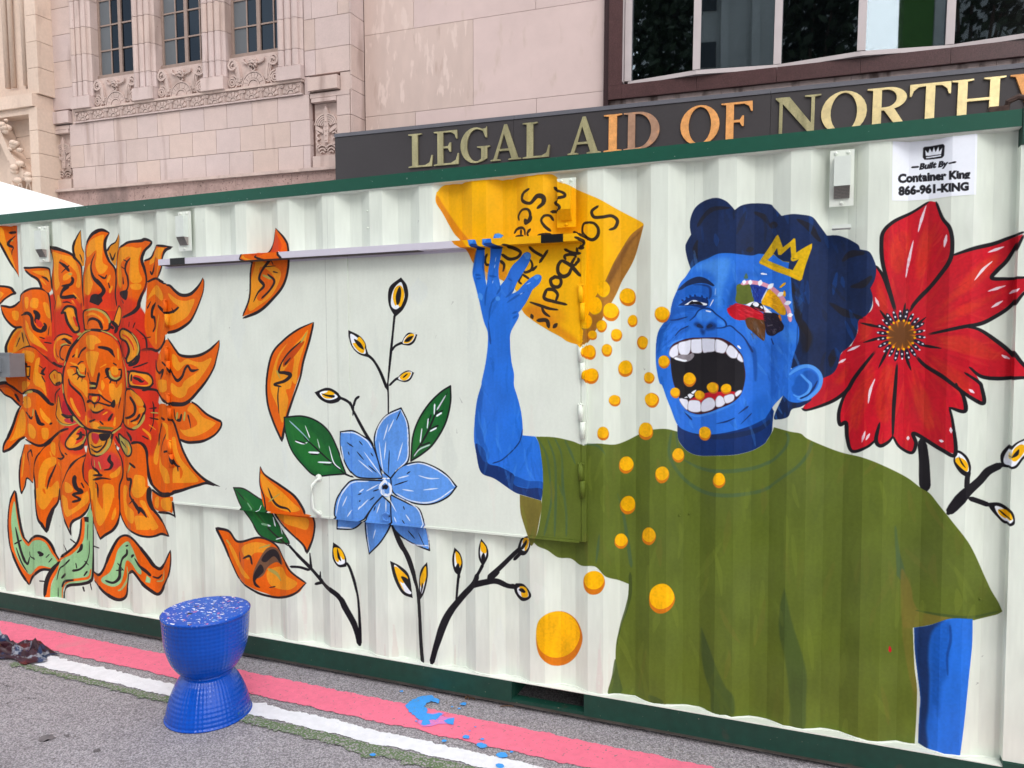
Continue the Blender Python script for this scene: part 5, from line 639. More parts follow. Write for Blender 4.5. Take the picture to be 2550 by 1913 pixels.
# ------------------------------------------------------------------ object helpers
I4=Matrix.Identity(4); FR_BASE={}
def link(o): SC.collection.objects.link(o); return o
def thing(name,label,cat,loc=(0,0,0),frame=I4,group=None,kind=None):
    o=link(bpy.data.objects.new(name,None)); o.empty_display_size=.2
    o.matrix_world=frame@Matrix.Translation(loc); o['label']=label; o['category']=cat
    if group: o['group']=group
    if kind: o['kind']=kind
    FR_BASE[o]=Vector(loc); return o
def finish(bm,name,m,parent=None,smooth=False,bev=0,seg=1):
    if bev: bmesh.ops.bevel(bm,geom=[e for e in bm.edges if len(e.link_faces)==2 and e.calc_face_angle(0)>.5],offset=bev,segments=seg,affect='EDGES',clamp_overlap=True)
    bmesh.ops.recalc_face_normals(bm,faces=bm.faces)
    me=bpy.data.meshes.new(name); 
    base=None; p=parent
    while p is not None and base is None: base=FR_BASE.get(p); p=p.parent
    if base is not None: bmesh.ops.translate(bm,verts=bm.verts,vec=-base)
    bm.to_mesh(me); bm.free()
    for mm in (m if isinstance(m,(list,tuple)) else [m]): me.materials.append(mm)
    if smooth: me.shade_smooth()
    o=link(bpy.data.objects.new(name,me))
    if parent is not None: o.parent=parent
    return o
def box(bm,x0,x1,y0,y1,z0,z1,mi=0):
    v=[bm.verts.new(p) for p in ((x0,y0,z0),(x1,y0,z0),(x1,y1,z0),(x0,y1,z0),(x0,y0,z1),(x1,y0,z1),(x1,y1,z1),(x0,y1,z1))]
    for f in ((0,1,5,4),(1,2,6,5),(2,3,7,6),(3,0,4,7),(4,5,6,7),(3,2,1,0)):
        q=bm.faces.new([v[i] for i in f]); q.material_index=mi
    return v
def B1(name,m,parent,*bx,bev=0,seg=1,smooth=False):
    bm=bmesh.new()
    for b in bx: box(bm,*b)
    return finish(bm,name,m,parent,bev=bev,seg=seg,smooth=smooth)
def prism(bm,outer,y0,y1,holes=(),mi=0):
    """2-D outline in x,z given depth from y0 (front) to y1"""
    loops=[[Vector((p[0],p[1],0)) for p in lp] for lp in [outer]+list(holes)]
    tr=tessellate_polygon(loops); fl=[p for lp in loops for p in lp]
    f=[bm.verts.new((p.x,y0,p.y)) for p in fl]; b=[bm.verts.new((p.x,y1,p.y)) for p in fl]
    for t in tr:
        try: bm.faces.new([f[i] for i in t]); bm.faces.new([b[i] for i in reversed(t)])
        except ValueError: pass
    k=0
    for lp in loops:
        n=len(lp)
        for i in range(n):
            a,c=k+i,k+(i+1)%n
            try: bm.faces.new((f[a],f[c],b[c],b[a]))
            except ValueError: pass
        k+=n
def arcpts(cx,cz,r,a0,a1,n,rz=None): return [(cx+r*math.cos(R_(a0+(a1-a0)*i/n)),cz+(rz or r)*math.sin(R_(a0+(a1-a0)*i/n))) for i in range(n+1)]
def band(bm,cx,cz,r0,r1,a0,a1,n,y0,y1): prism(bm,arcpts(cx,cz,r1,a0,a1,n)+arcpts(cx,cz,r0,a1,a0,n),y0,y1)
def ribbon(bm,P,w,y0,y1):
    P=[Vector((p[0],p[1])) for p in P]; n=len(P); lf=[];rt=[]
    for i in range(n):
        d=(P[min(i+1,n-1)]-P[max(i-1,0)]).normalized(); o=Vector((-d.y,d.x))*w*.5*(1-.45*i/n); lf.append(P[i]+o); rt.append(P[i]-o)
    F=[(bm.verts.new((a.x,y0,a.y)),bm.verts.new((b.x,y0,b.y)),bm.verts.new((b.x,y1,b.y)),bm.verts.new((a.x,y1,a.y))) for a,b in zip(lf,rt)]
    for a,b in zip(F[:-1],F[1:]):
        bm.faces.new((a[0],a[1],b[1],b[0])); bm.faces.new((a[1],a[2],b[2],b[1])); bm.faces.new((a[3],a[0],b[0],b[3]))
    bm.faces.new((F[0][3],F[0][2],F[0][1],F[0][0])); bm.faces.new(F[-1])
def lathe(bm,prof,c,n=48,jit=None):
    rings=[]
    for r,z in prof: rings.append([bm.verts.new((c[0]+r*math.cos(2*math.pi*i/n),c[1]+r*math.sin(2*math.pi*i/n),c[2]+z)) for i in range(n)])
    for a,b in zip(rings[:-1],rings[1:]):
        for i in range(n): bm.faces.new((a[i],a[(i+1)%n],b[(i+1)%n],b[i]))
    return rings
def cyl(bm,p,q,r,n=10):
    p,q=Vector(p),Vector(q); d=(q-p); t=d.orthogonal().normalized(); s=d.normalized().cross(t)
    A=[bm.verts.new(p+(t*math.cos(2*math.pi*i/n)+s*math.sin(2*math.pi*i/n))*r) for i in range(n)]
    Bq=[bm.verts.new(q+(t*math.cos(2*math.pi*i/n)+s*math.sin(2*math.pi*i/n))*r) for i in range(n)]
    for i in range(n): bm.faces.new((A[i],A[(i+1)%n],Bq[(i+1)%n],Bq[i]))
    bm.faces.new(list(reversed(A))); bm.faces.new(Bq)
def tube(bm,pts,r,n=8):
    P=[Vector(p) for p in pts]; rings=[]
    for i,p in enumerate(P):
        d=(P[min(i+1,len(P)-1)]-P[max(i-1,0)]).normalized(); t=d.cross(Vector((0.13,.07,1))).normalized(); s=d.cross(t)
        rings.append([bm.verts.new(p+(t*math.cos(2*math.pi*k/n)+s*math.sin(2*math.pi*k/n))*r) for k in range(n)])
    for a,b in zip(rings[:-1],rings[1:]):
        for k in range(n): bm.faces.new((a[k],a[(k+1)%n],b[(k+1)%n],b[k]))
    bm.faces.new(list(reversed(rings[0]))); bm.faces.new(rings[-1])
# ------------------------------------------------------------------ pixel rays (used to place what the photograph shows on its real surface)
def prd(q): return cF+cR*(q[0]-CW[0]/2)/FOC-cU*(q[1]-CW[1]/2)/FOC
def onY(q,y): d=prd(q); return CAM+d*(y-CAM[1])/d[1]
def onZ(q,z=0.): d=prd(q); return CAM+d*(z-CAM[2])/d[2]
# ------------------------------------------------------------------ container dimensions
XL,XR=-5.198,.86; ZT=2.546; WZ0,WZ1=.138,2.488; FX0=-4.5162; PER=.278; WY=.012; DEP=.036; DY=-.012
XP=.70
def wall_y(x):
    u=np.mod(np.asarray(x,float)-FX0,PER)
    return WY+DEP*np.interp(u,[0,.072,.140,.210,.278],[0,0,1,1,0])
HX0,HX1,HZ0,HZ1=-3.333,-.915,.838,2.165   # hatch
BX0,BX1,BZ0,BZ1,BY=-3.311,-.912,2.164,2.196,-.075
TX0,TZ0,TW,TH,TS=-5.2,.10,6.1,2.45,560
def to_tex(Cp):
    Cp=np.asarray(Cp,float)
    D=cF[None]+cR[None]*((Cp[:,0]-CW[0]/2)/FOC)[:,None]-cU[None]*((Cp[:,1]-CW[1]/2)/FOC)[:,None]
    def at(y): t=(y-CAM[1])/D[:,1]; return CAM[0]+t*D[:,0],CAM[2]+t*D[:,2]
    ys=np.linspace(WY-.004,WY+DEP+.004,26); px=np.full(len(Cp),np.nan); pz=px.copy(); fprev=None
    for y in ys:
        x,z=at(y); f=y-wall_y(x)
        if fprev is not None:
            hit=np.isnan(px)&(f>=0)
            t=np.clip(-fprev/np.where(f-fprev==0,1,f-fprev),0,1)
            px=np.where(hit,xp+(x-xp)*t,px); pz=np.where(hit,zp+(z-zp)*t,pz)
        fprev,xp,zp=f,x,z
    px=np.where(np.isnan(px),x,px); pz=np.where(np.isnan(pz),z,pz)
    x,z=at(DY); k=(x>HX0)&(x<HX1)&(z>HZ0)&(z<HZ1); px=np.where(k,x,px); pz=np.where(k,z,pz)
    return np.stack([(px-TX0)*TS,(TZ0+TH-pz)*TS],1)
P_=Painter(int(TW*TS),int(TH*TS),to_tex,TS/540.)
# aged white coat: faint touch-ups, drips and scuffs; bare aluminium of the drip bar
rg=random.Random(11)
def txy(x,z): return ((x-TX0)*TS,(TZ0+TH-z)*TS)
def stroke_world(col,pts,w,al,dry=0,soft=2.):
    T=P_.T; P_.T=lambda C:C; P_.strokec(np.array([txy(*p) for p in pts]),col,[w*.5,w,w*.4],.05,al,dry,soft); P_.T=T
def fill_world(col,pts,al=1.,soft=0,var=.03):
    T=P_.T; P_.T=lambda C:C; q=np.array([txy(*p) for p in pts]); P_.fillc(np.concatenate([q,q[:1]]),col,var,al,soft); P_.T=T
P_.img*=(1+.05*(P_.nA-.5)+.025*(P_.nB-.5))[...,None]
fill_world((222,228,217),[(HX0,HZ0),(HX1,HZ0),(HX1,HZ1),(HX0,HZ1)],1.,0,.05)
for i in range(120):
    x=rg.uniform(XL,XP); z=rg.uniform(.2,2.4); h=rg.uniform(.05,.5); stroke_world(rg.choice([(232,236,228),(206,213,205),(226,222,212),(214,222,220)]),[(x,z),(x+rg.gauss(0,.01),z-h*.5),(x+rg.gauss(0,.015),z-h)],rg.uniform(10,60),rg.uniform(.1,.35),.3,8.)
for i in range(46):
    x=rg.uniform(XL,XP); z=rg.uniform(.14,.5); stroke_world(rg.choice([(204,186,176),(196,198,196),(212,196,190)]),[(x,z),(x+rg.gauss(0,.004),z-.15),(x+rg.gauss(0,.006),z-.3)],rg.uniform(4,22),rg.uniform(.1,.3),.5,4.)
for i in range(70):
    x=rg.uniform(XL,XP); z=rg.uniform(.2,2.45); stroke_world((120,120,118),[(x,z),(x+rg.gauss(0,.006),z+rg.gauss(0,.006)),(x+rg.gauss(0,.012),z+rg.gauss(0,.012))],rg.uniform(1,2.4),.55,0,1.)
for xs_ in (1725.6,820,245,2130):
    xw=float(onY((xs_,700),.02)[0]); stroke_world((120,124,120),[(xw,.16),(xw,1.3),(xw,2.46)],1.6,.5,.2,1.)
fill_world((206,202,214),[(BX0-.02,BZ0-.012),(BX1+.02,BZ0-.012),(BX1+.02,BZ1+.012),(BX0-.02,BZ1+.012)],1.,0,.02)
paint_sun(P_); paint_boy(P_)
# printed words of the company sticker (glyph outlines come from Blender's built-in font)
def glyphs(txt):
    cu=bpy.data.curves.new('t','FONT'); cu.body=txt; cu.resolution_u=3; cu.offset=.055; o=link(bpy.data.objects.new('t',cu)); dg=bpy.context.evaluated_depsgraph_get(); me=bpy.data.meshes.new_from_object(o.evaluated_get(dg)); me.calc_loop_triangles()
    v=np.array([w.co[:2] for w in me.vertices]); t=np.array([list(q.vertices) for q in me.loop_triangles]); bpy.data.objects.remove(o); bpy.data.curves.remove(cu); bpy.data.meshes.remove(me); return v,t
P_.fig('company_sticker')
for txt,a,b,h,sl in (('Container King',(42,935),(1285,848),138,0),('866-961-KING',(50,1150),(1260,1060),138,0),('Built By',(408,708),(895,648),100,.22)):
    v,t=glyphs(txt); x0,x1=v[:,0].min(),v[:,0].max(); cap=.69
    u=(v[:,0]-x0)/(x1-x0); ax,ay=FR['f7'][0],FR['f7'][1]
    px=ax+(a[0]+(b[0]-a[0])*u+sl*v[:,1]/cap*h)/S; py=ay+(a[1]+(b[1]-a[1])*u-v[:,1]/cap*h*(1-.06*u))/S
    V=to_tex(np.stack([px,py],1)); P_.filltris(V[t],(28,28,34))
P_.stk('f7','b','275,672 400,662',3.4,soft=.6); P_.stk('f7','b','915,604 1040,578',3.4,soft=.6)
P_.fig(None)
img=bpy.data.images.new('mural_paint',P_.w,P_.h,alpha=False)
buf=np.ones((P_.h,P_.w,4),np.float32); buf[...,:3]=P_.img[::-1]/255.; img.pixels.foreach_set(buf.ravel()); img.update(); img.pack()
def mural_mat():
    m=mat('mural_paint',(200,200,200),.55,bump=[(70,.10,.003),(16,.06,.006,(1,1,.4))],coords='Position',spec=.12); t=m.node_tree; n=t.nodes; L=t.links
    g=n.new('ShaderNodeNewGeometry'); s=n.new('ShaderNodeSeparateXYZ'); L.new(g.outputs['Position'],s.inputs[0]); c=n.new('ShaderNodeCombineXYZ')
    for k,(o,w) in enumerate(((TX0,P_.w/TS),(TZ0+TH-P_.h/TS,P_.h/TS))):
        mr=n.new('ShaderNodeMapRange'); mr.clamp=False; mr.inputs[1].default_value=o; mr.inputs[2].default_value=o+w; L.new(s.outputs[0 if k==0 else 2],mr.inputs[0]); L.new(mr.outputs[0],c.inputs[k])
    im=n.new('ShaderNodeTexImage'); im.image=img; im.extension='EXTEND'; L.new(c.outputs[0],im.inputs[0])
    # thin dust film broken by noise over the paint
    nz=n.new('ShaderNodeTexNoise'); nz.inputs['Scale'].default_value=3; nz.inputs['Detail'].default_value=8; L.new(g.outputs['Position'],nz.inputs['Vector'])
    mr=n.new('ShaderNodeMapRange'); mr.inputs[1].default_value=.35; mr.inputs[2].default_value=.75; mr.inputs[3].default_value=.0; mr.inputs[4].default_value=.022; L.new(nz.outputs[0],mr.inputs[0])
    mx=n.new('ShaderNodeMix'); mx.data_type='RGBA'; L.new(mr.outputs[0],mx.inputs[0]); L.new(im.outputs[0],mx.inputs[6]); mx.inputs[7].default_value=lin((205,200,190)); L.new(mx.outputs[2],n['Principled BSDF'].inputs['Base Color']); return m
M['mural']=mural_mat()
# ------------------------------------------------------------------ ground
gnd=mat('worn_asphalt',(170,164,168),.9,coords='Position',noise=[(.35,.07),(2.2,.06),(14,.05)],stain=[(2.0,.62,(138,132,136),None,.2),(4.0,.72,(104,98,100),None,.05),(.9,.6,(186,180,182),None,.2)])
def asphalt():
    t=gnd.node_tree; n=t.nodes; L=t.links; b=n['Principled BSDF']; g=n.new('ShaderNodeNewGeometry'); prev=b.inputs['Base Color'].links[0].from_socket
    vo=n.new('ShaderNodeTexVoronoi'); vo.inputs['Scale'].default_value=150; L.new(g.outputs['Position'],vo.inputs['Vector'])
    bw=n.new('ShaderNodeRGBToBW'); L.new(vo.outputs['Color'],bw.inputs[0])
    mr=n.new('ShaderNodeMapRange'); mr.inputs[1].default_value=.15; mr.inputs[2].default_value=.85; mr.inputs[3].default_value=.72; mr.inputs[4].default_value=1.30; L.new(bw.outputs[0],mr.inputs[0])
    v=n.new('ShaderNodeVectorMath'); v.operation='SCALE'; L.new(prev,v.inputs[0]); L.new(mr.outputs[0],v.inputs['Scale'])
    md=n.new('ShaderNodeMapRange'); md.inputs[1].default_value=.3; md.inputs[2].default_value=.75; md.inputs[3].default_value=1.06; md.inputs[4].default_value=.55; L.new(vo.outputs['Distance'],md.inputs[0])
    v2=n.new('ShaderNodeVectorMath'); v2.operation='SCALE'; L.new(v.outputs[0],v2.inputs[0]); L.new(md.outputs[0],v2.inputs['Scale']); L.new(v2.outputs[0],b.inputs['Base Color'])
    bp=n.new('ShaderNodeBump'); bp.invert=True; bp.inputs['Strength'].default_value=.7; bp.inputs['Distance'].default_value=.006; L.new(vo.outputs['Distance'],bp.inputs['Height']); L.new(bp.outputs[0],b.inputs['Normal'])
asphalt()
bm=bmesh.new(); bmesh.ops.create_grid(bm,x_segments=8,y_segments=8,size=400)
road=finish(bm,'road',gnd); road['kind']='structure'; road['label']='grey asphalt street in front of the painted container'
def roadpaint(name,col,wear,rag,label):
    m=mat(name,col,.8,coords='Position',noise=[(1.5,.05),(25,.06)],bump=[(130,.6,.006)],stain=wear,spec=.25); return m
def strip(name,m,x0,x1,top,bot,jt,jb,z,label,endj=.0):
    rr=random.Random(len(name)); n=int((x1-x0)/.006); bm=bmesh.new(); pr=None; st=sb=0
    for i in range(n+1):
        x=x0+(x1-x0)*i/n; st=st*.8+rr.gauss(0,jt*.6); sb=sb*.8+rr.gauss(0,jb*.6)
        a=bm.verts.new((x+endj*rr.gauss(0,1)*(i in (0,n)),top(x)+st,z)); b=bm.verts.new((x,bot(x)-abs(sb) if jb>.01 else bot(x)+sb,z))
        if pr: bm.faces.new((pr[0],pr[1],b,a))
        pr=(a,b)
    o=finish(bm,name,m,road); o['label']=label; return o
sl=lambda a,k:(lambda x:a+k*(x+4))
strip('pink_stripe',roadpaint('pink_road_paint',(240,120,146),[(70,.63,(196,116,128),None,.06),(45,.68,(150,120,124),None,.03),(14,.74,(120,90,95),None,.02),(3,.64,(226,132,146),None,.1)],0,''),-7,3.2,sl(-.108,-.0130),sl(-.307,-.0100),.004,.004,.004,'broad pink line painted along the container')
strip('white_stripe',roadpaint('white_road_paint',(232,232,236),[(40,.72,(170,168,170),None,.03),(5,.72,(196,196,206),(.4,1,1),.06)],0,''),-4.02,3.2,sl(-.362,-.0140),sl(-.474,-.0065),.005,.004,.004,'white painted line in front of the pink line')
strip('green_stripe',roadpaint('green_road_paint',(98,118,82),[(120,.50,(164,156,160),None,.09),(8,.7,(130,150,100),None,.1)],0,''),-4.0,3.2,lambda x:-.487-.0065*(x+4)+.0,sl(-.510,-.0225),.003,.012,.006,'ragged thin green line along the white line')
def splat(name,cx,cy,pts,m,z,label=None):
    bm=bmesh.new(); v=[bm.verts.new((cx+p[0],cy+p[1],z)) for p in pts]; bm.faces.new(v); bmesh.ops.triangulate(bm,faces=bm.faces); o=finish(bm,name,m,road)
    if label: o['label']=label
    return o
mb=roadpaint('blue_paint',(70,158,236),[(70,.66,(120,140,170),None,.03)],0,'')
px=lambda *t:[tuple(onZ((640+x/3.456,1433+y/3.456))[:2]) for x,y in t]
mpk=roadpaint('lilac_paint',(214,130,196),[(60,.6,(250,140,160),None,.05)],0,'')
sp=px((1275,1130),(1340,1080),(1420,1050),(1500,1045),(1575,1090),(1560,1110),(1500,1095),(1460,1110),(1440,1140),(1465,1160),(1460,1195),(1520,1210),(1560,1195),(1600,1200),(1560,1240),(1540,1255),(1480,1255),(1500,1290),(1440,1305),(1410,1295),(1430,1265),(1390,1250),(1350,1210),(1310,1190))
rr=random.Random(77); sp_=[]
for a,b in zip(sp,sp[1:]+sp[:1]):
    for k in range(5): sp_.append((a[0]+(b[0]-a[0])*k/5+rr.gauss(0,.0022),a[1]+(b[1]-a[1])*k/5+rr.gauss(0,.0028)))
splat('blue_paint_spill',0,0,sp_,mb,.0075,'bright blue crescent of spilt paint across the pink line')
cxs=sum(p[0] for p in sp)/len(sp); cys=sum(p[1] for p in sp)/len(sp)
splat('lilac_paint_smear',0,0,px((1480,1200),(1560,1190),(1620,1195),(1590,1220),(1640,1235),(1700,1230),(1690,1260),(1640,1290),(1560,1290),(1500,1310),(1430,1315),(1380,1280),(1400,1240)),mpk,.0065,'lilac smear where blue paint ran over the pink line')
splat('blue_paint_drop',0,0,px((1605,1265),(1650,1245),(1700,1240),(1690,1300),(1640,1290)),mb,.0078)
for (x,y,r) in ((1245,1012,16),(1780,1120,24),(1680,1145,10),(1740,1160,12),(1800,1405,26),(1940,1425,14),(1935,1480,36),(2110,1565,38),(1610,1440,18),(1370,1270,10),(2190,1535,14),(2090,1659,30),(995,1560,22),(1830,1355,8),(1880,1320,8)):
    c=px((x,y))[0]; rr=random.Random(x); rad=r/3.456/540*1.15
    splat('blue_paint_drop',c[0],c[1],[(rad*(1+.3*rr.gauss(0,1)*.5)*math.cos(k*.7),rad*.9*(1+.3*rr.gauss(0,1)*.5)*math.sin(k*.7)) for k in range(9)],mb,.0090)
cm=mat('tar_crack',(74,70,72),.95,coords='Position',noise=[(40,.3)])
for pts in (((0,1757),(30,1748),(60,1738),(92,1741)),((-60,1690),(-10,1700),(30,1712)),((760,1905),(820,1860),(905,1850),(960,1822))):
    rr=random.Random(len(pts)); bm=bmesh.new(); pr=None; P=[onZ(p)[:2] for p in pts]
    for (x0,y0),(x1,y1) in zip(P[:-1],P[1:]):
        for k in range(14):
            t=k/14; x=x0+(x1-x0)*t; y=y0+(y1-y0)*t+rr.gauss(0,.003); w=.0022*rr.uniform(.3,1.3); a=bm.verts.new((x,y-w,.0022)); b=bm.verts.new((x,y+w,.0022))
            if pr: bm.faces.new((pr[0],a,b,pr[1]))
            pr=(a,b)
    finish(bm,'crack',cm,road)
sm=mat('oil_stain',(112,106,108),.85,coords='Position',noise=[(30,.3)])
for (x,y,r) in ((118,1838,.035),(165,1833,.012),(240,1870,.016),(330,1690,.012)):
    c=onZ((x,y)); rr=random.Random(x); splat('stain',c[0],c[1],[(r*(1+.35*rr.gauss(0,1))*math.cos(k*.42),r*.8*(1+.35*rr.gauss(0,1))*math.sin(k*.42)) for k in range(15)],sm,.0024)
rr=random.Random(3); bm=bmesh.new()
for i in range(900):
    x=rr.uniform(-5,1.3); y=rr.choice([rr.uniform(-1.6,-.02),rr.uniform(-.12,.0)]); r=rr.uniform(.0015,.005)
    bmesh.ops.create_icosphere(bm,subdivisions=1,radius=r,matrix=Matrix.Translation((x,y,r*.4))@Matrix.Diagonal((1,rr.uniform(.6,1),.6,1)))
gr=finish(bm,'loose_grit',mat('grit_stone',(128,122,118),.9,noise=[(60,.4)],coords='Position')); gr['kind']='stuff'; gr['label']='tiny loose stones scattered over the asphalt'; gr['category']='grit'
# ------------------------------------------------------------------ container
con=thing('shipping_container','long white corrugated shipping container with green rails and a painted mural','container',((XL+XR)/2,1.2,0))
con_d=2.438
br=sorted(set([XL+.16]+[round(FX0+PER*i+d,5) for i in range(-4,20) for d in (0,.072,.14,.21) if XL+.16<FX0+PER*i+d<XP]+[XP]))
def wallmesh(off=0.):
    bm=bmesh.new(); pr=None
    for x in br:
        y=float(wall_y(x))+off; a=bm.verts.new((x,y,WZ0)); b=bm.verts.new((x,y,WZ1))
        if pr: bm.faces.new((pr[0],a,b,pr[1]))
        pr=(a,b)
    return bm
bm=wallmesh(); bw=wallmesh(.003)   # steel sheet with its own thickness
me_=bpy.data.meshes.new('x'); bw.to_mesh(me_); bw.free(); bm.from_mesh(me_)
wall=finish(bm,'side_wall',M['mural'],con); wall['label']='corrugated white side wall carrying the mural'
B1('corner_post',M['mural'],con,(XP,XR,.004,.16,.16,2.42),bev=.004)
B1('corner_post',M['white'],con,(XL,XL+.16,.004,.16,.16,2.42),bev=.004)
B1('top_rail',M['green'],con,(XL+.12,XR-.16,0,.062,WZ1-.002,ZT),bev=.005,seg=2)
for a,b in ((XL,XL+.118),(XR-.158,XR)): B1('corner_casting',M['green_dark'],con,(a,b,-.004,.17,2.422,ZT+.006),bev=.006)
for a,b in ((XL,XL+.16),(XR-.16,XR)): B1('corner_casting',M['green_dark'],con,(a,b,-.004,.17,.0,.158),bev=.006)
PK=[(-1.270,-.917),(-3.32,-2.967)]
xs=[XL+.162]+[v for p in sorted(PK) for v in p]+[XR-.162]
for a,b in zip(xs[0::2],xs[1::2]): B1('bottom_rail',M['green_dark'],con,(a,b,0,.05,.036,.136),bev=.003)
for a,b in PK:
    B1('fork_pocket',M['green_dark'],con,(a+.002,b-.002,.002,.05,.036,.052),(a+.002,b-.002,.34,.35,.052,.136),(a-.004,a+.001,.051,.35,.04,.136),(b-.001,b+.004,.051,.35,.04,.136))
B1('rail_flange',M['lip'],con,(XL+.16,XR-.16,.012,.052,.018,.0345))
B1('rail_ledge',M['white'],con,(XL+.16,XP,.001,.06,.1365,.1405))
B1('rail_soffit',M['white'],con,(XL+.16,XP,.003,.062,2.4835,2.4868))
B1('floor_frame',M['dark'],con,(XL+.05,XR-.05,.36,con_d-.05,.03,.13))
B1('roof',M['white'],con,(XL+.02,XR-.02,.064,con_d,2.50,2.53))
B1('back_wall',M['white'],con,(XL,XR,con_d,con_d+.04,.03,2.5)); B1('end_wall',M['white'],con,(XL+.01,XL+.05,.165,con_d-.002,.03,2.498)); B1('end_wall',M['white'],con,(XR-.05,XR-.01,.165,con_d-.002,.03,2.498))
# weld bead and sealant along wall top / bottom
bm=bmesh.new(); rr=random.Random(8)
for zz,dy in ((WZ1-.004,-.001),(WZ0+.004,-.002)):
    pts=[]
    for a,b in zip(br[:-1],br[1:]):
        for k in range(3):
            x=a+(b-a)*k/3; pts.append((x,float(wall_y(x))+dy,zz+rr.gauss(0,.0012)))
    tube(bm,pts,.0045,5)
finish(bm,'weld_bead',M['white'],con,smooth=True)
# rusty twist lock left on the corner casting
bm=bmesh.new(); tube(bm,[(.655,.03,ZT+.004),(.66,.02,ZT+.035),(.69,.015,ZT+.048),(.725,.02,ZT+.035),(.73,.03,ZT+.008)],.011,7); box(bm,.60,.66,.005,.05,ZT+.001,ZT+.02)
finish(bm,'twist_lock',mat('rusty_iron',(70,54,48),.9,noise=[(40,.4)]),con,smooth=False)
# hatch
def panel(x0,x1,z0=HZ0,z1=HZ1): return B1('hatch_panel',M['mural'],con,(x0,x1,DY,WY-.001,z0,z1),bev=.002)
XM0,XM1=-2.190,-2.130
pl=panel(HX0+.012,XM0-.0015); pl['label']='left leaf of the flush serving hatch'
pr_=panel(XM1+.0015,HX1-.012); pr_['label']='right leaf of the flush serving hatch'
B1('hatch_overlap_strip',M['mural'],con,(XM0-.001,XM1+.001,DY-.005,DY+.02,HZ0+.004,HZ1-.003),bev=.0015)
B1('hatch_jamb',M['mural'],con,(HX0-.012,HX0+.010,DY+.002,WY+.03,HZ0,HZ1+.01),bev=.002); B1('hatch_jamb',M['mural'],con,(HX1-.010,HX1+.012,DY+.002,WY+.03,HZ0,HZ1+.01),bev=.002)
B1('hatch_header',M['mural'],con,(HX0,HX1,DY+.004,WY+.03,HZ1+.0005,BZ1+.004))
bar=B1('drip_bar',M['mural'],con,(BX0,BX1,BY,WY+.03,BZ0,BZ1),bev=.0025); bar['label']='aluminium drip bar above the hatch'
B1('drip_bar_shade',mat('bar_shade_paint',(84,78,74),.8,coords='Position',noise=[(9,.2)]),con,(BX0+.004,-1.70,BY+.003,DY-.001,BZ0-.0016,BZ0-.0004))  # added dark strip: shade beneath the drip bar, put in as colour
bm=bmesh.new(); pts=[]; 
for i in range(160):
    x=BX0+.01+(BX1-BX0-.02)*i/159; pts.append((x,float(wall_y(x))-.002,BZ1+.004+.003*math.sin(i*1.7)+rr.gauss(0,.0015)))
tube(bm,pts,.006,5); finish(bm,'sealant_bead',M['white'],con,smooth=True)
for a,b in ((-3.225,-3.121),(-1.088,-.987)): B1('black_tape_patch',M['black_tape'],con,(a,b,BY-.0018,BY+.02,BZ0-.0015,BZ1+.0015),bev=.001)
def hinge(x,z0,z1):
    bm=bmesh.new(); zm=(z0+z1)/2
    cyl(bm,(x-.004,DY-.010,zm+.002),(x-.004,DY-.010,z1),.0118,12); cyl(bm,(x+.004,DY-.010,z0),(x+.004,DY-.010,zm-.001),.0118,12)
    for k in range(3): bmesh.ops.create_icosphere(bm,subdivisions=1,radius=.006,matrix=Matrix.Translation((x-.012+.010*k,DY-.016,z1+.002*(k%2))))
    return finish(bm,'hinge',M['mural'],con,smooth=True)
for x in (-3.322,-.920):
    for a,b in ((1.826,1.976),(1.566,1.714),(1.303,1.453),(1.040,1.190)): hinge(x,a,b)
# handle, latch hook, pull ring
bm=bmesh.new(); hx=-2.345
tube(bm,[(hx+.03,DY-.004,1.038),(hx+.012,DY-.012,1.030),(hx,DY-.034,1.005),(hx-.003,DY-.036,.945),(hx,DY-.034,.885),(hx+.014,DY-.012,.858),(hx+.03,DY-.004,.850)],.0085,8)
for z in (1.040,.850):
    bmesh.ops.create_cone(bm,cap_ends=True,segments=14,radius1=.02,radius2=.018,depth=.008,matrix=Matrix.Translation((hx+.018,DY-.003,z))@Matrix.Rotation(R_(90),4,'X'))
finish(bm,'pull_handle',M['white'],con,smooth=True)
bm=bmesh.new(); tube(bm,[(-1.925+.02*math.cos(a),DY-.012,.872+.02*math.sin(a)) for a in [k*.6 for k in range(10)]],.004,6); finish(bm,'latch_ring',M['mural'],con,smooth=True)
B1('rain_lip',M['mural'],con,(HX0+.02,HX1-.02,DY-.004,DY+.001,HZ0-.006,HZ0+.004))
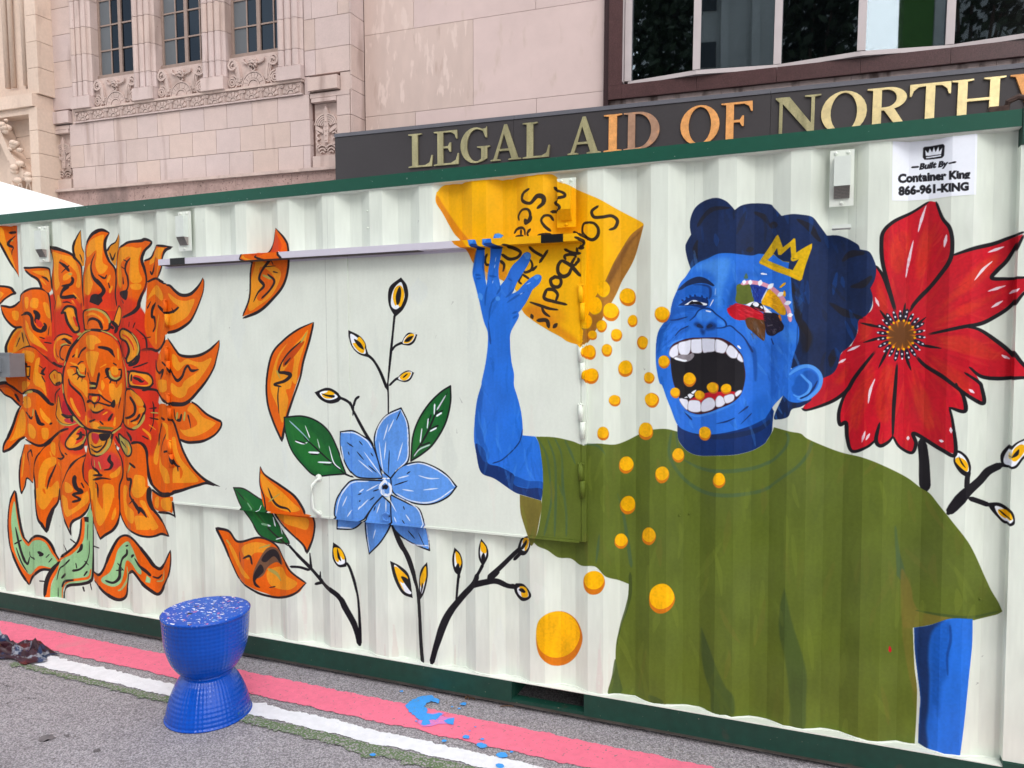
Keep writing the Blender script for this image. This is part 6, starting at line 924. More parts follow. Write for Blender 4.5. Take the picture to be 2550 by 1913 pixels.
# vents
def vent(x,z1,m,lab):
    y=WY; b0=B1('vent',m if m is M['mural'] else M['white'],con,(x-.043,x+.043,y-.006,y+.003,z1-.215,z1),bev=.003); b0['label']=lab
    def sub(nm,mm,*bx,bev=0):
        o=B1(nm,mm,b0,*bx,bev=bev); return o
    prism_b=bmesh.new(); # sloping hood
    v=box(prism_b,x-.029,x+.029,y-.040,y-.0065,z1-.142,z1-.030); finish(prism_b,'vent_hood',m,b0,bev=.004,seg=2)
    bm=bmesh.new(); pts=[(x-.028,y-.037,z1-.143),(x+.028,y-.037,z1-.143),(x+.028,y-.012,z1-.186),(x-.028,y-.012,z1-.186)]
    q=[bm.verts.new(p) for p in pts]; bm.faces.new(q); q2=[bm.verts.new((p[0],y-.0065,p[2]+.002)) for p in pts]; bm.faces.new(q2)
    for i in range(4):
        try: bm.faces.new((q[i],q[(i+1)%4],q2[(i+1)%4],q2[i]))
        except ValueError: pass
    finish(bm,'vent_grille',M['grille'] if m is M['vent_white'] else m,b0)
    bm=bmesh.new()
    for k in range(9):
        t=k/8; box(bm,x-.027,x+.027,y-.0385+.0245*t,y-.0355+.0245*t,z1-.1460-.040*t,z1-.1442-.040*t)
    finish(bm,'vent_louvre',m if m is not M['vent_white'] else M['steel'],b0)
    for dx,dz in ((-.022,-.012),(.022,-.012),(0,-.203)):
        bm=bmesh.new(); bmesh.ops.create_icosphere(bm,subdivisions=2,radius=.0075,matrix=Matrix.Translation((x+dx,y-.008,z1+dz))@Matrix.Diagonal((1,.7,1,1))); finish(bm,'bolt',M['white'] if m is M['vent_white'] else m,b0,smooth=True)
    return b0
vent(-4.318,2.452,M['vent_white'],'small white hooded vent above the sunflower')
vent(-3.200,2.462,M['vent_white'],'small white hooded vent left of the falling petal')
vent(-.998,2.452,M['mural'],'hooded vent overpainted yellow with the snack bag')
vent(.116,2.462,M['vent_white'],'white hooded vent above the dark curly hair')
B1('wall_bracket',M['vent_white'],con,(.084,.15,-.03,.02,2.158,2.172),bev=.004)
bm=bmesh.new(); box(bm,-4.96,-4.515,-.095,.0,1.538,1.682); eb=finish(bm,'junction_box',M['grey_box'],con,bev=.006,seg=2); eb['label']='grey electrical box on the wall at far left'
B1('junction_box_cover',M['grey_box'],eb,(-4.90,-4.585,-.125,-.0955,1.572,1.652),bev=.005)
B1('junction_box_lip',M['grey_box'],eb,(-4.965,-4.51,-.099,-.085,1.676,1.688),bev=.002)
for p in ((-2.03,2.383),(-2.028,2.30),(.6,1.5),(-.50,.98),(-.46,.99),(.62,.75)):
    bm=bmesh.new(); bmesh.ops.create_icosphere(bm,subdivisions=1,radius=.005,matrix=Matrix.Translation((p[0],float(wall_y(p[0]))-.003,p[1]))); finish(bm,'rivet',M['mural'],con,smooth=True)
# painted figures: thin coats of paint that follow the sheet metal, one mesh per figure and surface
ids=P_.ids; names=P_.names
LAB={'painted_sunflower':'painted orange sunflower with a calm sleeping face','painted_petal':'painted loose orange petal','painted_leaf':'painted leaf','painted_stem':'painted green stem of the sunflower','painted_twig':'painted black twigs with yellow buds','painted_blue_flower':'painted pale blue six petalled flower','painted_red_flower':'painted large red flower with dotted centre','painted_snack_bag':'painted yellow snack bag with black hand lettering','painted_arm':'painted bright blue arm','painted_head':'painted laughing blue face with dark curly hair and yellow crown','painted_shirt':'painted olive green t-shirt','painted_chip':'painted round yellow snack','company_sticker':'white company sticker with crown emblem and phone number'}
def coat(cols,yf,zlo,zhi,parent):
    data={}
    for a,b in cols:
        xm=(a+b)/2; u=int((xm-TX0)*TS)
        if u<0 or u>=P_.w: continue
        c=ids[:,u]; j0=max(0,int((TZ0+TH-zhi)*TS)); j1=min(P_.h,int((TZ0+TH-zlo)*TS)); c=c[j0:j1]
        e=np.concatenate([[0],np.nonzero(np.diff(c))[0]+1,[len(c)]])
        for s,t in zip(e[:-1],e[1:]):
            k=c[s]
            if k and t-s>1:
                data.setdefault(int(k),[]).append((a,b,TZ0+TH-(j0+t)/TS,TZ0+TH-(j0+s)/TS))
    for k,q in data.items():
        q.sort(); par=list(range(len(q)))
        def root(i):
            while par[i]!=i: par[i]=par[par[i]]; i=par[i]
            return i
        prev=[];cur=[]
        for i,t in enumerate(q):      # join runs that touch across neighbouring columns: one mesh per painted shape
            if cur and q[cur[0]][0]!=t[0]: prev,cur=cur,[]
            if prev and abs(q[prev[0]][1]-t[0])>1e-6: prev=[]
            for h in prev:
                if q[h][2]<t[3] and q[h][3]>t[2]: par[root(i)]=root(h)
            cur.append(i)
        comp={}
        for i in range(len(q)): comp.setdefault(root(i),[]).append(q[i])
        area=lambda L:sum((b-a)*(z1-z0) for a,b,z0,z1 in L)
        for L_ in comp.values():
            if area(L_)<2.5e-4: continue
            vs=[];fs=[]; o0=FR_BASE[con]
            for a,b,z0,z1 in L_:
                n0=len(vs); ya,yb=yf(a),yf(b); vs+=[(a-o0.x,ya-o0.y,z0-o0.z),(b-o0.x,yb-o0.y,z0-o0.z),(b-o0.x,yb-o0.y,z1-o0.z),(a-o0.x,ya-o0.y,z1-o0.z)]; fs.append((n0,n0+1,n0+2,n0+3))
            me=bpy.data.meshes.new(names[k]); me.from_pydata(vs,[],fs); me.materials.append(M['mural']); ob=link(bpy.data.objects.new(names[k],me)); ob.parent=parent; ob['label']=LAB[names[k]]
def split(edges,step):
    out=[]
    for a,b in zip(edges[:-1],edges[1:]):
        n=max(1,int(math.ceil((b-a)/step)))
        out+=[(a+(b-a)*i/n,a+(b-a)*(i+1)/n) for i in range(n)]
    return out
hat=lambda x:HX0-.012<x<HX1+.012
coat(split(br,.0045),lambda x:float(wall_y(x))-.0008,WZ0+.004,WZ1-.004,wall)
coat(split([HX0+.016,XM0-.004],.0045),lambda x:DY-.0008,HZ0+.006,HZ1-.004,pl); coat(split([XM1+.004,HX1-.016],.0045),lambda x:DY-.0008,HZ0+.006,HZ1-.004,pr_)
# ------------------------------------------------------------------ stool
st=thing('stool','glossy blue hourglass stool of two hammered metal bowls, spattered with paint','stool',(-2.588,-.537,0))
def hammered():
    m=mat('blue_hammered_enamel',(0,72,176),.2,noise=[(3,.16)],spec=.35,coat=.15,stain=[(9,.735,(60,120,40),None,.02),(6,.73,(150,70,150),None,.06),(60,.78,(225,225,235),None,.015)])
    t=m.node_tree; n=t.nodes; L=t.links; b=n['Principled BSDF']; tc=n.new('ShaderNodeTexCoord'); s=n.new('ShaderNodeSeparateXYZ'); L.new(tc.outputs['Object'],s.inputs[0])
    at=n.new('ShaderNodeMath'); at.operation='ARCTAN2'; L.new(s.outputs[1],at.inputs[0]); L.new(s.outputs[0],at.inputs[1])
    sa=n.new('ShaderNodeMath'); sa.operation='MULTIPLY'; sa.inputs[1].default_value=60; L.new(at.outputs[0],sa.inputs[0]); ss=n.new('ShaderNodeMath'); ss.operation='SINE'; L.new(sa.outputs[0],ss.inputs[0])
    za=n.new('ShaderNodeMath'); za.operation='MULTIPLY'; za.inputs[1].default_value=330; L.new(s.outputs[2],za.inputs[0]); zs=n.new('ShaderNodeMath'); zs.operation='SINE'; L.new(za.outputs[0],zs.inputs[0])
    ad=n.new('ShaderNodeMath'); ad.operation='ADD'; L.new(ss.outputs[0],ad.inputs[0]); L.new(zs.outputs[0],ad.inputs[1])
    bp=n.new('ShaderNodeBump'); bp.inputs['Strength'].default_value=.22; bp.inputs['Distance'].default_value=.003; L.new(ad.outputs[0],bp.inputs['Height']); L.new(bp.outputs[0],b.inputs['Normal']); L.new(bp.outputs[0],b.inputs['Coat Normal']); return m
hm=hammered(); c0=(-2.588,-.537,0)
def bowl(name,prof,m):
    bm=bmesh.new(); lathe(bm,prof,c0,64); return finish(bm,name,m,st,smooth=True)
def curve_prof(pts,n=6):
    q=Painter.cr(np.array(pts,float),False,n); return [tuple(p) for p in q]
bowl('lower_bowl',[(.186,.0),(.192,.002),(.194,.006),(.190,.010)]+curve_prof([(.188,.012),(.186,.030),(.173,.083),(.153,.135),(.130,.178),(.104,.205)])[1:],hm)
bowl('waist_ring',[(.105,.197),(.110,.200),(.110,.207),(.105,.210)],hm)
bowl('upper_bowl',curve_prof([(.092,.206),(.124,.219),(.156,.262),(.174,.308),(.184,.352),(.190,.420),(.1935,.478)])+[(.1965,.482),(.197,.488),(.193,.491)],hm)
top=mat('spattered_seat',(2,84,190),.4,spec=.2,noise=[(4,.08)],stain=[(20,.66,(120,180,236),(1,2,1),.02),(44,.62,(232,232,238),(1,1.6,1),.02),(27,.66,(226,120,140),(2,1,1),.012),(19,.67,(40,26,40),(1.5,1,1),.02),(60,.66,(214,206,190),None,.015)],bump=[(40,.1,.003)],coat=.2)
bm=bmesh.new(); r=lathe(bm,[(.1925,.4905),(.190,.4925),(.12,.4925),(.03,.4925)],c0,64); bm.faces.new(r[-1]); finish(bm,'seat_top',top,st)
# ------------------------------------------------------------------ paint rag
rr=random.Random(21); bm=bmesh.new(); nx,ny=34,22
rx0,rx1,ry0,ry1=-4.52,-3.86,-.56,-.30
g=[[None]*(ny+1) for _ in range(nx+1)]
for i in range(nx+1):
    for j in range(ny+1):
        u,v=i/nx,j/ny; x=rx0+(rx1-rx0)*u+.03*math.sin(9*v+4*u); y=ry0+(ry1-ry0)*v*(1-.35*u)+.08*u+.025*math.sin(11*u)
        e=min(u,1-u,v,1-v)*4; h=.012+min(1,e)*(.045+.035*math.sin(13*u+5*v)+.03*math.sin(23*v-9*u)+.022*math.sin(31*u+17*v)+rr.gauss(0,.008))*(1-.45*u)
        g[i][j]=bm.verts.new((x,y,max(.004,h)))
for i in range(nx):
    for j in range(ny): bm.faces.new((g[i][j],g[i+1][j],g[i+1][j+1],g[i][j+1]))
bmesh.ops.solidify(bm,geom=bm.faces[:],thickness=.003)
rag=finish(bm,'paint_rag',mat('stained_rag',(78,40,52),.3,noise=[(8,.4)],stain=[(9,.52,(64,84,128),None,.05),(15,.56,(190,194,206),None,.05),(7,.58,(126,40,40),None,.05),(14,.72,(190,140,40),None,.03),(6,.66,(20,24,28),None,.08)],bump=[(30,.3,.01)],spec=.6),smooth=True)
rag['label']='crumpled paint-stained rag lying on the asphalt at the end of the white line'; rag['category']='rag'
# dry leaves caught by the rail
lf=mat('dry_leaf',(112,84,62),.8,noise=[(30,.3)])
for k,(lx,ly,lab) in enumerate(((1170,1741,'curled dry leaf by the container foot between spilt paint and fork pocket'),(1262,1762,'thin dry twig on the asphalt just below the fork pocket'),(912,1573,'dry leaf wisp at the foot of the container left of the blue spill'))):
    c=onZ((lx,ly)); bm=bmesh.new(); rr=random.Random(k)
    if k==1: tube(bm,[(c[0]-.03,c[1]-.01,.005),(c[0],c[1],.009),(c[0]+.03,c[1]+.012,.006)],.0022,5)
    else:
        for q in range(3):
            w=.022 if k==0 else .012; o=[(rr.gauss(0,.008),rr.gauss(0,.006)) for _ in range(1)][0]
            pr=None
            for i in range(6):
                t=i/5; wd_=w*math.sin(math.pi*min(.97,t+.05)); zz=.004+.014*math.sin(math.pi*t)*(1+.3*q); a=q*1.1
                ca,sa=math.cos(a),math.sin(a); L_=.05*(t-.5)
                p1=bm.verts.new((c[0]+o[0]+L_*ca-wd_*.5*sa,c[1]+o[1]+L_*sa+wd_*.5*ca,zz+.006)); p2=bm.verts.new((c[0]+o[0]+L_*ca+wd_*.5*sa,c[1]+o[1]+L_*sa-wd_*.5*ca,zz))
                if pr: bm.faces.new((pr[0],pr[1],p2,p1))
                pr=(p1,p2)
        bmesh.ops.solidify(bm,geom=bm.faces[:],thickness=.001)
    o=finish(bm,'dry_twig' if k==1 else 'dry_leaf',lf); o['label']=lab; o['category']='twig' if k==1 else 'leaf'
# ------------------------------------------------------------------ buildings behind: their own frame (the street slopes a little against them)
def rotm(ax,ay,az): return Matrix.Rotation(az,3,'Z')@Matrix.Rotation(ay,3,'Y')@Matrix.Rotation(ax,3,'X')
OB=Vector((-8.63,7.0,4.62)); FB=Matrix.Translation(OB)@rotm(R_(1.39),R_(1.03),R_(.88)).to_4x4()
GZ=-4.75   # street level in that frame
tb=thing('terracotta_building','pink terracotta building with tall steel windows, fluted pilasters and carved panels','building',(-1.6,.5,GZ),FB)
def blk(x0,x1,z0,z1,y0=0.,y1=.10,m='terra',name='stone_block',par=None,g=.004): return B1(name,M[m],par or tb,(x0+g,x1-g,y0,y1,z0+g,z1-g),bev=.004)
# core with the mortar colour, leaving window openings
B1('wall',M['joint'],tb,(-5.0,1.85,.10,.9,GZ,1.42),(-5.0,-3.72,.10,.9,1.42,6.5),(-2.60,-2.17,.10,.9,1.42,6.5),(-1.05,-.62,.10,.9,1.42,6.5),(.50,1.85,.10,.9,1.42,6.5),(-3.72,-2.60,.55,.9,1.42,6.5),(-2.17,-1.05,.55,.9,1.42,6.5),(-.62,.50,.55,.9,1.42,6.5),(-3.72,-2.60,.10,.55,1.42,1.95),(-2.17,-1.05,.10,.55,1.42,1.95),(-.62,.50,.10,.55,1.42,1.95))
for i in range(6): B1('base_stone',M['rough_base'],tb,(-5.0+i*1.1417+.003,-5.0+(i+1)*1.1417-.003,-.02,.1,GZ,-.055),bev=.006)
B1('ledge',M['terra_carved'],tb,(-5.0,1.86,-.075,.1,-.053,-.004),bev=.012,seg=2)
xr=[[-4.25,-3.67,-3.15,-2.65,-2.11,-1.60,-1.08,-.57,-.07,.44,.94,1.08],[-4.28,-3.94,-3.43,-2.89,-2.39,-1.88,-1.36,-.84,-.33,.18,.69,1.08],[-4.28,-3.67,-3.17,-2.61,-2.14,-1.62,-1.09,-.60,-.07,.45,1.07]]
for (z0,z1),X in zip(((0,.375),(.375,.78),(.78,1.175)),xr):
    for a,b in zip(X[:-1],X[1:]): blk(a,b,z0,z1)
# left margin: plain ashlar, recessed carved panel
for z0,z1 in ((1.47,1.865),(1.865,2.345),(2.345,2.825),(2.825,3.305),(3.305,3.785),(3.785,4.26)):
    blk(-4.83,-4.14,z0,z1,.02); blk(-4.995,-4.835,z0,z1,.05)
    rs=[1.13,1.62,1.835] if int(z0*10)%2 else [.98,1.19,1.835]
    blk(rs[0]if rs[0]>1 else .98,rs[1],z0,z1,.02); blk(rs[1],rs[2],z0,z1,.02)
    if rs[0]>1: blk(.98,1.13,z0,z1,.02)
blk(-4.77,-4.24,1.205,1.43,-.05); blk(-4.995,-4.775,1.18,1.465,.03); blk(-4.235,-4.14,1.18,1.465,.03)
blk(1.075,1.64,1.205,1.42,-.05); blk(1.645,1.835,1.18,1.465,.03); blk(.965,1.07,1.18,1.465,.03)
for x0,x1,s in ((-4.995,-4.29,0),(1.085,1.835,1)):
    c0_,c1_=(-4.755,-4.30) if s==0 else (1.115,1.59)
    zt=[0.,.4,.79,1.10]
    for a,b in zip(zt[:-1],zt[1:]):
        if c0_-x0>.08: blk(x0,c0_-.0,a,b,.0)
        if x1-c1_>.03: blk(c1_,x1,a,b,.0)
    blk(x0,x1,1.10,1.178,.0); blk(c0_,c1_,1.03,1.098,-.012); blk(c0_,c1_,.0,.19,.0)
    # relief ornament, mirrored about its axis
    bm=bmesh.new(); cx=(c0_+c1_)/2; w=(c1_-c0_)/2-.012; box(bm,c0_+.004,c1_-.004,.085,.1,.194,1.026)
    def sym(f):
        for sg in (-1,1): f(sg)
    for k in range(5):   # wing-like plumes
        sym(lambda sg:band(bm,cx+sg*.02,.66+.0*k,.05+.032*k,.072+.032*k,(8 if sg>0 else 92)+0*k,(88 if sg>0 else 172),7,.05-.004*k,.085))
    for k in range(4): sym(lambda sg:band(bm,cx+sg*(w-.075),.34+.1*k*.9,.028,.052,0+(-60 if sg>0 else 60),180+(30 if sg<0 else -30)+(60 if sg<0 else 0),8,.044+.003*k,.086))
    for k in range(3): sym(lambda sg:band(bm,cx+sg*.085,.225+.02*k,.03+.03*k,.05+.03*k,20,160,8,.052-.004*k,.087))
    prism(bm,[(cx-.03,.40),(cx+.03,.40),(cx+.05,.62),(cx+.025,.78),(cx+.045,.88),(cx,.99),(cx-.045,.88),(cx-.025,.78),(cx-.05,.62)],.040,.088)
    for k in range(5): bmesh.ops.create_icosphere(bm,subdivisions=1,radius=.017,matrix=Matrix.Translation((cx,.040,.44+.075*k)))
    sym(lambda sg:prism(bm,[(cx+sg*.06,.55),(cx+sg*(w-.02),.62),(cx+sg*(w-.02),.70),(cx+sg*.06,.60)] if sg>0 else [(cx-.06,.60),(cx-w+.02,.70),(cx-w+.02,.62),(cx-.06,.55)],.047,.0875))
    finish(bm,'carved_panel',M['terra_carved'],tb)
# frieze of shell tiles
XT=[-4.10,-3.715,-3.34,-2.96,-2.58,-2.19,-1.80,-1.41,-1.03,-.63,-.25,.135,.52,.935]
B1('frieze_border',M['terra'],tb,(-4.13,.96,-.035,.1,1.385,1.42),bev=.006); B1('frieze_border',M['terra'],tb,(-4.13,.96,-.035,.1,1.180,1.200),bev=.004)
bm=bmesh.new(); w=.19; box(bm,-w,w,.0,.1,1.203,1.382)
band(bm,0,1.215,.0,.045,0,180,10,-.02,.001); band(bm,0,1.215,.058,.078,0,180,12,-.024,.002)
for k in range(5):
    a=8+k*34; band(bm,0,1.215,.086,.148,a+2,a+28,4,-.016-.002*(k%2),.003)
for sg in (-1,1): band(bm,sg*.155,1.345,.010,.026,0,360,10,-.022,.004); prism(bm,[(sg*.185,1.21),(sg*.168,1.21),(sg*.168,1.31),(sg*.185,1.31)] if sg<0 else [(.168,1.21),(.185,1.21),(.185,1.31),(.168,1.31)],-.018,.0035)
box(bm,-w,-w+.008,-.022,.0,1.204,1.381); box(bm,w-.008,w,-.022,.0,1.204,1.381)
t0=finish(bm,'frieze_tile',M['terra_carved'],tb); me=t0.data; bx=FR_BASE[tb]
for i,(a,b) in enumerate(zip(XT[:-1],XT[1:])):
    o=t0 if i==0 else link(t0.copy()); o.parent=tb; o.location=((a+b)/2,0,0); o.scale=((b-a-.006)/(2*w),1,1)
# mesh was shifted by the thing's base, so shift the copies' x around their own centre
for o in [o for o in tb.children if o.name.startswith('frieze_tile')]:
    o.location.x=o.location.x-(-bx.x)*(o.scale.x-1)-0.0
# pilasters: plinth, fluted shafts in courses
PIL=[(-4.13,-3.665),(-2.62,-2.145),(-1.07,-.60),(.49,.965)]
cz=[1.64,1.90,2.385,2.86,3.335,3.81,4.3]
def shaft(x0,x1,z0,z1,par):
    bm=bmesh.new(); n=3; w=(x1-x0)
    prof=[(0,.06),(.02,.0)]
    for k in range(n):
        a=.05+.29*k; 
        for t in range(5):
            q=t/4; prof.append((a+.24*q,-.045-.028*math.sin(math.pi*q)))
        prof.append((a+.25,-.015)); prof.append((a+.28,-.015))
    prof+=[(.93,.0),(1,.02),(1,.34)]
    lo=[bm.verts.new((x0+w*p[0],p[1],z0+.004)) for p in prof]; hi=[bm.verts.new((x0+w*p[0],p[1],z1-.004)) for p in prof]
    for i in range(len(prof)-1): bm.faces.new((lo[i],lo[i+1],hi[i+1],hi[i]))
    lo+= [bm.verts.new((x0,.34,z0+.004))]; hi+=[bm.verts.new((x0,.34,z1-.004))]
    bm.faces.new((lo[-2],lo[-1],hi[-1],hi[-2])); bm.faces.new((lo[-1],lo[0],hi[0],hi[-1]))
    try: bm.faces.new(hi); bm.faces.new(list(reversed(lo)))
    except ValueError: pass
    return finish(bm,'shaft_block',M['terra'],par)
for x0,x1 in PIL:
    pb=B1('pilaster',M['terra'],tb,(x0-.005,x1+.005,-.075,.12,1.425,1.635),bev=.01); pb['label']='fluted pilaster between the tall windows'
    for a,b in zip(cz[:-1],cz[1:]): shaft(x0,x1,a,b,pb)
# windows with carved aprons
for wi,(x0,x1) in enumerate(((-3.66,-2.625),(-2.14,-1.075),(-.595,.485))):
    Y=.20; f=.045
    wn=B1('window',M['oldframe'],tb,(x0,x1,.13,.28,1.955,2.03),(x0,x0+f,Y-.03,Y+.03,2.032,4.3),(x1-f,x1,Y-.03,Y+.03,2.032,4.3)); wn['label']=('tall steel window with pale blinds, %s of the three'%('leftmost','middle','rightmost')[wi])
    cxm=x0+(x1-x0)*.52
    B1('mullion',M['oldframe'],wn,(cxm-.035,cxm+.035,Y-.035,Y+.03,2.032,4.3))
    for xq in (x0+(x1-x0)*.29,x0+(x1-x0)*.80): B1('glazing_bar',M['oldframe'],wn,(xq-.011,xq+.011,Y-.02,Y+.02,2.032,4.3))
    zb=[2.032+.445*k for k in range(6)]
    for z in zb[1:]: B1('glazing_bar',M['oldframe'],wn,(x0+f,x1-f,Y-.024,Y+.016,z-.012,z+.012))
    vx=[x0+f,x0+(x1-x0)*.29,cxm,x0+(x1-x0)*.80,x1-f]
    for a,b in zip(vx[:-1],vx[1:]):
        for za,zc in zip(zb[:-1],zb[1:]): B1('pane',M['glass_old'],wn,(a+.001,b-.001,Y-.004,Y+.004,za+.001,zc-.001))
    B1('blind',M['blind'],wn,(x0+f,x0+(x1-x0)*.285,Y-.0075,Y-.0045,2.035,4.3))
    bm=bmesh.new(); cx=(x0+x1)/2; h0=1.425; W2=(x1-x0)/2-.01; box(bm,x0+.005,x1-.005,.07,.1,h0,1.95)
    band(bm,cx,h0+.01,0,.09,0,180,12,.03,.071); band(bm,cx,h0+.01,.10,.125,0,180,14,.022,.072)
    for k in range(9): band(bm,cx,h0+.01,.132,.215,k*20+1,k*20+19,3,.03-.003*(k%2),.073)
    band(bm,cx,h0+.01,.225,.245,0,180,16,.024,.074)
    for sg in (-1,1):
        for k in range(4): band(bm,cx+sg*.265,h0+.03,.03+.03*k,.053+.03*k,20 if sg>0 else 70,110 if sg>0 else 160,6,.035-.003*k,.0745)
        for q,(r0,wd_,yy) in enumerate(((.0,.042,.018),(.050,.022,.026),(.085,.016,.032))):
            P=[(cx+sg*(.275+r0*.6),h0+.10),(cx+sg*(.285+r0*.7),h0+.22),(cx+sg*(.305+r0*.8),h0+.33),(cx+sg*(.345+r0*.75),h0+.42-r0*.2)]
            if q<2: P+=[(cx+sg*(.415+(.085-r0*.9)*math.sin(t*.5)*1.0),h0+.385+(.095-r0*.9)*math.cos(t*.5)*(1-.05*t)) for t in range(0,9)]
            if q==0: P+=[(cx+sg*(.415+(.085-.0075*(t-8))*math.sin(t*.5)*.8),h0+.375+(.08-.0075*(t-8))*math.cos(t*.5)) for t in range(9,16)]
            ribbon(bm,P,wd_,yy,.0755+.0003*q)
        for k in range(2): band(bm,cx+sg*.44,h0+.115,.020+.036*k,.046+.036*k,0,360,14,.028,.0752)
        band(bm,cx+sg*.44,h0+.115,.10,.125,90 if sg>0 else -60,240 if sg>0 else 90,9,.033,.0751)
        for k in range(3): band(bm,cx+sg*(.115+.02*k),h0+.44,.045,.07,200-30*k if sg<0 else 250+30*k,262-30*k if sg<0 else 312+30*k,6,.030+.002*k,.0757-.0002*k)
    band(bm,cx,h0+.30,.03,.05,180,360,8,.03,.0748)
    for k in range(8): band(bm,cx+.055*math.cos(k*.785),h0+.385+.055*math.sin(k*.785),0,.034,0,360,8,.022-.002*(k%2),.0742)
    band(bm,cx,h0+.385,0,.04,0,360,12,.008,.0741)
    finish(bm,'carved_panel',M['terra_carved'],tb)
# right-hand return of this building
for i,z in enumerate((0,.4,.79,1.18,1.40,1.865,2.345,2.825,3.305)): B1('return_block',M['terra'],tb,(1.84,1.86,.02,.40,z+.004,(0,.4,.79,1.18,1.40,1.865,2.345,2.825,3.305,3.785)[i+1]-.004))
# --- limestone building with granite-framed zigzag window
ob=thing('limestone_building','smooth pinkish limestone building with a granite framed office window','building',(6.5,.9,GZ),FB)
B1('wall',M['joint'],ob,(1.865,5.86,.44,1.4,GZ,6.5),(5.86,12.5,.44,1.4,GZ,.62),(5.86,12.5,.9,1.4,.62,6.5))
sx=[(2.12,[1.87,2.77,4.80,5.855],[1,0,0]),(.84,[1.87,3.79,5.855],[1,0]),(-.45,[1.87,2.79,4.82,5.855],[1,0,0])]
for (z0,X,vn),z1 in zip(sx,(3.4,2.12,.84)):
    for a,b,v in zip(X[:-1],X[1:],vn): blk(a,b,z0,z1,.40,.45,'lime_vein' if v else 'lime','wall_slab',ob,.003)
blk(1.87,5.855,-4.7,-.45,.40,.45,'lime','wall_slab',ob)
B1('granite_trim',M['granite_dark'],ob,(5.862,5.935,.31,.44,GZ+4.2,5),bev=.003)
B1('granite_trim',M['granite'],ob,(5.938,6.135,.28,.50,.672,.86),(5.938,6.135,.28,.50,.864,5),bev=.003)
for a,b in ((6.138,7.165),(7.169,8.20),(8.204,9.20),(9.204,10.2),(10.204,11.2),(11.204,12.4)): B1('granite_trim',M['granite'],ob,(a,b,.28,.50,.672,.862),bev=.003)
stn=mat('stained_sill_wall',(152,136,132),.85,noise=[(3,.12),(20,.1)],stain=[(5,.52,(78,64,60),(1,1,.35),.12)],bump=[(30,.2,.006)])
for a,b in ((5.94,7.5),(7.504,9.1),(9.104,10.7),(10.704,12.4)): B1('sill_course',stn,ob,(a,b,.34,.45,.40,.668))
zx=[(6.20,.40),(7.17,.245),(8.20,.40),(9.20,.245),(10.20,.40),(11.20,.245)]
for i,((a,ya),(b,yb)) in enumerate(zip(zx[:-1],zx[1:])):
    bm=bmesh.new(); z0,z1=.925,4.6
    v=[bm.verts.new(p) for p in ((a,ya,z0),(b,yb,z0),(b,yb,z1),(a,ya,z1))]; bm.faces.new(v); r=bmesh.ops.solidify(bm,geom=bm.faces[:],thickness=-.012)
    o=finish(bm,'window_pane',M['glass'],ob); o['label']=('tall reflective pane, %s in the zigzag office window'%('first','second','third','fourth','fifth')[i])
    bm=bmesh.new(); v=[bm.verts.new(p) for p in ((a,ya-.03,.866),(b,yb-.03,.866),(b,.52,.866),(a,.52,.866))]; w_=[bm.verts.new(p) for p in ((a,ya-.03,.922),(b,yb-.03,.922),(b,.52,.926),(a,.52,.926))]
    bm.faces.new(v); bm.faces.new(w_)
    for k in range(4): bm.faces.new((v[k],v[(k+1)%4],w_[(k+1)%4],w_[k]))
    finish(bm,'window_sill',M['winframe'],ob)
for i,(a,ya) in enumerate(zx): B1('mullion',M['winframe'],ob,(a-.048,a+.048,ya-.035,ya+.12,.928,4.6),bev=.006)
B1('window_jamb',M['winframe'],ob,(6.137,6.143,.285,.45,.9,4.6)); 
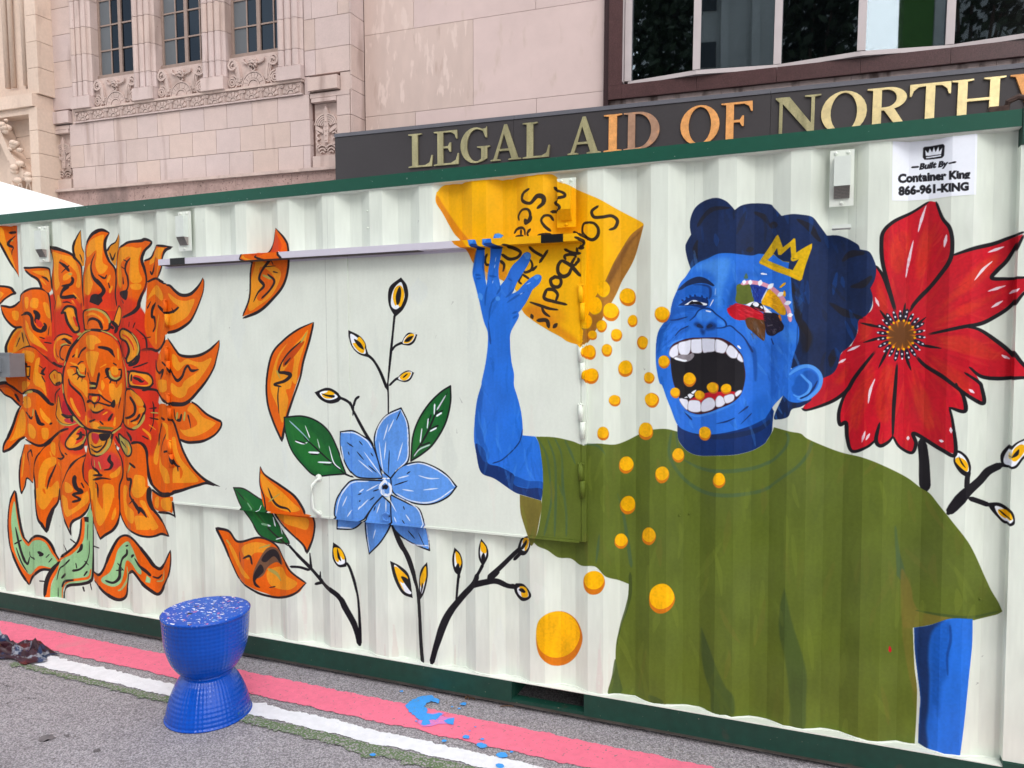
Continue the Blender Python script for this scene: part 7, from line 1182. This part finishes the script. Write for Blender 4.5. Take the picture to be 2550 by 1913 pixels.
# --- sign
sg=thing('building_sign','long dark sign board with raised serif capitals LEGAL AID OF NORTH in brass and copper','sign',(6.5,-.2,-.36),FB)
B1('board',M['sign'],sg,(1.785,4.74,-.35,.26,-.36,.348),(4.744,8.16,-.35,.26,-.36,.348),(8.164,12.4,-.35,.26,-.36,.348),bev=.002)
B1('trim',M['sign_trim'],sg,(1.78,4.75,-.362,.27,.352,.405),(4.754,8.15,-.362,.27,.352,.405),(8.154,12.4,-.362,.27,.352,.405),bev=.003)
stem=lambda w:[(0,0),(0,.03),(.06,.05),(.06,.95),(0,.97),(0,1)]
el=lambda cx,cz,rx,rz,a0,a1,n:[(cx+rx*math.cos(R_(a0+(a1-a0)*i/n)),cz+rz*math.sin(R_(a0+(a1-a0)*i/n))) for i in range(n+1)]
GL={'L':(stem(0)+[(.22,1),(.22,.97),(.155,.95),(.155,.05),(.28,.05),(.35,.12),(.38,.33),(.40,.33),(.385,0)],[]),
'E':(stem(0)+[(.38,1),(.385,.75),(.365,.75),(.34,.88),(.28,.95),(.155,.95),(.155,.55),(.23,.55),(.26,.65),(.28,.65),(.28,.38),(.26,.38),(.23,.49),(.155,.49),(.155,.05),(.28,.05),(.36,.13),(.39,.32),(.41,.32),(.40,0)],[]),
'F':(stem(0)+[(.38,1),(.385,.75),(.365,.75),(.34,.88),(.28,.95),(.155,.95),(.155,.55),(.23,.55),(.26,.65),(.28,.65),(.28,.38),(.26,.38),(.23,.49),(.155,.49),(.155,.05),(.22,.03),(.22,0)],[]),
'I':(stem(0)+[(.215,1),(.215,.97),(.155,.95),(.155,.05),(.215,.03),(.215,0)],[]),
'A':([(0,0),(0,.03),(.045,.05),(.21,1.02),(.25,1.02),(.42,.05),(.465,.03),(.465,0),(.27,0),(.27,.03),(.32,.05),(.285,.27),(.13,.27),(.095,.05),(.15,.03),(.15,0)],[[(.14,.33),(.275,.33),(.205,.76)]]),
'G':(el(.24,.5,.24,.515,62,285,20)+[(.36,.03),(.43,.10),(.43,.40),(.475,.43),(.475,.46),(.27,.46),(.27,.43),(.335,.40),(.335,.10),(.29,.045)]+el(.26,.5,.155,.465,275,75,18)+[(.36,.90),(.405,.70),(.425,.70),(.425,1.02),(.405,.97)],[]),
'D':(stem(0)+[(.2,1)]+el(.2,.5,.285,.5,85,-85,18)+[(.2,0)],[[(.155,.05),(.155,.95),(.2,.95)]+el(.19,.5,.185,.45,85,-85,16)+[(.19,.05)]]),
'O':(el(.25,.5,.25,.515,0,345,24),[el(.25,.5,.145,.475,0,345,24)]),
'N':([(.045,0),(.045,.88),(0,.97),(0,1),(.16,1),(.415,.32),(.415,.95),(.34,.97),(.34,1),(.525,1),(.525,.97),(.455,.95),(.455,0),(.425,0),(.085,.84),(.085,.05),(.14,.03),(.14,0)],[]),
'R':(stem(0)+[(.22,1)]+el(.22,.735,.2,.265,85,-55,14)+[(.29,.49),(.42,.05),(.47,.03),(.47,0),(.34,0),(.185,.46),(.155,.46),(.155,.05),(.22,.03),(.22,0)],[[(.155,.53),(.155,.95),(.2,.95)]+el(.2,.74,.115,.21,85,-85,12)+[(.2,.53)]]),
'T':([(.10,0),(.10,.03),(.165,.05),(.165,.94),(.09,.93),(.04,.85),(.02,.72),(0,.72),(0,1),(.42,1),(.42,.72),(.40,.72),(.38,.85),(.33,.93),(.26,.94),(.26,.05),(.32,.03),(.32,0)],[]),
'H':(stem(0)+[(.215,1),(.215,.97),(.155,.95),(.155,.55),(.375,.55),(.375,.95),(.315,.97),(.315,1),(.53,1),(.53,.97),(.47,.95),(.47,.05),(.53,.03),(.53,0),(.315,0),(.315,.03),(.375,.05),(.375,.49),(.155,.49),(.155,.05),(.215,.03),(.215,0)],[]),
'W':([(0,.97),(0,1),(.2,1),(.2,.97),(.145,.95),(.25,.30),(.36,1),(.40,1),(.52,.30),(.62,.95),(.57,.97),(.57,1),(.72,1),(.72,.97),(.67,.95),(.53,0),(.49,0),(.36,.72),(.25,0),(.21,0),(.05,.95)],[])}
for ch,x,w,mt in (('L',3.08,.40,'brass'),('E',3.50,.405,'brass'),('G',3.93,.46,'brass'),('A',4.40,.462,'brass'),('L',4.885,.40,'brass'),('A',5.54,.465,'brass'),('I',6.045,.245,'copper'),('D',6.315,.475,'copper_dull'),('O',7.06,.49,'copper'),('F',7.57,.38,'copper'),('N',8.22,.52,'brass'),('O',8.745,.505,'gold'),('R',9.25,.47,'gold'),('T',9.70,.42,'gold'),('H',10.13,.53,'gold'),('W',10.70,.72,'copper')):
    o_,hl=GL[ch]; mw=max(p[0] for p in o_); k=w/mw; f=lambda L:[(x+p[0]*k,-.205+p[1]*.485) for p in L]
    bm=bmesh.new(); prism(bm,f(o_),-.378,-.352,[f(h) for h in hl]); o=finish(bm,'letter',M[mt],sg); o['label']='raised %s capital letter %s'%({'brass':'tarnished brass','copper':'orange copper','copper_dull':'dull copper','gold':'shiny gold'}[mt],ch)
# --- church at far left
chh=thing('church_building','buff gothic church front with buttress, gable and worn carving at far left','church',(-6.4,.3,GZ),FB)
B1('wall',M['church'],chh,(-9.5,-5.0,.12,1.5,GZ,7))
for i in range(9):
    z0=1.70+.47*i
    B1('buttress_block',M['church'],chh,(-4.90,-4.64,-.30,.12,z0+.004,z0+.466),bev=.02); B1('buttress_block',M['church'],chh,(-5.06,-4.905,-.20,.12,z0+.004,z0+.466),bev=.02)
for i in range(9):
    z0=1.45-.42*(i+1); B1('buttress_block',M['church'],chh,(-4.86,-4.64,-.36,.12,z0+.004,z0+.416),bev=.018); B1('wall_block',M['church'],chh,(-5.35,-4.865,-.10,.118,z0+.004,z0+.416),bev=.01); B1('wall_block',M['church'],chh,(-5.9,-5.355,-.08,.116,z0+.004,z0+.416),bev=.01)
B1('string_course',M['church'],chh,(-7.5,-4.70,-.40,.12,1.46,1.69),bev=.05,seg=2); B1('string_course',M['church'],chh,(-7.5,-4.66,-.34,.11,1.34,1.455),bev=.03)
for x in (-5.12,-5.28,-5.62,-5.78): 
    bm=bmesh.new(); cyl(bm,(x,-.06,1.98),(x,-.06,6.5),.05,12); finish(bm,'colonnette',M['church'],chh,smooth=True)
B1('niche_sill',M['church'],chh,(-5.75,-4.93,-.14,.1,1.80,1.88),bev=.02); B1('niche_panel',M['church'],chh,(-5.56,-5.34,-.02,.119,1.885,6.4),bev=.01)
bm=bmesh.new()
for s in (1,): prism(bm,[(-5.75,1.22),(-5.70,1.24),(-5.45,.75),(-5.20,.45),(-5.06,.30),(-5.10,.18),(-5.30,.32),(-5.52,.62),(-5.75,1.02)],-.36,-.10)
gb=finish(bm,'gable_rib',M['church'],chh,bev=.02); gb['label']='raking stone gable rib with curled crockets'
rr=random.Random(4)
for (x,z) in ((-5.50,1.16),(-5.30,.78),(-5.16,.44),(-4.98,.22)):
    bm=bmesh.new()
    for k in range(9): bmesh.ops.create_icosphere(bm,subdivisions=2,radius=rr.uniform(.035,.075),matrix=Matrix.Translation((x+rr.gauss(0,.055),-.38+rr.gauss(0,.04),z+rr.gauss(0,.05)))@Matrix.Diagonal((1.2,.9,.8,1)))
    finish(bm,'crocket',M['church'],gb,smooth=True)
for x in (-5.62,-5.40,-5.18):
    bm=bmesh.new(); prism(bm,[(x-.085,-1.5),(x-.085,-.02),(x-.05,.12),(x,.20),(x+.05,.12),(x+.085,-.02),(x+.085,-1.5)],-.20,-.105,[[(x-.055,-1.4),(x-.055,-.03),(x-.03,.07),(x,.12),(x+.03,.07),(x+.055,-.03),(x+.055,-1.4)]]); finish(bm,'tracery_arch',M['church'],chh)
# ------------------------------------------------------------------ canopy tent at the left end
tn=thing('canopy_tent','white pop-up canopy tent, its roof just showing over the container at far left','tent',(-11.9,4.0,0))
bm=bmesh.new(); ap=bm.verts.new((-12.0,4.0,4.45)); n=12; ring=[]
cs=[(-15.1,.9),(-8.9,.9),(-8.9,7.1),(-15.1,7.1)]; rv=[bm.verts.new((x,y,3.29)) for x,y in cs]; rl=[bm.verts.new((x,y,2.7)) for x,y in cs]
for i in range(4): bm.faces.new((rv[i],rv[(i+1)%4],ap)); bm.faces.new((rl[i],rl[(i+1)%4],rv[(i+1)%4],rv[i]))
finish(bm,'canopy',M['tent'],tn)
for x,y in cs: B1('leg',M['pole'],tn,(x-.03 if x>-12 else x,x if x>-12 else x+.03,y if y<3 else y-.03,y+.03 if y<3 else y,0,3.2))
# ------------------------------------------------------------------ across the street: what the office windows mirror
tw=thing('concrete_tower','tall grey concrete tower with vertical ribs, mirrored in the office windows','building',(-4,-34,0))
tg=mat('grey_precast',(196,198,194),.85,noise=[(.3,.08),(3,.06)],bump=[(10,.1,.02)],coords='Position'); tdk=mat('tower_dark_glass',(40,48,54),.25,coords='Position')
B1('wall',tg,tw,(-24,13,-48,-34,0,36))
for i in range(19): B1('rib',tg,tw,(-24+i*2,-23.5+i*2,-33.98,-33.4,5,36))
for i in range(18):
    for k in range(8):
        if (i*7+k*3)%3==0: B1('window',tdk,tw,(-23.3+i*2,-22.2+i*2,-33.99,-33.9,7+k*3.6,8.6+k*3.6))
lo=thing('green_shop','green-painted narrow building front across the street on the right, behind the camera','building',(24,-30,0))
B1('wall',mat('green_render',(74,120,52),.85,noise=[(2,.1)],coords='Position'),lo,(18.3,20.1,-30.6,-30,0,30)); B1('pier',tg,lo,(20.11,20.7,-30.6,-29.9,0,30)); B1('side_wall',mat('teal_render',(24,64,84),.8,coords='Position'),lo,(20.71,26,-30.6,-30.05,0,30))
lm=mat('tree_leaf',(38,56,30),.6,rnd=.15,noise=[(8,.3)]); bk=mat('tree_bark',(84,70,58),.9,noise=[(12,.3)])
def tree(x,y,h,seed,lab):
    rr=random.Random(seed); t=thing('street_tree',lab,'tree',(x,y,0),group='street trees behind the camera')
    bm=bmesh.new(); 
    def cone(p,q,a,b): 
        d=(Vector(q)-Vector(p)); tt=d.orthogonal().normalized(); s=d.normalized().cross(tt); A=[bm.verts.new(Vector(p)+(tt*math.cos(k*.785)+s*math.sin(k*.785))*a) for k in range(8)]; C=[bm.verts.new(Vector(q)+(tt*math.cos(k*.785)+s*math.sin(k*.785))*b) for k in range(8)]
        for k in range(8): bm.faces.new((A[k],A[(k+1)%8],C[(k+1)%8],C[k]))
    cone((x,y,0),(x,y,h*.45),.3,.18); tips=[]
    for k in range(9):
        a=k*2.4; q=(x+math.cos(a)*h*.11*rr.uniform(.5,1.2),y+math.sin(a)*h*.11*rr.uniform(.5,1.2),h*rr.uniform(.55,.95)); cone((x,y,h*rr.uniform(.3,.42)),q,.11,.03); tips.append(q)
    finish(bm,'trunk',bk,t,smooth=True); vs=[];fs=[]; b0=FR_BASE[t]
    for k in range(4200):
        q=rr.choice(tips); p=Vector((q[0]+rr.gauss(0,h*.05),q[1]+rr.gauss(0,h*.05),q[2]+rr.gauss(0,h*.06)))-b0; n=Vector((rr.gauss(0,1),rr.gauss(0,1),rr.gauss(0,1)+.6)).normalized(); a=n.orthogonal().normalized()*rr.uniform(.16,.32); b=n.cross(a)*.6
        i=len(vs); vs+=[p-a,p+b,p+a,p-b]; fs.append((i,i+1,i+2,i+3))
    me=bpy.data.meshes.new('crown'); me.from_pydata(vs,[],fs); me.materials.append(lm); o=link(bpy.data.objects.new('crown',me)); o.parent=t
tree(-15.2,-18,20,1,'tall street tree behind the camera, the left of the row'); tree(-7.8,-18.5,20.5,2,'tall street tree behind the camera, in the middle of the row'); tree(-1.2,-18,21,3,'tall street tree behind the camera, the right of the row')
